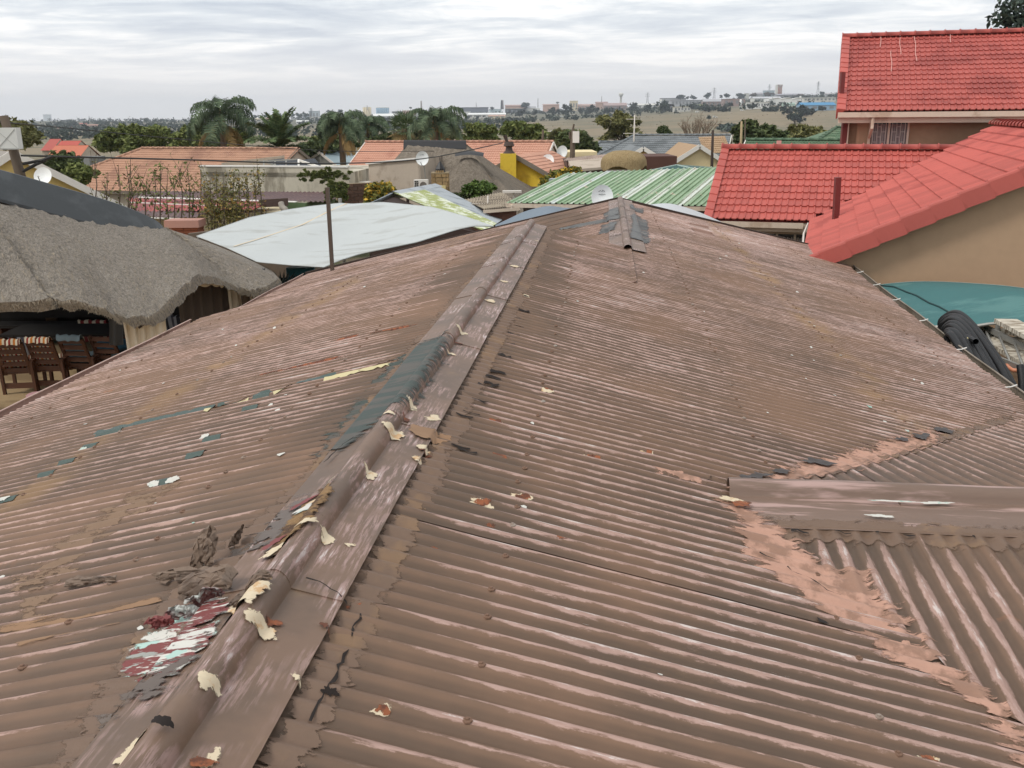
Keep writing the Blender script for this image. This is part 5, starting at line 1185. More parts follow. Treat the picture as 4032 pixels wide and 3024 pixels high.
def frond_mesh(name, L, e0, droop, mat, npair=34, leafl=.45, hang=.5, w=.030, sd=0):
    g = random.Random(sd); m = MB(); pts = []; p = Vector((0, 0, 0)); el = e0; n = 22
    for k in range(n + 1): pts.append(p.copy()); p = p + Vector((math.cos(el), 0, math.sin(el))) * L / n; el -= droop / n * (1 + k / n)
    m.tube(pts, [.035 * (1 - .85 * k / n) for k in range(n + 1)], 5)
    for k in range(npair):
        t = .14 + .86 * k / npair; c = poly_at(pts, t); d = (poly_at(pts, min(1, t + .03)) - poly_at(pts, max(0, t - .03))).normalized()
        for s in (-1, 1):
            l = leafl * (math.sin(math.pi * (.12 + .80 * t)) ** .7) * g.uniform(.8, 1.15); side = (Vector((0, s, 0)) + d * .55 + Vector((0, 0, g.uniform(-.25, .45)))).normalized(); mid = c + side * l * .55; tip = c + side * l * .9 - ZZ * hang * l * g.uniform(.7, 1.1); ww = d * w
            b = len(m.v); m.v += [tuple(c - ww * .6), tuple(c + ww * .6), tuple(mid + ww * .8), tuple(mid - ww * .8), tuple(tip)]; m.f += [(b, b + 1, b + 2, b + 3), (b + 3, b + 2, b + 4)]
    me = m.mesh(name); me.materials.append(mat); return me
FR = {}
def palm(label, u, vc, Y, nf, L, style='queen', sd=0, lean=0.0, extra_dry=2):
    g = random.Random(sd); c = at(u, vc, Y); gz = terrain(c.x, Y); t = thing('palm_tree', label, 'palm tree', (c.x - lean, Y, gz), group='palms beyond the tiled house')
    m = MB(); n = 12; m.tube([Vector((c.x - lean, Y, gz - .2)).lerp(c, k / n) for k in range(n + 1)], [(.24 if style != 'date' else .34) * (1.1 - .25 * k / n) for k in range(n + 1)], 10); part('trunk', m, M_PTRUNK, t, smooth=True)
    if style == 'queen': m = MB().lathe(c - ZZ * .5, [(.17, 0), (.24, .2), (.2, .7), (.05, 1.2)], 10); part('crown_shaft', m, M_FRONDB, t)
    def get(kind, k):
        key = (style, kind, k, round(L, 1))
        if key not in FR:
            if style == 'queen': FR[key] = frond_mesh('frond', L, *[(1.35, 1.7), (1.05, 1.9), (.7, 1.9), (.35, 1.6)][k], M_FROND, 54, L * .27, .8, .042, sd=k)
            elif style == 'date': FR[key] = frond_mesh('frond', L, *[(1.45, .5), (1.1, .7), (.75, .9), (.35, .9)][k], M_FRONDG, 60, L * .17, .10, .05, sd=k)
        return FR[key]
    if style in ('queen', 'date'):
        for i in range(nf):
            k = min(3, int(4 * i / nf)); a = i * 2.399 + g.uniform(-.25, .25); sc = g.uniform(.85, 1.12)
            inst('frond', get('g', k), t, Matrix.Translation(c) @ Matrix.Rotation(a, 4, 'Z') @ Matrix.Rotation(g.uniform(-.25, .25), 4, 'X') @ Matrix.Scale(sc, 4))
        key = ('dry', round(L, 1))
        if key not in FR: FR[key] = frond_mesh('frond', L * .9, -.3, .9, M_FRONDB, 40, L * .17, 1.0, .05, sd=9)
        for i in range(extra_dry): inst('frond', FR[key], t, Matrix.Translation(c - ZZ * .3) @ Matrix.Rotation((i * 2.2 + sd) % 6.28, 4, 'Z'))
    else:
        for i in range(nf):
            a = i * 2.399; el = 1.3 - 2.1 * i / nf; m = MB(); d = Vector((math.cos(a) * math.cos(el), math.sin(a) * math.cos(el), math.sin(el))); hub = c + d * L * .5; m.tube([c, hub], .025, 4); x = d.cross(ZZ).normalized(); y = x.cross(d)
            for k in range(17):
                ph = (k - 8) / 8 * 2.0; v = (d * math.cos(ph) + x * math.sin(ph)).normalized(); tip = hub + v * L * .5 - ZZ * .1 * L * abs(ph) / 2; ww = v.cross(y).normalized() * .04; b = len(m.v); md = hub + v * L * .3; m.v += [tuple(hub), tuple(md + ww), tuple(tip), tuple(md - ww)]; m.f.append((b, b + 1, b + 2, b + 3))
            part('frond', m, M_FRONDG if el > -.4 else M_FRONDB, t)
    return t

# ------------------------------------------------------------------ houses in the middle distance
def wallmass(parent, pts, z0, z1, mat, name='wall', label=None):
    """vertical walls along a closed plan"""
    m = MB(); n = len(pts)
    for k in range(n):
        a, b = pts[k], pts[(k + 1) % n]; m.poly([(a[0], a[1], z0), (b[0], b[1], z0), (b[0], b[1], z1), (a[0], a[1], z1)])
    m.poly([(p[0], p[1], z1) for p in pts]); return part(name, m, mat, parent, label)
def gable_house(name, label, A, B, run, pitch, roofmat, wallmat, n_ind=150, hipA=0.0, hipB=0.0, w=.30, g=.32, over=.4, barge=None, cat='house', wall_h=2.5, roll=.028, ridge=True, tiles=True, backrun=None):
    """ridge A-B (world), near slope falls towards the camera; hips shorten the ridge at either end"""
    A, B = Vector(A), Vector(B); u = (B - A); Lr = u.length; u.normalize(); n = Vector((-u.y, u.x, 0)).normalized()
    if n.y < 0: n = -n
    t = thing(name, label, cat, ((A + B) / 2 - n * 0).to_tuple()[:2] + (terrain((A.x + B.x) / 2, (A.y + B.y) / 2),)); cp, sp_ = math.cos(pitch), math.sin(pitch); SLn = run / cp; rise = run * math.tan(pitch); br = backrun or run
    vN = n * cp + ZZ * sp_; O = A - n * run - ZZ * rise - u * hipA; W = Lr + hipA + hipB
    m = MB(); M = frame(O, u, vN); m.poly([M @ Vector(p) for p in ((0, 0, -.02), (W, 0, -.02), (W - hipB, SLn, -.02), (hipA, SLn, -.02))])
    vB = n * cp - ZZ * sp_; m.poly([A, B, B + vB * (br / cp) + u * hipB, A + vB * (br / cp) - u * hipA])
    e0, e1 = O, O + u * W; f0, f1 = A + vB * (br / cp) - u * hipA, B + vB * (br / cp) + u * hipB
    if hipA: m.poly([e0, A, f0])
    if hipB: m.poly([e1, f1, B])
    rf = part('roof', m, roofmat, t)
    if tiles: tile_field(rf, O, u, vN, W, SLn, roofmat, ok=lambda a, b: hipA * b / SLn - .1 < a < W - hipB * b / SLn + .1, n_ind=n_ind, w=w, g=g, roll=roll)
    if ridge:
        ridge_tiles(rf, A + ZZ * .05, B + ZZ * .05, roofmat, r=.12)
        if hipA: ridge_tiles(rf, e0 + ZZ * .04, A + ZZ * .05, roofmat, r=.11)
        if hipB: ridge_tiles(rf, e1 + ZZ * .04, B + ZZ * .05, roofmat, r=.11)
    ez = O.z - .05; gz = min(terrain(O.x, O.y), terrain(f0.x, f0.y), terrain(f1.x, f1.y)) - .5; ov = over
    c = [O + n * ov + u * ov * (1 if hipA else .25), O + n * ov + u * (W - ov * (1 if hipB else .25)), f1 - n * ov - u * ov * (1 if hipB else .25), f0 - n * ov + u * ov * (1 if hipA else .25)]
    m = MB(); 
    for k in range(4):
        a, b = c[k], c[(k + 1) % 4]; m.poly([(a.x, a.y, gz), (b.x, b.y, gz), (b.x, b.y, ez), (a.x, a.y, ez)])
    if not hipB: m.poly([(c[1].x, c[1].y, ez), (c[2].x, c[2].y, ez), tuple(B - u * ov * .25 - ZZ * .08)])
    if not hipA: m.poly([(c[0].x, c[0].y, ez), (c[3].x, c[3].y, ez), tuple(A + u * ov * .25 - ZZ * .08)])
    part('wall', m, wallmat, t)
    if barge:
        m = MB()
        for P0, e in ((A, not hipA), (B, not hipB)):
            if e: o = O if P0 is A else e1; q = f0 if P0 is A else f1; m.bar(o - ZZ * .06, P0 - ZZ * .04, .04, .2); m.bar(P0 - ZZ * .04, q - ZZ * .06, .04, .2)
        if m.f: part('barge_board', m, barge, t)
        m = MB(); m.bar(O - ZZ * .08, e1 - ZZ * .08, .04, .18); part('fascia', m, barge, t)
    return t, rf, (O, u, n, W)
M_ORTILE = pm('orange_clay_tile', srgb(180, 140, 116), .85, .14, .6, col2=srgb(158, 120, 100), amt=.4, s2=.5, rand=.09)
M_TERRA = pm('terracotta_tile', srgb(194, 146, 124), .85, .12, .6, col2=srgb(178, 128, 108), amt=.3, s2=.5, rand=.08)
M_SLATE = pm('grey_tile', srgb(126, 130, 132), .85, .14, .6, col2=srgb(102, 106, 108), amt=.4, s2=.6, rand=.09)
M_GRTILE = pm('green_tile', srgb(88, 112, 86), .8, .14, .6, col2=srgb(110, 124, 100), amt=.35, rand=.08)
M_TANTILE = pm('tan_tile', srgb(166, 138, 108), .85, .14, .6, rand=.08)
M_BEIGE = pm('beige_plaster', srgb(178, 164, 148), .92, .06, .5, col2=srgb(160, 146, 130), amt=.25); M_CREAMW = pm('cream_plaster', srgb(226, 208, 164), .92, .06, .5); M_YELW = pm('yellow_plaster', srgb(222, 188, 60), .9, .06, .6, col2=srgb(204, 168, 54), amt=.3)
M_PALEY = pm('pale_yellow_plaster', srgb(208, 184, 120), .9, .08, .6); M_WHITE = pm('white_paint', srgb(226, 222, 214), .6, .06, 2); M_STAINW = pm('stained_white_wall', srgb(196, 188, 170), .92, .12, .5, col2=srgb(140, 132, 116), amt=.45, s2=.9, stretch=(1, 1, .45))
M_GREYB = pm('grey_brown_board', srgb(118, 108, 96), .8, .12, 2)
# long clay tiled house on the left
A, B = at(308, 323, 63.5), at(644, 320, 60); A.z = B.z = (A.z + B.z) / 2
h1, r1, _ = gable_house('clay_tiled_house', 'long low house with a brownish orange clay tile roof behind the leafy shrubs', A, B, 5.2, math.radians(24), M_ORTILE, M_BEIGE, n_ind=300, hipA=4.6, barge=M_GREYB)
# terracotta house behind the centre thatch
A, B = at(790, 310, 63), at(1196, 304, 60); A.z = B.z = (A.z + B.z) / 2
h2, r2, _ = gable_house('terracotta_house', 'house with a pinkish terracotta tile roof behind the centre thatch', A, B, 6.2, math.radians(24), M_TERRA, M_BEIGE, n_ind=300, barge=M_WHITE, hipA=.0)
# yellow gabled annexe with its chimney
ya = at(1118, 338, 53); yb = ya + Vector((2.4, 6.5, 0)); dr = (yb - ya).normalized(); sd_ = Vector((dr.y, -dr.x, 0))
yt = thing('yellow_house', 'small house with a bright yellow gable wall and terracotta roof', 'house', (ya.x, ya.y + 3, terrain(ya.x, ya.y))); m = MB(); gw = 3.0; ez = ya.z - 1.55
for off in (0, .2):
    o = dr * off; m.poly([Vector(((ya - sd_ * gw).x, (ya - sd_ * gw).y, -2)) + o, Vector(((ya + sd_ * gw).x, (ya + sd_ * gw).y, -2)) + o, ya + sd_ * gw - ZZ * 1.55 + o, ya + o - ZZ * .1, ya - sd_ * gw - ZZ * 1.55 + o])
part('gable_wall', m, M_YELW, yt)
for s in (1, -1):
    v = (-sd_ * s * 3.3 + ZZ * 1.7).normalized(); O = ya + sd_ * s * 3.3 - ZZ * 1.7 - dr * .3; rfy = part('roof', MB().poly([O, O + dr * 7, O + dr * 7 + v * 3.72, O + v * 3.72]), M_TERRA, yt)
    if s == 1: tile_field(rfy, O + dr * 7.0 if False else O, dr, v, 6.9, 3.7, M_TERRA, n_ind=120, roll=.012)
    part('barge_board', MB().bar(O - dr * .02, O + v * 3.72 - dr * .02, .04, .24), M_GREYB, yt)
cq = at(1098, 372, 52.6); ch = part('chimney', MB().box((cq.x, cq.y, cq.z - 1.0), (.86, .7, 4.0)), M_YELW, yt); ct = cq.z + 1.0
m = MB().lathe((cq.x + .05, cq.y, ct), [(.34, 0), (.2, .16), (.16, .34), (.30, .40), (.22, .62)], 10); m.tube([(cq.x, cq.y, ct + .5), (cq.x - .1, cq.y, ct + .75), (cq.x - .16, cq.y, ct + .95)], [.07, .09, .12], 8); part('cowl', m, pm('rusty_cowl', srgb(72, 56, 48), .7, .2, 5), ch)
wallmass(yt, [(ya.x - 2.4, ya.y - .3), (ya.x + 4.5, ya.y - .8), (ya.x + 4.5, ya.y - .4), (ya.x - 2.4, ya.y + .0)], -2.5, ez - .05, pm('dusky_plaster', srgb(124, 108, 94), .9, .1, .8), 'garden_wall')
# big thatched house in the centre
M_THATCH2 = thatch_mat('brown_grey_thatch', srgb(104, 96, 86), srgb(134, 124, 112), srgb(152, 142, 128), .25)
t2 = thing('thatched_house', 'large house under a steep brown grey thatch roof in the centre', 'house', (-4.8, 48, terrain(-4.8, 48)))
ra_, rb_ = at(884, 308, 49.5), at(1003, 308, 48); ra_.z = rb_.z = (ra_.z + rb_.z) / 2
el, er_ = at(712, 420, 47.5), at(1165, 440, 44); el.z = er_.z = .35
nl, nr_ = Vector((el.x + 2.0, 43.2, .35)), Vector((er_.x, 42.3, .35)); fl_, fr_ = Vector((el.x, 55, .35)), Vector((er_.x + 1, 54, .35))
def thatch_face(m, a, b, c, d, nu=24, nv=10, bow=.5):
    P = []
    for j in range(nv + 1):
        q = j / nv; row = []
        for i in range(nu + 1):
            s = i / nu; p = a.lerp(b, s).lerp(d.lerp(c, s), q); row.append(p + ZZ * (-bow * math.sin(math.pi * q) * .35 + .03 * sn(i * .6, j * .9)))
        P.append(row)
    m.grid(P)
m = MB(); thatch_face(m, ra_, rb_, nr_, nl); thatch_face(m, rb_, rb_, fr_, nr_); thatch_face(m, ra_, ra_, nl, fl_); thatch_face(m, rb_, ra_, fl_, fr_); part('thatch', m, M_THATCH2, t2, smooth=True)
m = MB(); P = []
for k in range(13):
    p = (ra_ - (rb_ - ra_) * .10).lerp(rb_ + (rb_ - ra_) * .03, k / 12); P.append([p + Vector((0, .9, -.45)), p + ZZ * .12, p + Vector((0, -.15, .06)), p + Vector((0, -.36, -.27)), p + Vector((0, -.35, -.34))])
m.grid(P); m.poly(P[0]); m.poly(P[-1]); part('ridge_cover', m, pm('near_black_ridge', srgb(46, 46, 48), .8, .1, 1), t2)
# eyebrow dormer with its own dark cap
dq = at(1012, 335, 45.5); m = MB(); P = []
for j in range(9):
    q = j / 8; P.append([dq + Vector((math.sin(a) * (.5 + 1.9 * q), -.3 - 1.8 * q + .6 * (1 - math.cos(a)), -.1 - 1.6 * q - (1 - math.cos(a)) * (.3 + 1.0 * q))) for a in np.linspace(-1.5, 1.5, 15)])
m.grid(P); part('dormer_thatch', m, M_THATCH2, t2, smooth=True)
m = MB(); P = [[dq + Vector((x, y, .16 - .30 * abs(x) ** 1.6 * .5 - .25 * max(0, -y))) for x in np.linspace(-.62, .72, 11)] for y in (-.5, -.2, .2, .8)]; m.grid(P); part('dormer_cap', m, pm('near_black_cap', srgb(50, 50, 52), .8, .1, 1), t2)
wallmass(t2, [(nl.x + 1, 44.5), (nr_.x - 1, 43.8), (fr_.x - 1, 53), (fl_.x + 1, 54)], -2.5, .6, M_BEIGE)
# stone chimney with a pointed black cowl
sc = thing('stone_chimney', 'stubby stone clad chimney with a pointed black cowl before the thatch', 'chimney', at(951, 430, 41).to_tuple()[:2] + (terrain(-2.4, 41),)); q = at(951, 372, 41); M_MORT = pm('mortar', srgb(150, 134, 106), .95, .15, 3); M_STONE = pm('field_stone', srgb(156, 130, 92), .95, .15, 2, rand=.22)
zt = q.z; part('core', MB().box((q.x, q.y, zt - 1.9), (.66, .6, 3.8)), M_MORT, sc)
g = random.Random(4); z = zt - .05
while z > zt - 3.6:
    hh = g.uniform(.13, .22); x = q.x - .35
    while x < q.x + .30:
        ww = min(g.uniform(.14, .3), q.x + .37 - x); m = MB(); m.box((x + ww / 2, q.y - .31, z - hh / 2), (ww - .02, .1, hh - .02)); m.v = [(a + g.uniform(-.01, .01), b - (.02 if b < q.y - .3 else 0), c + g.uniform(-.01, .01)) for a, b, c in m.v]; part('stone', m, M_STONE, sc); x += ww
    for s in (-1, 1):
        m = MB().box((q.x + s * .34, q.y, z - hh / 2), (.06, .54, hh - .02)); part('stone', m, M_STONE, sc)
    z -= hh
part('stone', MB().box((q.x + .14, q.y - .37, zt - .62), (.2, .05, .2)), pm('pale_stone', srgb(214, 196, 140), .9, .06, 2), sc, label='square pale stone set in the chimney face')
part('coping', MB().box((q.x, q.y, zt - .02), (.74, .68, .05)), M_MORT, sc)
m = MB().lathe((q.x, q.y, zt), [(.22, 0), (.20, .12), (.21, .14), (.015, .46), (.015, .62), (.0, .62)], 8); part('cowl', m, pm('black_steel', srgb(26, 24, 24), .5, .1, 4), sc)
for a in range(4): part('stone', MB().box((q.x - .14 + a * .09, q.y - .24, zt + .04), (.07, .07, .08)), M_STONE, sc)
# beige parapet block with the dish and the air conditioner
bp = thing('parapet_building', 'plain beige walled building with a white coping below the centre thatch', 'building', at(850, 420, 44).to_tuple()[:2] + (terrain(-5, 44),))
a, b = at(796, 355, 45.5), at(903, 345, 43.0); m = MB(); m.hexa([(a.x, a.y, -2.5), (b.x, b.y, -2.5), (b.x, b.y + .3, -2.5), (a.x, a.y + .3, -2.5), tuple(a), tuple(b), (b.x, b.y + .3, b.z), (a.x, a.y + .3, a.z)]); part('wall', m, M_BEIGE, bp)
part('coping', MB().bar(a + ZZ * .04 + Vector((0, .15, 0)), b + ZZ * .04 + Vector((0, .15, 0)), .42, .09), M_WHITE, bp)
m = MB(); m.hexa([(b.x, b.y, -2.5), (b.x + .1, b.y, -2.5), (b.x + .9, b.y + 6, -2.5), (b.x + .8, b.y + 6, -2.5), (b.x, b.y, b.z), (b.x + .1, b.y, b.z), (b.x + .9, b.y + 6, b.z), (b.x + .8, b.y + 6, b.z)]); part('wall', m, M_BEIGE, bp)
p = at(722, 398, 46); m = MB()
for k in range(3): m.bar(at(742, 394 + k * 4, 45.6 - k * .4), at(800, 393 + k * 4, 45 - k * .4), .6, .06)
part('awning_slat', m, M_WHITE, bp)
ac = thing('air_conditioner', 'white air conditioner unit standing beside the stone chimney', 'air conditioner', at(912, 408, 42).to_tuple()); q = at(910, 399, 42)
part('casing', MB().box((q.x, q.y, q.z), (.62, .3, .44)), M_WHITE, ac); m = MB()
for k in range(5):
    for j in range(2): m.box((q.x - .24 + j * .09, q.y - .155, q.z + .15 - k * .075), (.07, .03, .045))
part('vent', m, M_DARK, ac); part('fan_grille', MB().lathe((q.x + .1, q.y - .155, q.z - .01), [(.15, 0), (.14, .02), (.03, .015), (0, .015)], 16, axis=(0, -1, 0)), pm('grey_grille', srgb(120, 112, 104), .6), ac)
# satellite dishes
def text_mesh(s, size):
    cu = bpy.data.curves.new('t', 'FONT'); cu.body = s; cu.size = size; cu.align_x = 'CENTER'; cu.extrude = .001; o = bpy.data.objects.new('t', cu); C.objects.link(o); dg = bpy.context.evaluated_depsgraph_get(); me = bpy.data.meshes.new_from_object(o.evaluated_get(dg)); bpy.data.objects.remove(o); bpy.data.curves.remove(cu); return me
M_DISH = pm('dish_white', srgb(236, 238, 236), .5, .04, 2, spec=.3); M_INK = pm('black_print', srgb(28, 28, 30), .7, .02)
def dish(label, p, dia, face, text=None, sub=None, group='satellite dishes', mast_to=None):
    p = Vector(p); f = Vector(face).normalized(); t = thing('satellite_dish', label, 'satellite dish', p - ZZ * dia * .7, group=group); x = f.cross(ZZ).normalized() * -1; x = ZZ.cross(f).normalized(); y = f.cross(x).normalized(); R = dia / 2; m = MB(); P = []
    for r in np.linspace(0, 1, 8): P.append([p + x * math.cos(a) * R * r * .92 + y * math.sin(a) * R * r * 1.0 + f * (.16 * dia * (r * r - 1)) for a in np.linspace(0, 2 * math.pi, 33)])
    m.grid(P); m.grid([P[-1], [q - f * .02 for q in P[-1]]]); part('reflector', m, M_DISH, t, smooth=True)
    foot = p - y * R * .98; lnb = p + f * dia * .62 - y * R * .55; m = MB().tube([foot, foot + f * .1, lnb], .014 * dia / .6, 6); part('feed_arm', m, pm('dark_arm', srgb(84, 82, 80), .5), t); m = MB().tube([lnb, lnb - f * .12 * dia + y * .05 * dia], .03 * dia / .6, 8); part('receiver', m, M_DISH, t)
    back = p - f * .2 * dia; tgt = Vector(mast_to) if mast_to is not None else Vector((back.x, back.y, back.z - dia * .9)); m = MB().tube([back, back - f * .1, tgt], .022, 6); part('mast', m, M_STEEL, t)
    for s, sz, dyy, bold in ((text, dia * .17, .22, 1), (sub, dia * .075, .08, 0)):
        if not s: continue
        me = text_mesh(s, sz); me.materials.append(M_INK); o = p + y * dyy * dia + f * (-.16 * dia * (1 - (dyy * 2) ** 2) + .012)
        inst('lettering', me, t, Matrix(((x.x * 1.25, y.x, f.x, o.x), (x.y * 1.25, y.y, f.y, o.y), (x.z * 1.25, y.z, f.z, o.z), (0, 0, 0, 1))))
    return t
q = at(1301, 425, 24.2); dish('big white satellite dish with black lettering rising behind the far end of the corrugated roof', q, .60, Vector((-.02, -1, .10)), 'DStv', 'explora', mast_to=(q.x, q.y + .1, 1.4))
q = at(912, 342, 42.6); dish('white satellite dish with black lettering on the corner of the beige parapet', q, .62, Vector((-.1, -1, .06)), 'DStv', mast_to=(q.x + .1, q.y + .3, q.z - .9))
q = at(1214, 328, 60); dish('plain white satellite dish beside the terracotta gable', q, .78, Vector((-.5, -1, .3)), mast_to=(q.x + .2, q.y, q.z - 1.0))
q = at(1183, 347, 56); dish('half hidden white satellite dish behind the yellow flowering bush', q, .80, Vector((-.2, -1, .5)))
q = at(92, 380, 32); dish('pale satellite dish low before the yellow gable on the left', q, .62, Vector((.1, -1, .5)))

# carport with a mossy translucent sheet roof
M_MOSS = NT('mossy_fibreglass'); _x = M_MOSS.xyz(); _n = M_MOSS.noise(1.0, 6, .7, stretch=(1.6, 1.6, 9)); _c = M_MOSS.mix(M_MOSS.ss(_n, .4, .55), srgb(208, 212, 196), srgb(150, 158, 96)); _c = M_MOSS.mix(M_MOSS.ss(M_MOSS.noise(4, 5, .7), .6, .7), _c, srgb(92, 96, 70)); M_MOSS = M_MOSS.out(_c, .6)
cp = thing('carport', 'open carport with pale mossy fibreglass sheets and a dark gable end', 'carport', at(900, 470, 31).to_tuple()[:2] + (terrain(-3, 31),))
A1, B1, C1, D1 = at(849, 416, 32), at(940, 399, 37), at(1087, 474, 32.5), at(1046, 500, 27.0)
def ribbed(A, B, Cc, D, n, amp, q0, q1, mat, name='roof_sheet', ns=6):
    """sheet between ridge A-B and eave D-C, ribs running down the slope, from fraction q0 to q1 of the ridge"""
    A, B, Cc, D = map(Vector, (A, B, Cc, D)); N = (B - A).cross(D - A).normalized(); N = N if N.z > 0 else -N; P = []
    for i in range(n * 6 + 1):
        s = q0 + (q1 - q0) * i / (n * 6); a, d = A.lerp(B, s), D.lerp(Cc, s); P.append([a.lerp(d, k / ns) + N * amp * math.cos(2 * math.pi * i / 6) for k in range(ns + 1)])
    m = MB().grid(P); return part(name, m, mat, cp if mat in (M_MOSS,) else None, smooth=True) if False else P
def ribbed_part(parent, name, *a): o = part(name, MB().grid(ribbed(*a)), a[-1], parent, smooth=True); return o
for k in range(4): ribbed_part(cp, 'roof_sheet', A1, B1, C1, D1, 9, .018, k * .15, (k + 1) * .15, M_MOSS)
for k in range(3): ribbed_part(cp, 'roof_sheet', A1, B1, C1, D1, 8, .018, .6 + k * .1333, .6 + (k + 1) * .1333, M_ZINC)
E1, F1 = at(796, 440, 30), at(880, 425, 36)
ribbed_part(cp, 'roof_sheet', A1, B1, F1, E1, 30, .018, 0, 1, M_ZINC)
m = MB(); m.grid([[A1 + Vector((-.25, 0, -.08)), A1 + ZZ * .05, A1 + Vector((.3, 0, -.06))], [B1 + Vector((-.25, 0, -.08)), B1 + ZZ * .05, B1 + Vector((.3, 0, -.06))]]); part('ridge_flashing', m, M_ZINC, cp)
m = MB(); m.poly([A1 - ZZ * .12 + Vector((0, .1, 0)), E1 - ZZ * .1 + Vector((0, .1, 0)), (E1.x, E1.y, 0.2), (D1.x, D1.y + .1, .2), D1 - ZZ * .1 + Vector((0, .1, 0))]); part('gable_end', m, pm('dark_brown_board', srgb(52, 36, 30), .9, .15, 2), cp)
m = MB()
for p in (D1, C1, E1, F1): m.bar((p.x, p.y + .1, -1.2), (p.x, p.y + .1, p.z - .05), .1)
part('post', m, M_DKWOOD, cp)
# green striped ribbed roof
M_GREENR = NT('faded_green_stripes'); _y = M_GREENR.xyz(); _uv = M_GREENR.N('ShaderNodeUVMap') if False else None
_a = M_GREENR.math('ADD', M_GREENR.math('MULTIPLY', _y[0], 1.0), M_GREENR.math('MULTIPLY', _y[1], -.42))
_st = M_GREENR.noise(1.0, 2, .5, vec=M_GREENR.comb(M_GREENR.math('MULTIPLY', _a, 2.1), 0., 0.)); _fn = M_GREENR.noise(1.0, 5, .7, vec=M_GREENR.comb(M_GREENR.math('MULTIPLY', _a, 9.), M_GREENR.math('MULTIPLY', _y[1], .7), 0.))
_c = M_GREENR.mix(M_GREENR.ss(_st, .50, .58), srgb(138, 164, 128), srgb(206, 210, 198)); _c = M_GREENR.mix(M_GREENR.ss(_fn, .52, .62), _c, srgb(116, 144, 108)); _c = M_GREENR.mix(M_GREENR.math('MULTIPLY', M_GREENR.ss(_st, .60, .66), .8), _c, srgb(206, 212, 210)); _c = M_GREENR.mix(M_GREENR.ss(M_GREENR.noise(3, 4), .63, .7), _c, srgb(190, 180, 158)); M_GREENR = M_GREENR.out(_c, .55)
gr_ = thing('green_roofed_building', 'low building with a faded green and white ribbed metal roof beyond the corrugated house', 'building', at(1330, 480, 29).to_tuple()[:2] + (terrain(3, 29),))
G0, G1 = at(1093, 438, 27.2), at(1560, 443, 25.6); G1.z = G0.z; gd = Vector((.42, 1, .115)); T0, T1 = G0 + gd * 6.4, G1 + gd * 6.4
T0 = G0 + gd * 4.6
npan = 9
for k in range(npan):
    q0, q1 = k / npan, (k + 1) / npan; N = ZZ; P = []; prof = []
    for j in range(4): b = j / 4; prof += [(b, 0), (b + .13, 0), (b + .15, .036), (b + .20, .036), (b + .22, 0)]
    prof.append((1, 0))
    for s, h in prof: ss = q0 + (q1 - q0) * s; a, d = T0.lerp(T1, ss), G0.lerp(G1, ss); P.append([d.lerp(a, i / 5) + ZZ * h for i in range(6)])
    part('roof_sheet', MB().grid(P), M_GREENR, gr_)
boxgutter(gr_, G0 - ZZ * .02, G1 - ZZ * .02, M_CREAMP, out=Vector((0, -1, 0)), d=.10)
M_DUSK = pm('dusky_brown_wall', srgb(96, 78, 70), .9, .12, .8)
wallmass(gr_, [(G0.x + .5, G0.y + .5), (G1.x, G1.y + .5), (T1.x, T1.y), (T0.x + .3, T0.y)], -1, G0.z - .05, M_DUSK)
for u in (1105, 1158, 1214, 1268): q = at(u, 447, 27); part('gutter_bracket', MB().box((q.x, q.y - .02, q.z), (.05, .12, .10)), M_CREAMP, gr_)
a, b = at(1308, 379, 32.3), at(1545, 379, 31.6); part('ridge_flashing', MB().bar(a, b, .5, .26), M_ZINC, gr_); a, b = at(1188, 393, 31.4), at(1254, 392, 31.2); part('ridge_flashing', MB().bar(a, b, .4, .22), M_ZINC, gr_)
# small fibre cement roof beside it
fc = thing('fibre_cement_lean_to', 'small lean-to with a stained grey ribbed fibre cement roof left of the green roof', 'lean-to', at(1070, 450, 33).to_tuple()[:2] + (terrain(0, 33),)); M_FIB = pm('fibre_cement', srgb(160, 148, 130), .9, .2, 1.5, stretch=(1, 3, 1), col2=srgb(108, 96, 82), amt=.5)
A2, B2, C2, D2 = at(1000, 432, 36), at(1085, 415, 38), at(1122, 446, 32), at(1044, 452, 32)
ribbed_part(fc, 'roof_sheet', A2, B2, C2, D2, 16, .03, 0, 1, M_FIB); part('gutter', MB().bar(D2 - ZZ * .08, C2 - ZZ * .08, .1, .1), M_CREAMP, fc)
wallmass(fc, [(D2.x + .2, D2.y + .3), (C2.x - .1, C2.y + .3), (B2.x, B2.y), (A2.x, A2.y)], -1.2, D2.z - .05, pm('pink_brick_wall', srgb(150, 108, 92), .9, .15, 1)); part('downpipe', MB().tube([C2 - ZZ * .1, C2 + Vector((-.1, .1, -.5)), C2 + Vector((-.1, .15, -1.8))], .04, 8), M_CREAMP, fc)
# flat roofed store with parapet and red sheets (left centre)
st = thing('flat_roofed_store', 'flat roofed store with a stained white parapet below the clay tiled house', 'building', at(560, 440, 44).to_tuple()[:2] + (terrain(-12, 44),))
a, b = at(431, 357, 45), at(752, 360, 43); a.z = b.z = (a.z + b.z) / 2
wallmass(st, [(a.x, a.y), (b.x, b.y), (b.x + .5, b.y + 7), (a.x + .5, a.y + 7)], -2.5, a.z - .3, M_STAINW, label='stained white parapet wall'); part('coping', MB().bar(a + Vector((0, .12, -.02)), b + Vector((0, .12, -.02)), .3, .06), M_WHITE, st); m = MB(); m.hexa([(a.x, a.y, a.z - .5), (b.x, b.y, a.z - .5), (b.x, b.y + .24, a.z - .5), (a.x, a.y + .24, a.z - .5), (a.x, a.y, a.z - .04), (b.x, b.y, a.z - .04), (b.x, b.y + .24, a.z - .04), (a.x, a.y + .24, a.z - .04)]); part('parapet', m, M_STAINW, st)
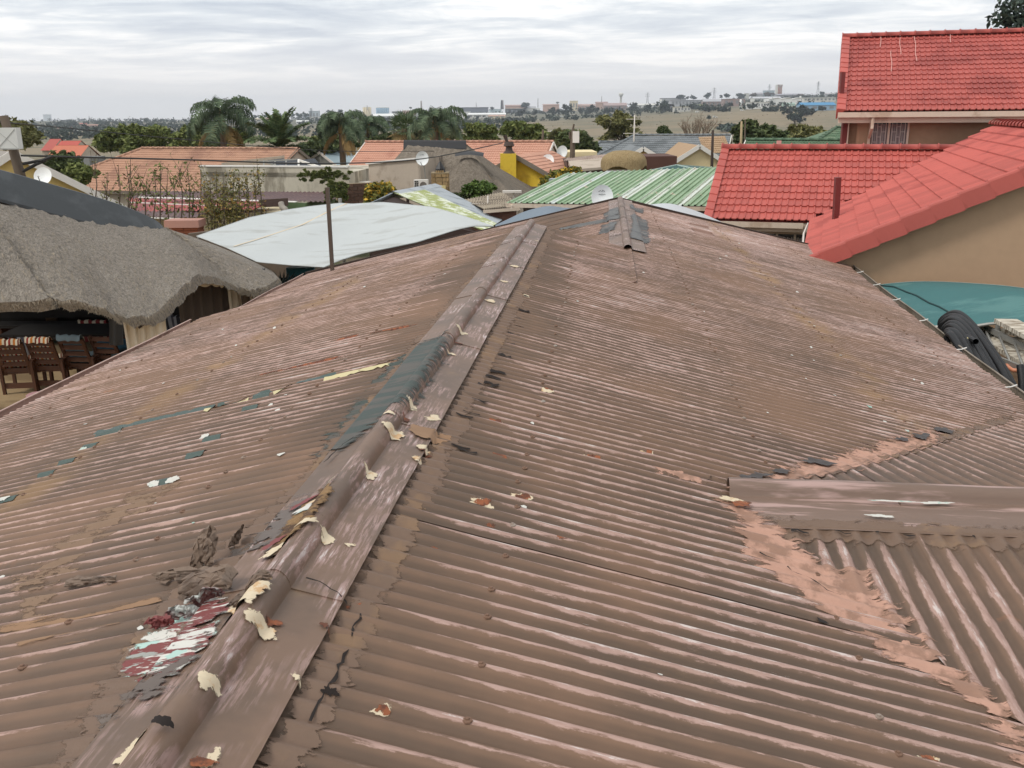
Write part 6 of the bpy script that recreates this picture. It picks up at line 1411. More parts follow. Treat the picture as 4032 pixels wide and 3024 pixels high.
m = MB(); a2, b2 = at(478, 352, 49), at(612, 336, 51); m.hexa([(a2.x, a2.y, 0), (b2.x, b2.y, 0), (b2.x, b2.y + .25, 0), (a2.x, a2.y + .25, 0), tuple(a2), tuple(b2), (b2.x, b2.y + .25, b2.z), (a2.x, a2.y + .25, a2.z)]); part('parapet', m, M_BEIGE, st)
# frame of dark solar heating panels on that roof
so = thing('solar_panel_frame', 'white steel frame carrying tilted black solar panels on the flat roof', 'solar panel', at(650, 362, 45.5).to_tuple()); M_SOL = pm('black_solar_panel', srgb(26, 30, 38), .25, .1, 3, spec=.6)
for k in range(3):
    p0 = at(578 + k * 34, 346, 47.5); p1 = at(612 + k * 34, 342, 47.5); d = Vector((1.0, -1.6, -.75)); part('panel', MB().poly([p0, p1, p1 + d, p0 + d]), M_SOL, so)
for (u0_, v0_, u1_, v1_, c_) in ((570, 347, 570, 362, 0), (570, 348, 606, 362, 0), (594, 347, 594, 362, 0), (618, 346, 618, 362, 0), (645, 345, 645, 364, 1), (645, 346, 700, 364, 1), (585, 352, 640, 352, 0), (560, 349, 640, 344, 0)):
    part('strut', MB().bar(at(u0_, v0_, 46.2), at(u1_, v1_, 45.6), .09 if c_ else .06), M_WHITE if c_ else M_STEEL, so)
# low red and maroon sheet roofs with a cream wall
M_MAR = pm('maroon_sheet', srgb(92, 66, 64), .6, .12, 1, stretch=(1, 3, 1), col2=srgb(112, 84, 78), amt=.3); M_REDS = pm('red_sheet', srgb(164, 76, 68), .6, .15, 1, col2=srgb(128, 66, 62), amt=.4)
sh = thing('red_sheet_roofed_shed', 'long low shed with red and maroon metal sheets and a cream wall behind the shrubs', 'shed', at(470, 480, 35).to_tuple()[:2] + (terrain(-9, 35),))
ribbed_part(sh, 'roof_sheet', at(330, 413, 42), at(752, 415, 41), at(712, 436, 36.5), at(270, 430, 38.5), 46, .025, 0, 1, M_MAR)
ribbed_part(sh, 'roof_sheet', at(275, 428, 38), at(605, 434, 36.2), at(550, 452, 34.2), at(290, 458, 34.5), 30, .025, 0, 1, M_REDS)
ribbed_part(sh, 'roof_sheet', at(285, 455, 34.6), at(450, 458, 34.4), at(430, 470, 33.2), at(295, 468, 33.4), 14, .02, 0, 1, M_MAR)
for u0_, v0_, u1_, v1_, w in ((300, 426, 640, 436, .25), (280, 437, 520, 447, .08), (295, 470, 410, 473, .14)): part('flashing_strip', MB().bar(at(u0_, v0_, 37 if v0_ < 430 else 35.5 if v0_ < 450 else 33.2), at(u1_, v1_, 36 if v0_ < 430 else 35 if v0_ < 450 else 33.1), w, .03), M_WHITE, sh)
a, b = at(300, 478, 33.6), at(607, 452, 35.2); wallmass(sh, [(a.x, a.y), (b.x, b.y), (b.x - .3, b.y + 4), (a.x, a.y + 4)], -1.5, b.z - .08, pm('cream_shed_wall', srgb(196, 182, 150), .9, .08, .7))
part('fascia', MB().bar(at(560, 440, 35), at(622, 436, 35.6), .06, .28), M_DUSK, sh); part('green_fascia', MB().bar(at(612, 445, 36.4), at(660, 447, 36.6), .05, .30), pm('green_trim', srgb(96, 118, 80), .7), sh); part('green_fascia', MB().bar(at(660, 447, 36.6), at(745, 424, 40.5), .05, .30), pm('green_trim_b', srgb(106, 126, 88), .7), sh)
m = MB().tube(smooth_loop([at(607, 438, 34.6), at(610, 448, 34.5), at(618, 455, 34.4), at(616, 470, 34.4), at(605, 476, 34.5)], 14, False), .11, 8); part('flue_pipe', m, pm('sooty_flue', srgb(150, 142, 132), .7, .3, 3), sh, smooth=True)
for k in range(2):
    q = at(567 if k else 317, 454 if k else 480, 35.0 if k else 33.45); m = MB()
    for j in range(3):
        for i in range(2): m.box((q.x + i * .12, q.y - .02, q.z - j * .12), (.07, .04, .05))
    part('air_brick', m, M_DUSK, sh)
# brick walls behind the sail
M_BRICK = pm('clinker_brick', srgb(104, 78, 64), .9, .2, 2, rand=.25); M_BRICKO = pm('orange_brick', srgb(156, 96, 70), .9, .15, 2, rand=.15)
def brick_wall(label, a, b, z0, mat, bw=.24, bh=.085, n_max=300, mort=None):
    a, b = Vector(a), Vector(b); d = (b - a); d.z = 0; W = d.length; d.normalize(); out = Vector((d.y, -d.x, 0)); t = thing('brick_wall', label, 'wall', ((a + b) / 2).to_tuple()[:2] + (z0,)); zt = a.z
    m = MB(); q = out * -.1; m.hexa([Vector((a.x, a.y, z0)) + q * 0 - out * .0, Vector((b.x, b.y, z0)), Vector((b.x, b.y, z0)) + q * 2, Vector((a.x, a.y, z0)) + q * 2, Vector((a.x, a.y, zt)), Vector((b.x, b.y, zt)), Vector((b.x, b.y, zt)) + q * 2, Vector((a.x, a.y, zt)) + q * 2]); part('mortar', m, M_MORT if mort is None else mort, t)
    me = MB().box((0, 0, 0), (bw - .015, .05, bh - .014)).mesh('brick'); me.materials.append(mat); rest = MB(); k = 0; z = zt - bh / 2; row = 0
    while z > z0:
        x = bw / 2 - (bw / 2 if row % 2 else 0)
        while x < W:
            if x > .05:
                p = a + d * x + out * (.012 + rnd.uniform(0, .01)); p.z = z
                if k < n_max: inst('brick', me, t, frame(p, d, Vector((-out.x, -out.y, 0)))); k += 1
                else: rest.box(p, (bw - .015, .05, bh - .014), frame((0, 0, 0), d, -out).to_3x3())
            x += bw
        z -= bh; row += 1
    if rest.f: part('brick', rest, mat, t, kind='stuff')
    return t
brick_wall('dark clinker brick wall half covered by creeper behind the white sail', at(727, 398, 37.5), at(832, 406, 38.5), .0, M_BRICK, .34, .13)
brick_wall('orange face brick wall under the green fascia', at(614, 450, 36.9), at(662, 450, 37.1), .0, M_BRICKO)
# grey tiled house with cream gables
A, B = at(1370, 293, 72), at(1580, 292, 70); A.z = B.z = (A.z + B.z) / 2
h3, r3, fr3 = gable_house('grey_tiled_house', 'house with a broad grey tiled roof and cream gables on the right', A, B, 7.5, math.radians(23), M_SLATE, M_CREAMW, n_ind=260, hipA=5.0, barge=M_WHITE)
A, B = at(1296, 307, 72.5), at(1352, 307, 72.5); A.z = B.z
gable_house('grey_tiled_annexe', 'lower grey tiled roof adjoining the left of the grey tiled house', A, B, 5.0, math.radians(23), M_SLATE, M_CREAMW, n_ind=120, hipA=4.0)
def cross_gable(parent_t, apex, half, depth, rise, wallmat, roofmat, barge=M_WHITE, tiles=True, dirv=(0, 1, 0)):
    a = Vector(apex); d = Vector(dirv).normalized(); s = Vector((d.y, -d.x, 0)); gz = terrain(a.x, a.y) - .5
    m = MB(); m.poly([Vector(((a - s * half * .93).x, (a - s * half * .93).y, gz)), Vector(((a + s * half * .93).x, (a + s * half * .93).y, gz)), a + s * half * .93 - ZZ * rise * .95, a - ZZ * .1, a - s * half * .93 - ZZ * rise * .95]); m.v = [(x + d.x * .25, y + d.y * .25, z) for x, y, z in m.v]; part('gable_wall', m, wallmat, parent_t)
    for k in (1, -1):
        e = a + s * k * half * 1.08 - ZZ * rise * 1.08; o = part('roof_slope', MB().poly([a, e, e + d * depth, a + d * depth]), roofmat, parent_t); part('barge_board', MB().bar(e - d * .02 - ZZ * .05, a - d * .02 - ZZ * .05, .06, .26), barge, parent_t)
cross_gable(h3, at(1512, 314, 62), 4.2, 10, 2.6, M_CREAMW, M_TANTILE); cross_gable(h3, at(1390, 319, 63), 2.6, 8, 1.5, M_PALEY, M_SLATE)
tt = thing('tan_tiled_roof', 'tan tiled roof just showing behind the cream gable', 'roof', at(1550, 330, 66).to_tuple()); O = at(1522, 332, 64); O2 = at(1580, 330, 64); uu = (O2 - O).normalized(); vv = Vector((0, .92, .39)); ro_ = part('slope', MB().poly([O, O2, O2 + vv * 2.6, O + vv * 2.6]), M_TANTILE, tt); tile_field(ro_, O, uu, vv, (O2 - O).length, 2.6, M_TANTILE, n_ind=40)
# cream parapet, pink sheets and dome thatch in front of the grey house
pv = thing('cream_parapet_building', 'low cream building with pinkish ribbed sheets beside the utility pole', 'building', at(1270, 350, 58).to_tuple()[:2] + (terrain(9, 58),))
a, b = at(1222, 331, 60), at(1290, 328, 60); wallmass(pv, [(a.x, a.y), (b.x, b.y), (b.x, b.y + 4), (a.x, a.y + 4)], -2.5, b.z, M_CREAMW)
ribbed_part(pv, 'roof_sheet', at(1228, 340, 60), at(1335, 331, 58), at(1345, 347, 53), at(1218, 347, 53), 34, .03, 0, 1, pm('pink_sheet', srgb(176, 156, 142), .7, .15, 1, col2=srgb(140, 116, 102), amt=.4))
a, b = at(1225, 350, 54), at(1340, 350, 54); wallmass(pv, [(a.x, a.y), (b.x, b.y), (b.x, b.y + 5), (a.x, a.y + 5)], -2.5, a.z, pm('shady_brown_wall', srgb(94, 74, 64), .9, .15, 1))
a, b = at(1235, 366, 50), at(1340, 358, 50); part('awning_sheet', MB().hexa([a - ZZ * .15, b - ZZ * .1, b + Vector((0, 3, .1)), a + Vector((0, 3, .1)), a, b, b + Vector((0, 3, .3)), a + Vector((0, 3, .3))]), M_BEIGE, pv)
a, b = at(1390, 357, 56), at(1462, 355, 56); wallmass(pv, [(a.x, a.y), (b.x, b.y), (b.x, b.y + 4), (a.x, a.y + 4)], -2.5, a.z + .5, pm('rust_brown_wall', srgb(88, 58, 48), .9, .2, 1), 'shed_wall')
ribbed_part(pv, 'roof_sheet', at(1385, 336, 60), at(1452, 335, 60), at(1456, 344, 56), at(1380, 346, 56), 14, .03, 0, 1, M_FIB)
M_STRAW = thatch_mat('golden_thatch', srgb(140, 120, 88), srgb(166, 146, 110), srgb(182, 164, 128), .4)
dm = thing('thatched_bar', 'round bar with a domed golden thatch roof before the cream gables', 'gazebo', at(1348, 372, 47).to_tuple()[:2] + (terrain(7, 47),)); q = at(1348, 357, 47); Rr = (at(1398, 357, 47).x - at(1299, 357, 47).x) / 2; hh = at(1348, 325, 47).z - q.z; P = []
for j in range(12):
    f = j / 11; P.append([(q.x + math.cos(a) * Rr * math.sin(f * 1.57) ** .8 * (1 + .03 * math.sin(a * 5)), q.y + math.sin(a) * Rr * math.sin(f * 1.57) ** .8, q.z + hh * math.cos(f * 1.57) ** .75 + .02 * sn(a, f * 4) - .12 * (f > .99) * (1 + math.sin(a * 4))) for a in np.linspace(0, 2 * math.pi, 41)])
m = MB().grid(P); m.poly(P[-1][:-1]); part('thatch', m, M_STRAW, dm, smooth=True)
for k in range(12):
    a = -2.9 + k * .26 if k < 11 else 1.0; px, py = q.x + math.cos(a) * Rr * .55, q.y + math.sin(a) * Rr * .55; part('stave', MB().box((px, py, q.z - .75), (.24, .05, 1.5), Matrix.Rotation(a + 1.57, 3, 'Z')), pm('stave_%d' % k, srgb(*((170, 168, 158) if k % 3 else (120, 108, 96))), .8, .1, 2), dm)
m = MB().tube([(q.x, q.y, terrain(q.x, q.y)), (q.x, q.y, q.z)], .15, 8); part('centre_pole', m, M_POLE, dm)
a, b = at(1310, 372, 44), at(1362, 372, 44); single('grey_screen_wall', MB().box(((a + b) / 2) - ZZ * 1.0, ((b - a).length, .1, 2.2)), pm('grey_board', srgb(148, 140, 130), .8, .1, 1), 'grey board screen standing below the domed thatch', 'screen')
# teal pavilion roof
tp = thing('teal_gazebo', 'dark teal canvas gazebo roof with pale edges behind the green ribbed roof', 'gazebo', at(1455, 385, 41).to_tuple()[:2] + (terrain(10, 41),)); ap = at(1462, 357, 41.5); c4 = [at(1375, 375, 39), at(1540, 374, 38), at(1590, 366, 44), at(1430, 366, 45)]; M_TEALD = pm('dark_teal_canvas', srgb(34, 74, 70), .8, .12, 1)
for k in range(4): part('canvas', MB().poly([ap, c4[k], c4[(k + 1) % 4]]), M_TEALD, tp)
for k in range(4): part('edge_trim', MB().bar(ap, c4[k], .07, .07), pm('pale_green_trim_%d' % k, srgb(170, 190, 182), .7), tp); part('post', MB().bar((c4[k].x, c4[k].y, -2), tuple(c4[k]), .08), M_STEEL, tp)
# green tiled roofs on the right
A, B = at(1612, 303, 48), at(1830, 304, 46); A.z = B.z = (A.z + B.z) / 2
gable_house('green_tiled_house', 'house with a mossy green tiled roof left of the upper red house', A, B, 5.0, math.radians(23), M_GRTILE, M_BEIGE, n_ind=160, barge=M_WHITE)
A, B = at(1806, 276, 62), at(1850, 276, 62); B.z = A.z
gable_house('green_hipped_house', 'farther green hipped roof between the trees and the upper red wall', A, B, 5.5, math.radians(24), M_GRTILE, M_BEIGE, n_ind=120, hipA=5.5)
# blue grey roofed house behind the palm trunk
A, B = at(690, 330, 78), at(775, 326, 80); A.z = B.z
gable_house('blue_grey_roofed_house', 'grey walled house with a pale blue metal roof behind the palm trunks', A, B, 5.0, math.radians(17), pm('blue_metal_roof', srgb(140, 156, 162), .5, .08, 1), pm('grey_wall', srgb(118, 118, 112), .9, .1, 1), tiles=False, ridge=False, barge=M_BARW)
# yellow gabled house on the far left
yg = thing('yellow_gabled_house', 'pale yellow house gable with broad white barge boards at the left edge', 'house', at(30, 400, 36).to_tuple()[:2] + (terrain(-18, 36),)); cross_gable(yg, at(27, 328, 36), 4.6, 12, 2.75, M_PALEY, pm('grey_sheet_roof', srgb(140, 132, 124), .7, .1, 1), dirv=(-.85, 1, 0)); q = at(120, 385, 35.6); part('corner_strip', MB().bar((q.x - 1.5, q.y + .2, -2), (q.x - 1.5, q.y + .2, q.z - .3), .3), M_YELW, yg)
# small red roofed houses between the left trees
for (u0_, v0_, u1_, Y, run_, mt, lab, mw) in ((120, 314, 192, 118, 4.5, pm('orange_roof_far', srgb(186, 108, 82), .8, .1, .3, rand=.05), 'orange tiled house seen between the left trees', M_BEIGE), (132, 304, 176, 150, 4.5, pm('red_roof_far', srgb(176, 82, 70), .8, .1, .3), 'red roofed house just above the orange tiled one', M_BEIGE), (108, 300, 132, 165, 4, pm('red_roof_far_b', srgb(168, 84, 74), .8, .1, .3), 'small red roof at the edge of the big left tree', M_BEIGE)):
    A, B = at(u0_, v0_, Y), at(u1_, v0_, Y); B.z = A.z; gable_house('far_house', lab, A, B, run_, math.radians(24), mt, mw, tiles=False, ridge=False)
a, b = at(158, 350, 75), at(200, 352, 75); q = (a + b) / 2; single('grey_outbuilding', MB().box((q.x, q.y + 1, q.z - .9), ((b - a).length, 3, 2.6)), pm('grey_outbuilding_wall', srgb(136, 136, 134), .9, .1, .5), 'blank grey outbuilding wall between the left shrubs', 'building')
# brick red pier seen past the thatch, and the grey wall below it
pi = thing('brick_pier', 'orange pier with a flat pink coping slab past the black ridge cover', 'pier', at(400, 520, 29).to_tuple()[:2] + (0,)); a = at(395, 481, 29); part('coping', MB().box((a.x, a.y + .2, a.z - .03), (1.05, .7, .22)), pm('pink_coping', srgb(176, 132, 118), .85, .1, 2), pi)
me = MB().box((0, 0, 0), (.21, .6, .075)).mesh('brick'); me.materials.append(M_BRICKO); part('core', MB().box((a.x, a.y + .3, a.z - 1.2), (.84, .5, 2.2)), M_BRICKO, pi)
for r in range(10):
    for k in range(4): inst('brick', me, pi, Matrix.Translation((a.x - .33 + k * .22, a.y + .3, a.z - .2 - r * .09)))
a, b = at(405, 505, 28), at(700, 470, 31); single('boundary_wall', MB().hexa([(a.x, a.y, -.5), (b.x, b.y, -.5), (b.x, b.y + .2, -.5), (a.x, a.y + .2, -.5), tuple(a), tuple(b), (b.x, b.y + .2, b.z), (a.x, a.y + .2, a.z)]), pm('grimy_wall', srgb(116, 104, 92), .9, .2, 1), 'grimy low boundary wall behind the white sail', 'wall')

# ------------------------------------------------------------------ poles and wires
up = thing('utility_pole', 'dark timber utility pole with a white box at the left edge', 'utility pole', at(38, 370, 21).to_tuple()[:2] + (0,)); b = at(50, 400, 21); tpt = at(8, 250, 21)
part('pole', MB().tube([(b.x + .25, b.y, -.3), b, tpt], [.13, .11, .09], 10), M_BARK, up, smooth=True)
q = at(19, 299, 20.7); bx = part('meter_box', MB().box(q, (.46, .2, .44)), pm('white_box_paint', srgb(206, 206, 200), .6, .04, 3), up)
m = MB()
for s in (1, -1): m.bar(q + Vector((-.2 * s, -.106, -.19)), q + Vector((.2 * s, -.106, .19)), .010, .006)
m.bar(q + Vector((-.23, -.106, -.21)), q + Vector((.23, -.106, -.21)), .02, .03); part('pressed_cross', m, pm('box_line_grey', srgb(176, 176, 170), .6), bx)  # cross and bottom bar slightly greyer than the box
for k, (u, v) in enumerate(((60, 352), (72, 344))): part('bracket', MB().tube([at(50, 370 - k * 16, 20.9), at(u + 20, v + 2, 20.8), at(u + 40, v - 6, 20.9)], .035, 6), pm('cable_black_%d' % k, srgb(40, 38, 36), .6), up)
M_WIRE = pm('black_cable', srgb(46, 44, 42), .6, .05)
def wire(label, pts, r): single('overhead_cable', MB().tube(smooth_loop([at(*p) for p in pts], 60, False), r, 5), M_WIRE, label, 'cable', group='overhead cables')
wire('thicker black overhead cable running from the white box to the terracotta roof', [(46, 336, 21), (200, 340, 23), (400, 345, 26), (700, 353, 32), (912, 343, 38), (1085, 309, 46)], .022)
wire('thin pale overhead cable sagging above the clay tiled house', [(-20, 262, 22), (150, 277, 26), (350, 297, 31), (600, 319, 38), (760, 327, 42), (980, 326, 50)], .013)
def pole(label, u, v0, v1, Y, r, mat=M_BARK, extra=None, name='utility_pole', cat='utility pole'):
    t = at(u, v0, Y); b = at(u - (v1 - v0) * .03, v1, Y); o = thing(name, label, cat, (b.x, Y, terrain(b.x, Y))); part('pole', MB().tube([(b.x, Y, terrain(b.x, Y) - .2), b, t], [r * 1.2, r * 1.1, r * .8], 8), mat, o, smooth=True); return o, t
o, t = pole('timber utility pole with a small white box beside the dark bush', 1238, 280, 362, 58, .16); q = at(1244, 296, 57.8); part('meter_box', MB().box(q, (.38, .3, .66)), M_WHITE, o); part('cross_arm', MB().tube([at(1231, 285, 58), at(1231, 300, 58)], .07, 6), M_BARK, o); part('extension', MB().tube([at(1237, 282, 58), at(1240, 268, 58)], .06, 6), M_BARK, o)
pole('short dark pole behind the right end of the terracotta roof', 1173, 280, 310, 66, .09)
pole('thin dark pole rising before the cream gable', 1540, 281, 372, 50, .075, M_DKWOOD)
pole('pale timber pole left of the round dark tree', 1602, 262, 318, 47, .06, pm('pale_pole', srgb(170, 150, 116), .9)); pole('thin grey pole beside the pale timber pole', 1610, 258, 318, 49, .04)
o, t = pole('television aerial mast on the grey tiled roof', 1371, 248, 293, 71, .05, M_BARW, name='television_aerial', cat='aerial'); part('crossbar', MB().bar(t + Vector((-.6, 0, -.3)), t + Vector((.5, 0, -.3)), .04), M_BARW, o); part('crossbar', MB().bar(t + Vector((-.8, 0, -1.3)), t + Vector((.3, 0, -1.3)), .04), M_BARW, o)
o, t = pole('small aerial post over the fibre cement roof', 1054, 423, 446, 34, .03, M_BARW, name='television_aerial', cat='aerial'); part('crossbar', MB().bar(at(1018, 441, 34), at(1052, 440, 34), .05, .04), M_BARW, o)
o, t = pole('flat topped white vent post above the fibre cement roof', 1110, 414, 436, 33, .03, M_BARW, name='vent_post', cat='vent'); part('cap', MB().box(at(1106, 414, 33), (.65, .3, .07)), M_BARW, o)

# ------------------------------------------------------------------ trees
tree('evergreen_tree', 'big dark evergreen tree at the left edge behind the white box', -70, 238, 118, 345, 50, M_LF_O, 9500, .18, 26, sd=3, lr=(.22, .4), lq=(.3, .8))
tree('evergreen_tree', 'broad rounded green tree right of the big left tree', 188, 256, 408, 345, 82, M_LF_M, 15000, .22, 34, sd=5, lr=(.18, .38), lq=(.4, .82))
tree('shrub', 'dense green shrubs below the drooping palm on the left', 350, 272, 560, 335, 78, M_LF_M, 8000, .24, 12, sd=7, cat='shrub', trunk=False)
tree('shrub', 'tangled dark shrub before the yellow gable', 66, 318, 205, 405, 44, M_LF_D, 7000, .12, 26, sd=9, cat='shrub', trunk=False, lr=(.15, .34), lq=(.2, .9))
tree('shrub', 'mixed green shrub between the yellow gable and the clay tiled house', 130, 350, 215, 412, 40, M_LF_M, 4500, .12, 9, sd=10, cat='shrub', trunk=False)
palm('tall drooping palm, the highest one on the left', 478, 258, 72, 18, 3.4, 'queen', 1, extra_dry=4)
palm('stiff feathered date palm behind the clay tiled roof', 605, 322, 69, 46, 2.9, 'date', 2, extra_dry=2)
palm('shaggy drooping palm with brown hanging fronds right of the date palm', 737, 276, 70, 15, 2.5, 'queen', 3, extra_dry=6)
palm('drooping palm farther back beside the shaggy palm', 797, 278, 86, 14, 2.5, 'queen', 4, extra_dry=2)
palm('fan leaved palm left of the tallest centre palm', 872, 278, 76, 30, 1.6, 'fan', 5)
palm('full drooping palm behind the left end of the centre thatch', 940, 272, 66, 17, 2.7, 'queen', 6, extra_dry=3)
tree('evergreen_tree', 'long dense row of green trees behind the terracotta roof, left half', 985, 268, 1085, 318, 76, M_LF_M, 8000, .22, 11, sd=12)
tree('evergreen_tree', 'long dense row of green trees behind the terracotta roof, right half', 1070, 264, 1180, 318, 78, M_LF_M, 8000, .22, 11, sd=14)
tree('shrub', 'dark undergrowth between the date palm and the centre thatch', 620, 298, 760, 350, 80, M_LF_D, 6000, .24, 10, sd=15, cat='shrub', trunk=False)
tree('shrub', 'dark greenery below the fan leaved palm', 760, 288, 960, 330, 84, M_LF_D, 8000, .26, 12, sd=16, cat='shrub', trunk=False)
tree('evergreen_tree', 'very dark bushy tree behind the utility pole', 1192, 278, 1300, 345, 67, M_LF_D, 7000, .2, 11, sd=17)
tree('acacia_tree', 'wide airy brownish tree above the grey tiled roof', 1272, 232, 1412, 318, 76, M_LF_O, 6500, .15, 34, sd=18, fill=.3, clump=14, asp=2.8, lr=(.14, .3), lq=(.2, .85))
tree('evergreen_tree', 'small dark tree between the acacia and the bare tree', 1422, 268, 1452, 296, 84, M_LF_D, 1800, .2, 5, sd=19)
bare_tree('bare_tree', 'leafless grey brown tree behind the grey tiled roof', 1448, 248, 1562, 300, 88, pm('twig', srgb(128, 112, 96), .95, .1, 2), 21, 22, upright=.3, spread=.6, thick=.09, depth=3)
tree('evergreen_tree', 'round dense dark tree left of the upper red house', 1578, 252, 1702, 330, 58, M_LF_D, 12000, .16, 26, sd=23, lr=(.22, .42), lq=(.35, .75))
tree('evergreen_tree', 'lighter olive tree right of the round dark tree', 1690, 264, 1790, 315, 72, M_LF_O, 6000, .2, 10, sd=24)
tree('gum_tree', 'dark green treetop rising over the upper red roof at the right edge', 2150, -60, 2330, 130, 40, M_LF_B, 5200, .16, 15, sd=25, fill=.4, clump=16)
tree('citrus_bush', 'bushy green shrub dotted with yellow flowers beyond the green ribbed roof', 1166, 357, 1292, 418, 41, M_LF_Y, 7000, .12, 10, sd=26, cat='bush', trunk=False)
tree('leafy_shrub', 'glossy bright green shrub beside the stone chimney', 1000, 390, 1072, 432, 38.5, M_LF_G, 3500, .13, 8, sd=27, cat='shrub', trunk=False)
tree('leafy_shrub', 'low dark hedge right of the stone chimney', 960, 410, 1030, 440, 39.5, M_LF_D, 2500, .1, 7, sd=28, cat='hedge', trunk=False)
tree('leafy_shrub', 'yellow green shrub before the beige parapet wall', 775, 390, 868, 452, 36.6, M_LF_Y, 5000, .1, 9, sd=29, cat='shrub', trunk=False)
tree('creeper', 'dark green creeper spilling over the white parapet', 628, 360, 764, 394, 42.4, M_LF_M, 7500, .085, 90, sd=30, cat='creeper', trunk=False, depth=.1, lr=(.06, .16), lq=(.0, 1.0), fill=.1, clump=18)
tree('creeper', 'tangled creeper hanging down by the brick wall', 690, 388, 770, 450, 37.0, M_LF_M, 4200, .1, 26, sd=31, cat='creeper', trunk=False, depth=.3, lr=(.12, .28), lq=(.1, .95))
# tall thin yellowing shrub with upright stems
def stem_shrub(label, stems, Y, mat, sd, leafy=1.0, leaf=.07, name='upright_shrub'):
    g = np.random.default_rng(sd); b0 = at((stems[0][0] + stems[-1][0]) / 2, 480, Y); t = thing(name, label, 'shrub', (b0.x, Y, terrain(b0.x, Y))); m = MB(); L = []
    for k, (u, vt, vb) in enumerate(stems):
        y = Y + g.uniform(-.8, .8); top = at(u + g.uniform(-4, 4), vt, y); bot = at(u + g.uniform(-9, 9), vb, y); bot0 = Vector((bot.x, bot.y, min(bot.z, terrain(bot.x, y) + .1))); md = bot.lerp(top, .5) + Vector((g.uniform(-.1, .1), 0, 0)); m.tube([bot0, bot, md, top], [.035, .028, .018, .006], 5)
        for j in range(int(leafy * 90)):
            q = g.uniform(.15, 1); p = bot.lerp(md, q * 2) if q < .5 else md.lerp(top, q * 2 - 1); L.append(np.array(p) + g.normal(size=3) * .10)
        for j in range(4):
            q = g.uniform(.2, .8); p = bot.lerp(top, q); e = p + Vector((g.uniform(-.5, .5), g.uniform(-.3, .3), g.uniform(.3, .9))); m.tube([p, e], [.012, .004], 4, cap=False)
            for i in range(int(leafy * 22)): L.append(np.array(p.lerp(e, g.uniform(0, 1))) + g.normal(size=3) * .06)
    part('stem', m, M_BARK, t)
    if L: V, F = leaf_cloud(np.array(L), leaf, sd); np_part('leaves', V, F, mat, t)
    return t
stem_shrub('tall yellowing shrub of upright leafy stems in front of the stained parapet', [(432 + k * 12.5, 352 + (k * 37 % 40), 500) for k in range(11)], 31.0, M_LF_A, 41, .9, .055)
stem_shrub('dense lower yellow green shrub at the left corner of the white sail', [(452 + k * 10, 430 + (k * 31 % 30), 510) for k in range(9)], 30.0, M_LF_A, 42, 1.0, .055)
stem_shrub('sparse twiggy shrub with a few leaves before the clay tiled roof', [(285 + k * 15, 345 + (k * 53 % 70), 480) for k in range(10)], 31.5, M_LF_M, 43, .30)
stem_shrub('nearly bare thin twigs left of the sparse shrub', [(205 + k * 16, 340 + (k * 47 % 60), 460) for k in range(6)], 33, M_LF_O, 44, .16)
tree('evergreen_tree', 'mid green tree mass behind the shaggy palm', 655, 284, 790, 330, 96, M_LF_M, 6000, .24, 18, sd=51, lr=(.2, .4), lq=(.3, .8))
tree('evergreen_tree', 'soft green trees behind the full drooping palm', 880, 266, 1010, 318, 92, M_LF_M, 7000, .24, 18, sd=52, lr=(.2, .4), lq=(.3, .8))
tree('evergreen_tree', 'green tree between the broad rounded tree and the tall palm', 380, 262, 470, 330, 90, M_LF_D, 5000, .22, 16, sd=53, lr=(.2, .4), lq=(.3, .8))
tree('evergreen_tree', 'olive green tree behind the utility pole and dark bush', 1178, 270, 1262, 318, 94, M_LF_O, 4500, .22, 14, sd=54, lr=(.2, .4), lq=(.3, .8))
# ------------------------------------------------------------------ the far side of the valley: sheds, towers, trees
zA = lambda x, y: ((2600 + x * .3617) / K, (250 + y * .3617) / K)
zB = lambda x, y: ((1700 + x * .4521) / K, (250 + y * .4521) / K)
zC = lambda x, y: ((1250 + x * .2712) / K, (380 + y * .2712) / K)
zD = lambda x, y: ((700 + x * .2712) / K, (330 + y * .2712) / K)
zE = lambda x, y: ((0 + x * .1808) / K, (440 + y * .1808) / K)
PAL = {}
def pc_(c, r=.7):
    if c not in PAL: PAL[c] = pm('far_paint_%02x%02x%02x' % c, srgb(*c), r, .08, .05, fine=.04)
    return PAL[c]
FGRP = 'sheds and factories across the valley'
WHT, OFF, GRY, DGR, CRM, MAU, PNK, BLU, MNT, RED = (226, 226, 222), (206, 204, 196), (166, 166, 168), (124, 124, 126), (214, 200, 168), (152, 130, 124), (186, 152, 136), (70, 134, 176), (176, 196, 184), (166, 92, 78)
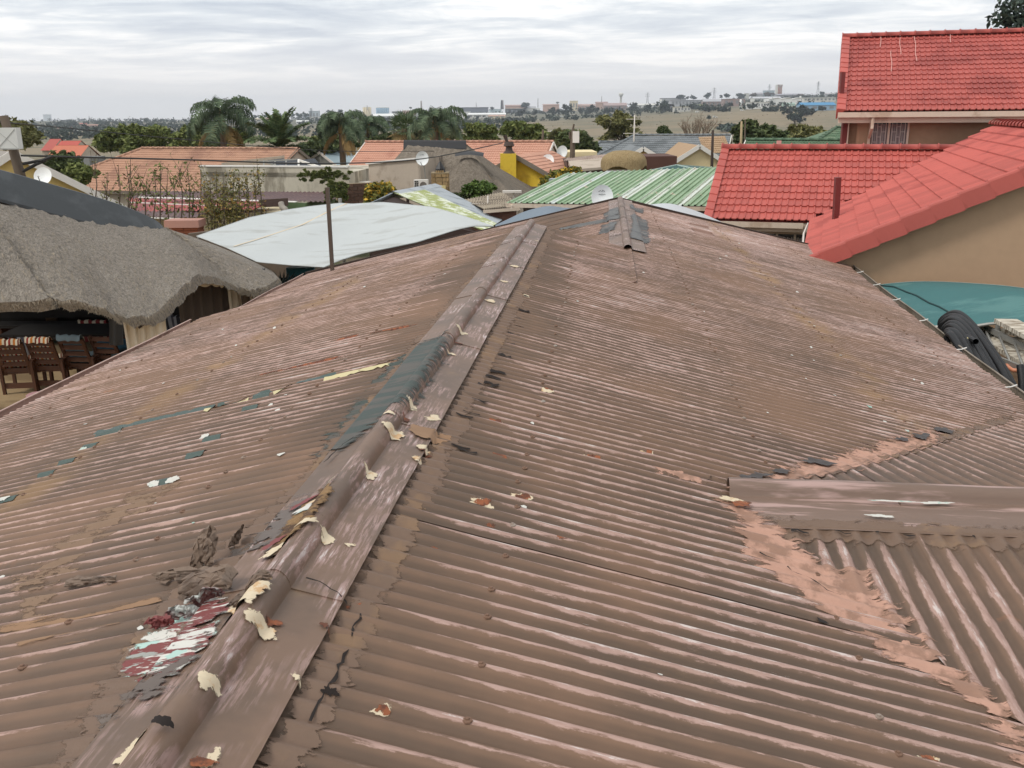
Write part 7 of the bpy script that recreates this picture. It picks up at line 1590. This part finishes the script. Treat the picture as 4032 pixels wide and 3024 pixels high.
def shed(z, x0, x1, yb, yt, wall, roof, label, kind='gable', win=0, cat='shed', Y=None, name='factory_shed'):
    (u0, vb), (u1, vt) = z(x0, yb), z(x1, yt); um = (u0 + u1) / 2
    p = hit(um, vb) if Y is None else at(um, vb, Y); Yd = p.y; a, b = at(u0, vb, Yd), at(u1, vt, Yd); W, Hh = b.x - a.x, max(2., b.z - a.z); D = max(8., min(60., W * .6)); gz = p.z - 1.5
    t = thing(name, label, cat, ((a.x + b.x) / 2, Yd, p.z), group=FGRP); x0_, x1_, y0, y1 = a.x, b.x, Yd, Yd + D; zt = b.z; ze = zt - Hh * (.35 if kind == 'gable' else .25 if kind == 'saw' else .06)
    m = MB(); m.hexa([(x0_, y0, gz), (x1_, y0, gz), (x1_, y1, gz), (x0_, y1, gz), (x0_, y0, ze), (x1_, y0, ze), (x1_, y1, ze), (x0_, y1, ze)]); part('wall', m, pc_(wall), t); m = MB(); o = W * .015 + .2
    if kind == 'gable': ym = (y0 + y1) / 2; m.poly([(x0_ - o, y0 - o, ze), (x1_ + o, y0 - o, ze), (x1_ + o, ym, zt), (x0_ - o, ym, zt)]); m.poly([(x0_ - o, ym, zt), (x1_ + o, ym, zt), (x1_ + o, y1 + o, ze), (x0_ - o, y1 + o, ze)]); m.poly([(x0_, y0, ze), (x0_, ym, zt), (x0_, y1, ze)]); m.poly([(x1_, y0, ze), (x1_, y1, ze), (x1_, ym, zt)])
    elif kind == 'front': xm = (x0_ + x1_) / 2; m.poly([(x0_ - o, y0 - o, ze), (xm, y0 - o, zt), (xm, y1, zt), (x0_ - o, y1, ze)]); m.poly([(xm, y0 - o, zt), (x1_ + o, y0 - o, ze), (x1_ + o, y1, ze), (xm, y1, zt)]); part('gable', MB().poly([(x0_, y0 - .02, ze), (x1_, y0 - .02, ze), (xm, y0 - .02, zt)]), pc_(wall), t)
    elif kind == 'saw':
        n = max(3, int(W / 14)); s = W / n
        for k in range(n): q = x0_ + k * s; m.poly([(q, y0 - o, ze), (q + s * .85, y0 - o, zt), (q + s * .85, y1, zt), (q, y1, ze)]); m.poly([(q, y0, ze), (q + s, y0, ze), (q + s * .85, y0, zt)]); m.poly([(q + s * .85, y0, zt), (q + s, y0, ze), (q + s, y1, ze), (q + s * .85, y1, zt)])
    else: m.hexa([(x0_ - o, y0 - o, ze), (x1_ + o, y0 - o, ze), (x1_ + o, y1, ze), (x0_ - o, y1, ze), (x0_ - o, y0 - o, zt), (x1_ + o, y0 - o, zt), (x1_ + o, y1, zt), (x0_ - o, y1, zt)])
    part('roof', m, pc_(roof), t)
    for k in range(win):
        w = W / win; q = x0_ + w * (k + .5); h = (ze - p.z); part('window', MB().box((q, y0 - .05, p.z + h * .55), (w * .5, .2, h * .45)), pc_(DGR, .3), t)
    return t
shed(zA, 120, 460, 462, 395, GRY, (176, 172, 176), 'long grey flat roofed shed at the left of the factory slope', 'flat', 9)
shed(zA, 470, 700, 468, 385, MAU, GRY, 'mauve brick works left of the white silo', 'gable', 6)
shed(zA, 690, 925, 462, 380, MAU, (150, 140, 140), 'brick works with a grey ridged roof behind the white silo', 'front', 4)
shed(zA, 960, 1190, 488, 418, WHT, OFF, 'white block with a row of bays right of the white silo', 'flat', 7)
shed(zA, 1020, 1320, 418, 358, OFF, (186, 186, 188), 'wide pale shed above the white block', 'gable', 8)
shed(zA, 1180, 1560, 440, 368, WHT, OFF, 'white saw toothed factory in the middle of the right slope', 'saw')
shed(zA, 1560, 1910, 416, 368, OFF, WHT, 'long white shed above the blue roof', 'flat', 8)
shed(zA, 1540, 1915, 512, 420, (140, 166, 186), BLU, 'bright blue roofed shed beside the upper red house', 'gable', 4)
shed(zA, 1580, 1712, 372, 325, GRY, (186, 186, 190), 'pale grey shed on the skyline above the white sheds', 'gable')
shed(zA, 1270, 1560, 372, 325, (142, 140, 146), (150, 148, 154), 'wide dull grey roof on the skyline below the striped tower', 'gable')
shed(zA, 1130, 1245, 350, 292, (170, 184, 190), (190, 196, 200), 'pale blue block on the skyline left of the striped tower', 'flat', 4)
shed(zA, 918, 972, 382, 322, OFF, WHT, 'small off white block on the skyline right of the dark dome tree', 'flat')
shed(zA, 1010, 1118, 370, 316, GRY, (150, 146, 150), 'grey shed on the skyline behind the brown tree', 'gable')
shed(zA, 1800, 1915, 362, 318, GRY, (176, 172, 172), 'grey shed at the skyline nearest the upper red roof', 'gable')
shed(zA, 30, 150, 522, 440, CRM, (196, 190, 160), 'cream gabled shed beside the two dark round trees', 'front', 2)
shed(zA, 150, 330, 524, 470, OFF, CRM, 'low cream shed in front of the long grey shed', 'flat', 5)
shed(zA, 380, 470, 486, 442, (190, 194, 150), (198, 202, 160), 'small yellowish green shed before the mauve works', 'front')
shed(zA, 0, 120, 436, 388, WHT, OFF, 'white shed at the left of the right slope', 'gable')
shed(zA, 1340, 1470, 470, 425, MNT, (150, 172, 158), 'mint green roof under the saw toothed factory', 'gable')
shed(zB, 150, 330, 482, 420, WHT, WHT, 'long white factory front with dark bays behind the full palm', 'flat', 9)
shed(zB, 320, 640, 474, 428, OFF, WHT, 'long white factory right of the dark bays', 'gable', 8)
shed(zB, 495, 640, 480, 446, CRM, PNK, 'low pinkish roofed shed before the long white factory', 'gable', 3)
shed(zB, 500, 606, 424, 396, (186, 200, 204), (200, 210, 212), 'pale blue gabled shed behind the long white factory', 'front')
shed(zB, 210, 490, 414, 380, (110, 112, 122), (120, 122, 132), 'dull blue grey warehouse behind the white factories', 'flat')
shed(zB, 640, 800, 420, 392, MNT, MNT, 'mint painted shed right of the pale blue gable', 'flat', 4)
shed(zB, 905, 942, 420, 388, WHT, WHT, 'small white cube behind the dark trees', 'flat')
shed(zB, 1203, 1272, 390, 324, CRM, CRM, 'square cream block standing over the dark pines', 'flat', 3)
shed(zB, 640, 820, 386, 358, PNK, (170, 140, 130), 'pinkish roofs on the skyline left of the dark skyline trees', 'gable')
shed(zB, 970, 1110, 380, 352, PNK, (166, 136, 124), 'brownish roofs on the skyline left of the cream block', 'gable')
shed(zB, 1430, 1535, 362, 332, PNK, (158, 128, 120), 'brown roof on the skyline under the thin mast', 'gable')
shed(zB, 1500, 1700, 410, 342, MAU, (162, 140, 136), 'broad mauve roof right of the acacia trees', 'gable', 5)
shed(zB, 1790, 1965, 388, 348, WHT, OFF, 'white roofs behind the two tall dark trees', 'gable', 4)
shed(zB, 2005, 2110, 418, 352, (212, 206, 160), (200, 196, 160), 'pale cream gable facing the valley', 'front')
shed(zB, 2005, 2215, 336, 300, GRY, (120, 120, 122), 'thin dark roofed shed on the right skyline', 'flat')
shed(zB, 1270, 1420, 392, 352, PNK, (176, 148, 138), 'row of pinkish houses right of the cream block', 'gable', 5)
shed(zB, 800, 905, 420, 372, OFF, GRY, 'grey roofed shed among the dark trees', 'gable')
shed(zC, 800, 1200, 345, 246, WHT, WHT, 'large white warehouse with a row of windows below the blue silos', 'gable', 12)
shed(zC, 630, 880, 290, 252, (206, 206, 200), OFF, 'pale low shed left of the large white warehouse', 'gable')
shed(zC, 1275, 1500, 326, 270, WHT, WHT, 'white shed right of the large white warehouse', 'flat')
shed(zC, 1080, 1245, 244, 214, DGR, GRY, 'dark grey sheds right of the blue silos', 'flat', 5)
shed(zC, 1240, 1420, 226, 190, PNK, OFF, 'pale pink roofs below the tall smokestack', 'gable')
shed(zC, 420, 545, 276, 236, (160, 176, 186), (176, 190, 198), 'blue grey roofs left of the cream silos', 'gable', 4)
shed(zC, 330, 560, 320, 284, OFF, WHT, 'white sheds behind the shaggy palm', 'flat')
shed(zC, 1460, 1560, 262, 208, (150, 164, 170), (160, 172, 178), 'blue grey block left of the full palm top', 'flat')
shed(zD, 1110, 1290, 532, 490, CRM, (214, 206, 180), 'cream roofed shed behind the date palm', 'gable')
shed(zD, 1290, 1440, 534, 492, RED, (170, 110, 100), 'reddish shed joined to the cream one behind the date palm', 'gable')
shed(zD, 1905, 2045, 470, 392, (176, 186, 190), (190, 198, 202), 'pale mill building with a tall lift tower', 'flat', 3)
shed(zD, 1926, 1942, 470, 352, (190, 194, 196), OFF, 'slender lift tower of the pale mill', 'flat', name='lift_tower', cat='tower')
shed(zD, 1815, 1915, 480, 440, (150, 160, 170), (200, 204, 206), 'blue grey shed left of the pale mill', 'gable')
shed(zD, 1895, 2060, 524, 476, OFF, WHT, 'white gable below the pale mill', 'front')
shed(zD, 1720, 1890, 578, 528, WHT, WHT, 'white farmhouse alone in the dry field', 'gable', 5, 'house', name='farmhouse')
shed(zD, 900, 1060, 594, 548, WHT, WHT, 'white sheds at the edge of the dry field left of the date palm', 'flat', 3)
shed(zD, 1480, 1600, 545, 510, OFF, CRM, 'low cream shed right of the date palm top', 'flat')
for k, (x0, x1, yb, yt, w, r, lab) in enumerate(((1060, 1490, 372, 328, PNK, (186, 120, 100), 'cluster of orange roofs far off on the left plain'), (1730, 1860, 300, 246, PNK, (176, 96, 84), 'red roofs far off left of the thin mast'), (1560, 1640, 412, 384, WHT, WHT, 'lone white building on the left plain'), (1670, 1760, 350, 326, WHT, OFF, 'white building beside the far red roofs'), (1880, 2200, 322, 276, PNK, (180, 128, 110), 'long row of pinkish roofs far off before the round tree'), (1080, 1420, 300, 262, DGR, (120, 122, 128), 'dull dark roofs far off on the left plain'))): shed(zE, x0, x1, yb, yt, w, r, lab, 'gable', 4, name='far_building')
shed(zE, 955, 1072, 205, 60, (206, 210, 214), (150, 158, 166), 'tall pale tower block far off on the left horizon', 'flat', 0, 'tower', Y=3400, name='tower_block')
# striped tower block
p = at(*zA(1302, 330), 2250); a, b = at(*zA(1275, 330), 2250), at(*zA(1332, 228), 2250); W, Hh = b.x - a.x, b.z - a.z; t = thing('tower_block', 'white tower block with brown upright stripes on the right skyline', 'tower', (p.x, 2250, p.z)); part('shaft', MB().box((p.x, 2262, p.z + Hh / 2), (W, 20, Hh)), pc_(OFF), t)
for k in range(3): part('stripe', MB().box((a.x + W * (.2 + .3 * k), 2251.5, p.z + Hh * .36), (W * .12, 1.2, Hh * .72)), pc_(RED), t)
part('crown_band', MB().box((p.x, 2251.4, p.z + Hh * .88), (W * 1.02, 1.4, Hh * .2)), pc_(MAU), t); part('emblem_panel', MB().box((p.x, 2250.2, p.z + Hh * .9), (W * .35, 1.0, Hh * .1)), pc_(OFF), t)
def silo_group(label, z, x0, x1, yb, yt, n, col, Y, top=None, name='grain_silo'):
    (u0, vb), (u1, vt) = z(x0, yb), z(x1, yt); a, b = at(u0, vb, Y), at(u1, vt, Y); w = (b.x - a.x) / n; t = thing(name, label, 'silo', ((a.x + b.x) / 2, Y, a.z))
    for k in range(n): part('cylinder', MB().lathe((a.x + w * (k + .5), Y + w, a.z - 6), [(w * .52, 0), (w * .52, b.z - a.z + 6), (0, b.z - a.z + 6 + w * .1)], 14), pc_(col), t, smooth=True)
    if top: part('gantry', MB().box(((a.x + b.x) / 2, Y + w, b.z + w * .14), ((b.x - a.x) * top, w * .5, w * .25)), pc_(OFF), t)
    return t
silo_group('group of tall cream concrete silos on the skyline', zC, 655, 775, 252, 158, 4, CRM, 2150, .7); silo_group('row of pale blue steel silos right of the cream silos', zC, 848, 1035, 244, 165, 6, (142, 168, 186), 2120, 1.0)
silo_group('slim white silo in the middle of the right factory slope', zA, 865, 892, 480, 390, 1, WHT, 1300); silo_group('group of white tanks right of the saw toothed factory', zA, 1455, 1572, 426, 388, 5, WHT, 1500); silo_group('single tall white tank above the group of tanks', zA, 1518, 1542, 400, 356, 1, WHT, 1560)
def mast(label, z, x, yb, yt, r, col, Y, name='mast', cat='mast'):
    a, b = at(*z(x, yb), Y), at(*z(x, yt), Y); single(name, MB().tube([(a.x, Y, a.z - 6), (a.x, Y, b.z)], [r * 1.3, r * .7], 8), pc_(col), label, cat, base=(a.x, Y, a.z))
mast('tall thin smokestack on the skyline right of the blue silos', zC, 1510, 190, 62, 2.2, (160, 148, 144), 2400, 'smokestack', 'chimney')
mast('darker of the two short smokestacks on the centre skyline', zB, 608, 375, 318, 2.0, (72, 66, 66), 2300, 'smokestack', 'chimney'); mast('paler of the two short smokestacks on the centre skyline', zB, 619, 375, 320, 1.8, (120, 108, 106), 2310, 'smokestack', 'chimney')
mast('thin radio mast on the skyline left of the acacia', zB, 925, 360, 302, 1.0, GRY, 2400); mast('thin radio mast left of the water tower', zB, 1480, 345, 284, 1.0, GRY, 2400); mast('faint radio mast right of the full palm', zB, 388, 385, 340, 1.0, GRY, 2500); mast('faint radio mast on the far left horizon', zE, 1952, 200, 90, 1.6, GRY, 3300); mast('thin rod on top of the cream silos', zC, 722, 160, 125, .9, GRY, 2150)
# water tower
p = at(*zB(1647, 335), 2400); q = at(*zB(1647, 256), 2400); hw = q.z - p.z; t = thing('water_tower', 'pale mushroom shaped water tower on the skyline', 'water tower', (p.x, 2400, p.z)); part('stem', MB().lathe((p.x, 2400, p.z - 5), [(hw * .12, 0), (hw * .10, 5 + hw * .55), (hw * .2, 5 + hw * .62)], 14), pc_(OFF), t, smooth=True); part('bowl', MB().lathe((p.x, 2400, p.z + hw * .55), [(hw * .1, 0), (hw * .26, hw * .2), (hw * .27, hw * .36), (hw * .2, hw * .44), (0, hw * .45)], 16), pc_(OFF), t, smooth=True)
def pylon(label, z, x, yb, yt, Y):
    a, b = at(*z(x, yb), Y), at(*z(x, yt), Y); H = b.z - a.z; s = H * .11; t = thing('power_pylon', label, 'pylon', (a.x, Y, a.z), group='power pylons on the skyline'); m = MB(); r = .55
    for sx in (-1, 1):
        for sy in (-1, 1): m.bar((a.x + sx * s, Y + sy * s, a.z - 6), (a.x + sx * s * .25, Y + sy * s * .25, b.z), r)
    for k in range(6):
        q = k / 6; w0, w1 = s * (1 - .75 * q), s * (1 - .75 * (q + 1 / 6)); m.bar((a.x - w0, Y - w0, a.z + H * q), (a.x + w1, Y - w1, a.z + H * (q + 1 / 6)), r * .7); m.bar((a.x + w0, Y - w0, a.z + H * q), (a.x - w1, Y - w1, a.z + H * (q + 1 / 6)), r * .7)
    part('lattice', m, pc_(GRY), t)
    for f, w in ((.62, .28), (.78, .24), (.93, .18)): part('cross_arm', MB().bar((a.x - H * w, Y, a.z + H * f), (a.x + H * w, Y, a.z + H * f), r * 1.2), pc_(GRY), t)
pylon('power pylon on the skyline right of the water tower', zB, 1878, 340, 252, 2400); pylon('power pylon above the dark skyline trees', zA, 584, 385, 262, 2450); pylon('power pylon behind the pale blue block', zA, 1185, 320, 228, 2600); pylon('power pylon nearest the upper red roof on the skyline', zA, 1716, 295, 196, 2600)
# trees across the valley
M_FT = leaf_mat('far_leaf', srgb(38, 48, 40), srgb(58, 68, 54)); M_FTB = leaf_mat('far_leaf_brown', srgb(92, 78, 66), srgb(112, 98, 84))
def ftree(z, x0, y0, x1, y1, label, mat=M_FT, Y=None, n=560, name='far_tree', cat='tree', lobes=7):
    (u0, v0), (u1, v1) = z(x0, y0), z(x1, y1); p = hit((u0 + u1) / 2, v1) if Y is None else at((u0 + u1) / 2, v1, Y); w = abs(at(u1, v1, p.y).x - at(u0, v1, p.y).x)
    return tree(name, label, u0, v0, u1, v1, p.y, mat, n, max(.35, w * .11), lobes, sd=int(x0 + y0) % 997, cat=cat, clump=12, group='trees across the valley', base=p.z - 1)
L = 'dark tree'
for a in ((0, 400, 92, 535, 'pair of dark round trees beside the cream gable'), (312, 420, 386, 520, 'dark upright tree before the low cream shed'), (176, 335, 268, 395, 'grey green round tree on the right skyline, leftmost of a row'), (278, 350, 318, 398, 'narrow dark tree on the right skyline, second of the row'), (320, 342, 398, 398, 'dark dome shaped tree on the right skyline, third of the row'), (470, 322, 556, 395, 'olive round tree beside the pylon'), (690, 325, 764, 378, 'light green dome tree on the skyline right of the pylon'), (820, 318, 936, 388, 'large dark dome tree on the right skyline'), (950, 410, 1064, 500, 'dark tree before the white block'), (640, 344, 690, 378, 'small dark tree on the skyline left of the light dome tree'), (1728, 300, 1795, 358, 'dark round tree on the skyline near the upper red roof'), (1246, 440, 1304, 508, 'dark conical tree below the saw toothed factory'), (1310, 440, 1480, 560, 'dark wooded bank below the mint roof, upper part'), (1460, 452, 1720, 570, 'dark wooded bank before the blue roof'), (1340, 540, 1590, 660, 'dark wooded bank running down to the valley floor'), (1724, 448, 1815, 520, 'dark round tree before the blue roof'), (504, 560, 560, 630, 'small round tree alone on the dry slope'), (1094, 470, 1180, 520, 'dark bush right of the dark tree before the white block'), (690, 418, 800, 478, 'dark tree before the brick works'), (390, 450, 460, 500, 'dark bush before the yellowish shed')): ftree(zA, *a)
ftree(zA, 972, 316, 1070, 376, 'brown leafless tree on the right skyline', M_FTB); ftree(zA, 1115, 318, 1244, 362, 'long brown treetops on the skyline left of the striped tower', M_FTB); ftree(zA, 1460, 335, 1570, 372, 'brown scrub on the skyline right of the striped tower', M_FTB)
for x0, x1, lab in ((440, 620, 'long dark hedge along the top of the dry field, left part'), (600, 780, 'long dark hedge along the top of the dry field, right part'), (620, 860, None), (1090, 1300, 'dark hedge below the white block')):
    if lab: ftree(zA, x0, 472, x1, 528, lab, n=500, lobes=9, name='far_hedge', cat='hedge')
ftree(zA, 600, 650, 850, 745, 'blue green thicket at the foot of the dry slope', M_LF_B, n=900, lobes=10, name='far_thicket', cat='thicket')
for a in ((1016, 376, 1090, 462, 'dark pine left of the twin pines over the dry field'), (1090, 362, 1130, 460, 'narrow dark pine of the group over the dry field'), (1122, 346, 1232, 462, 'broad dark pines over the dry field'), (1270, 370, 1322, 450, 'single dark round tree right of the broad pines'), (1340, 356, 1420, 452, 'thin crowned dark tree over the dry field'), (1410, 376, 1468, 448, 'small dark tree right of the thin crowned tree'), (1496, 362, 1582, 446, 'dark paired trees left of the acacia top'), (1700, 318, 1800, 430, 'tall grey green trees right of the mauve roof'), (1842, 336, 1916, 430, 'dark upright tree before the white roofs'), (1956, 326, 2064, 430, 'very dark double tree before the cream gable'), (716, 400, 820, 472, 'dark trees at the end of the long white factory'), (860, 396, 920, 462, 'dark round tree right of the factory trees'), (2130, 268, 2206, 318, 'grey green dome tree on the right skyline above the cream gable'), (284, 452, 336, 492, 'dark bush before the dark bays'), (376, 452, 426, 500, 'second dark bush before the white factory'), (440, 484, 512, 516, 'low bush at the edge of the centre field'), (548, 484, 600, 510, 'low bush right of the first field edge bush'), (640, 470, 760, 500, 'long low hedge at the edge of the centre field'), (150, 478, 270, 530, 'low dark scrub behind the row of green trees'), (280, 498, 390, 526, 'low grey scrub strip behind the row of green trees'), (780, 335, 880, 400, 'dark trees on the centre skyline'), (1080, 332, 1112, 356, 'small dark tree alone on the skyline left of the cream block'), (500, 376, 548, 408, 'small dark tree by the pale blue gable')): ftree(zB, *a)
for k in range(9): ftree(zD, 1060 + k * 92, 445 - (k % 3) * 14 - k * 4, 1170 + k * 92, 520, ['dark pine of the belt left of the pale mill, %s from the left' % w for w in ('first', 'second', 'third', 'fourth', 'fifth', 'sixth', 'seventh', 'eighth', 'last')][k], M_LF_B, 1900, 320)
for a in ((110, 182, 200, 240, 'rounded dark tree on the skyline left of the cream silos'), (285, 186, 372, 236, 'second rounded dark tree on the skyline left of the cream silos'), (1385, 165, 1470, 250, 'dark round tree below the smokestack'), (440, 300, 520, 350, 'grey trees before the white sheds'), (1080, 300, 1160, 360, 'dark trees at the right end of the large white warehouse'), (1385, 285, 1446, 345, 'dark tree before the white shed on the right'), (1320, 150, 1380, 180, 'umbrella tree on the skyline left of the smokestack'), (900, 360, 1160, 440, 'blue grey thicket on the valley floor behind the palms'), (1350, 330, 1480, 400, 'blue grey thicket beside the full palm'), (2130, 270, 2215, 330, 'dark tree before the bays right of the full palm')): ftree(zC, *a)
for a in ((1430, 240, 1740, 332, 'dark trees among the far red roofs'), (1200, 540, 1440, 620, 'dark hedge behind the left red roofs'), (1780, 440, 1940, 520, 'dark bushes beside the broad rounded tree'), (1620, 540, 1720, 600, 'small blue bush on the left plain'), (1080, 240, 1440, 296, 'dim line of trees far off on the left plain'), (2100, 180, 2215, 260, 'dark clump on the far left horizon')): ftree(zE, *a)
# the far wooded suburbs read as one mass of small crowns
fw = []
gq = np.random.default_rng(5)
while len(fw) < 1500:
    Y = gq.uniform(640, 2500); a = gq.uniform(-.58, .42); X = a * Y
    if .0 < a and Y < 1080: continue
    if math.sin(X * .012 + 1.7) * math.cos(Y * .006 + X * .003) + gq.uniform(-.7, .7) < .1: continue
    r = gq.uniform(2.2, 5.5); fw.append(np.array([X, Y, terrain(X, Y) + r * .7]) + gq.normal(size=(20, 3)) * np.array([r * .55, r * .5, r * .38]))
V, Fq = leaf_cloud(np.concatenate(fw), 2.4, 3, asp=1.4); wo_ = thing('woodland', 'hazy mass of small trees among the far suburbs and factories', 'woodland', (0, 1500, 0)); np_part('crown', V, Fq, M_FT, wo_, kind='stuff')
# dry scrub dotted over the field
sc_p = MB()
for k in range(520):
    Y = rnd.uniform(420, 1050); X = Y * rnd.uniform(-.1, .42); s = rnd.uniform(.3, 1.1); z = terrain(X, Y); n = 5
    for j in range(n): a = 6.28 * j / n + rnd.random(); sc_p.poly([(X - s * .2, Y, z), (X + s * .2, Y, z), (X + math.cos(a) * s, Y + math.sin(a) * s * .5, z + s * rnd.uniform(.4, 1.0))])
single('field_scrub', sc_p, pm('scrub', srgb(110, 100, 74), 1, .2, .1), 'dry tufts of scrub scattered over the field across the valley', 'scrub', kind='stuff')
# road, truck and vehicles on the slope
m = MB(); rp = [hit(*zB(x, y)) for x, y in ((960, 640), (1010, 600), (1050, 585), (1100, 640))]; q = [hit(*zB(960, 650)), hit(*zB(1075, 655)), hit(*zB(1060, 590)), hit(*zB(985, 590))]; m.poly([v + ZZ * .15 for v in q]); structure('gravel_lot', m, pc_((172, 160, 140), .9))
def van(z, x, y, col, label, s=1.0):
    p = hit(*z(x, y)); t = thing('parked_vehicle', label, 'vehicle', p, group='vehicles across the valley'); part('body', MB().hexa([(p.x - 2.3 * s, p.y - .9, p.z + .3), (p.x + 2.3 * s, p.y - .9, p.z + .3), (p.x + 2.3 * s, p.y + .9, p.z + .3), (p.x - 2.3 * s, p.y + .9, p.z + .3), (p.x - 2.2 * s, p.y - .85, p.z + 1.1), (p.x + 2.2 * s, p.y - .85, p.z + 1.0), (p.x + 2.2 * s, p.y + .85, p.z + 1.0), (p.x - 2.2 * s, p.y + .85, p.z + 1.1)]), pc_(col), t); part('cabin', MB().hexa([(p.x - 2.0 * s, p.y - .8, p.z + 1.05), (p.x + 1.1 * s, p.y - .8, p.z + 1.05), (p.x + 1.1 * s, p.y + .8, p.z + 1.05), (p.x - 2.0 * s, p.y + .8, p.z + 1.05), (p.x - 1.8 * s, p.y - .7, p.z + 1.9), (p.x + .5 * s, p.y - .7, p.z + 1.9), (p.x + .5 * s, p.y + .7, p.z + 1.9), (p.x - 1.8 * s, p.y + .7, p.z + 1.9)]), pc_(col), t)
    part('window', MB().box((p.x - .6 * s, p.y - .79, p.z + 1.5), (2.0 * s, .06, .45)), pc_((40, 44, 50), .2), t)
    for sx in (-1.4, 1.4):
        for sy in (-.85, .85): part('wheel', MB().lathe((p.x + sx * s, p.y + sy, p.z + .34), [(0, -.1), (.34, -.1), (.34, .1), (0, .1)], 10, axis=(0, 1, 0)), pc_((34, 34, 36)), t)
for (z, x, y, col, lab) in ((zB, 1062, 466, WHT, 'white car at the foot of the dark pines, left one'), (zB, 1132, 466, WHT, 'white car at the foot of the dark pines, middle one'), (zB, 1233, 464, OFF, 'pale car at the foot of the dark pines, right one'), (zB, 815, 488, WHT, 'white car on the road beside the factory trees'), (zB, 796, 536, WHT, 'white car on the slope above the row of green trees'), (zA, 402, 534, WHT, 'white car at the top of the dry field below the dark tree'), (zA, 1228, 524, WHT, 'white car before the dark hedge'), (zA, 596, 592, OFF, 'pale vehicle on the dry slope beside the small round tree'), (zA, 894, 518, OFF, 'pale car before the white silo')): van(z, x, y, col, lab)
p = hit(*zB(1075, 612)); van(zB, 1062, 606, WHT, 'white pickup with a dark canopy on the gravel lot by the terracotta roof', 1.3)
# ------------------------------------------------------------------ hazy air
hz_m = bpy.data.materials.new('haze_air'); hz_m.use_nodes = True; nt = hz_m.node_tree; nt.nodes.remove(nt.nodes['Principled BSDF']); pv_ = nt.nodes.new('ShaderNodeVolumePrincipled'); pv_.inputs['Color'].default_value = (.82, .89, .97, 1); pv_.inputs['Density'].default_value = .00015; pv_.inputs['Anisotropy'].default_value = .2; nt.links.new(pv_.outputs[0], nt.nodes['Material Output'].inputs['Volume'])
m = MB().box((0, 0, 42), (13200, 13200, 190)); me = m.mesh('haze'); me.materials.append(hz_m); o = bpy.data.objects.new('haze', me); C.objects.link(o); o['kind'] = 'stuff'
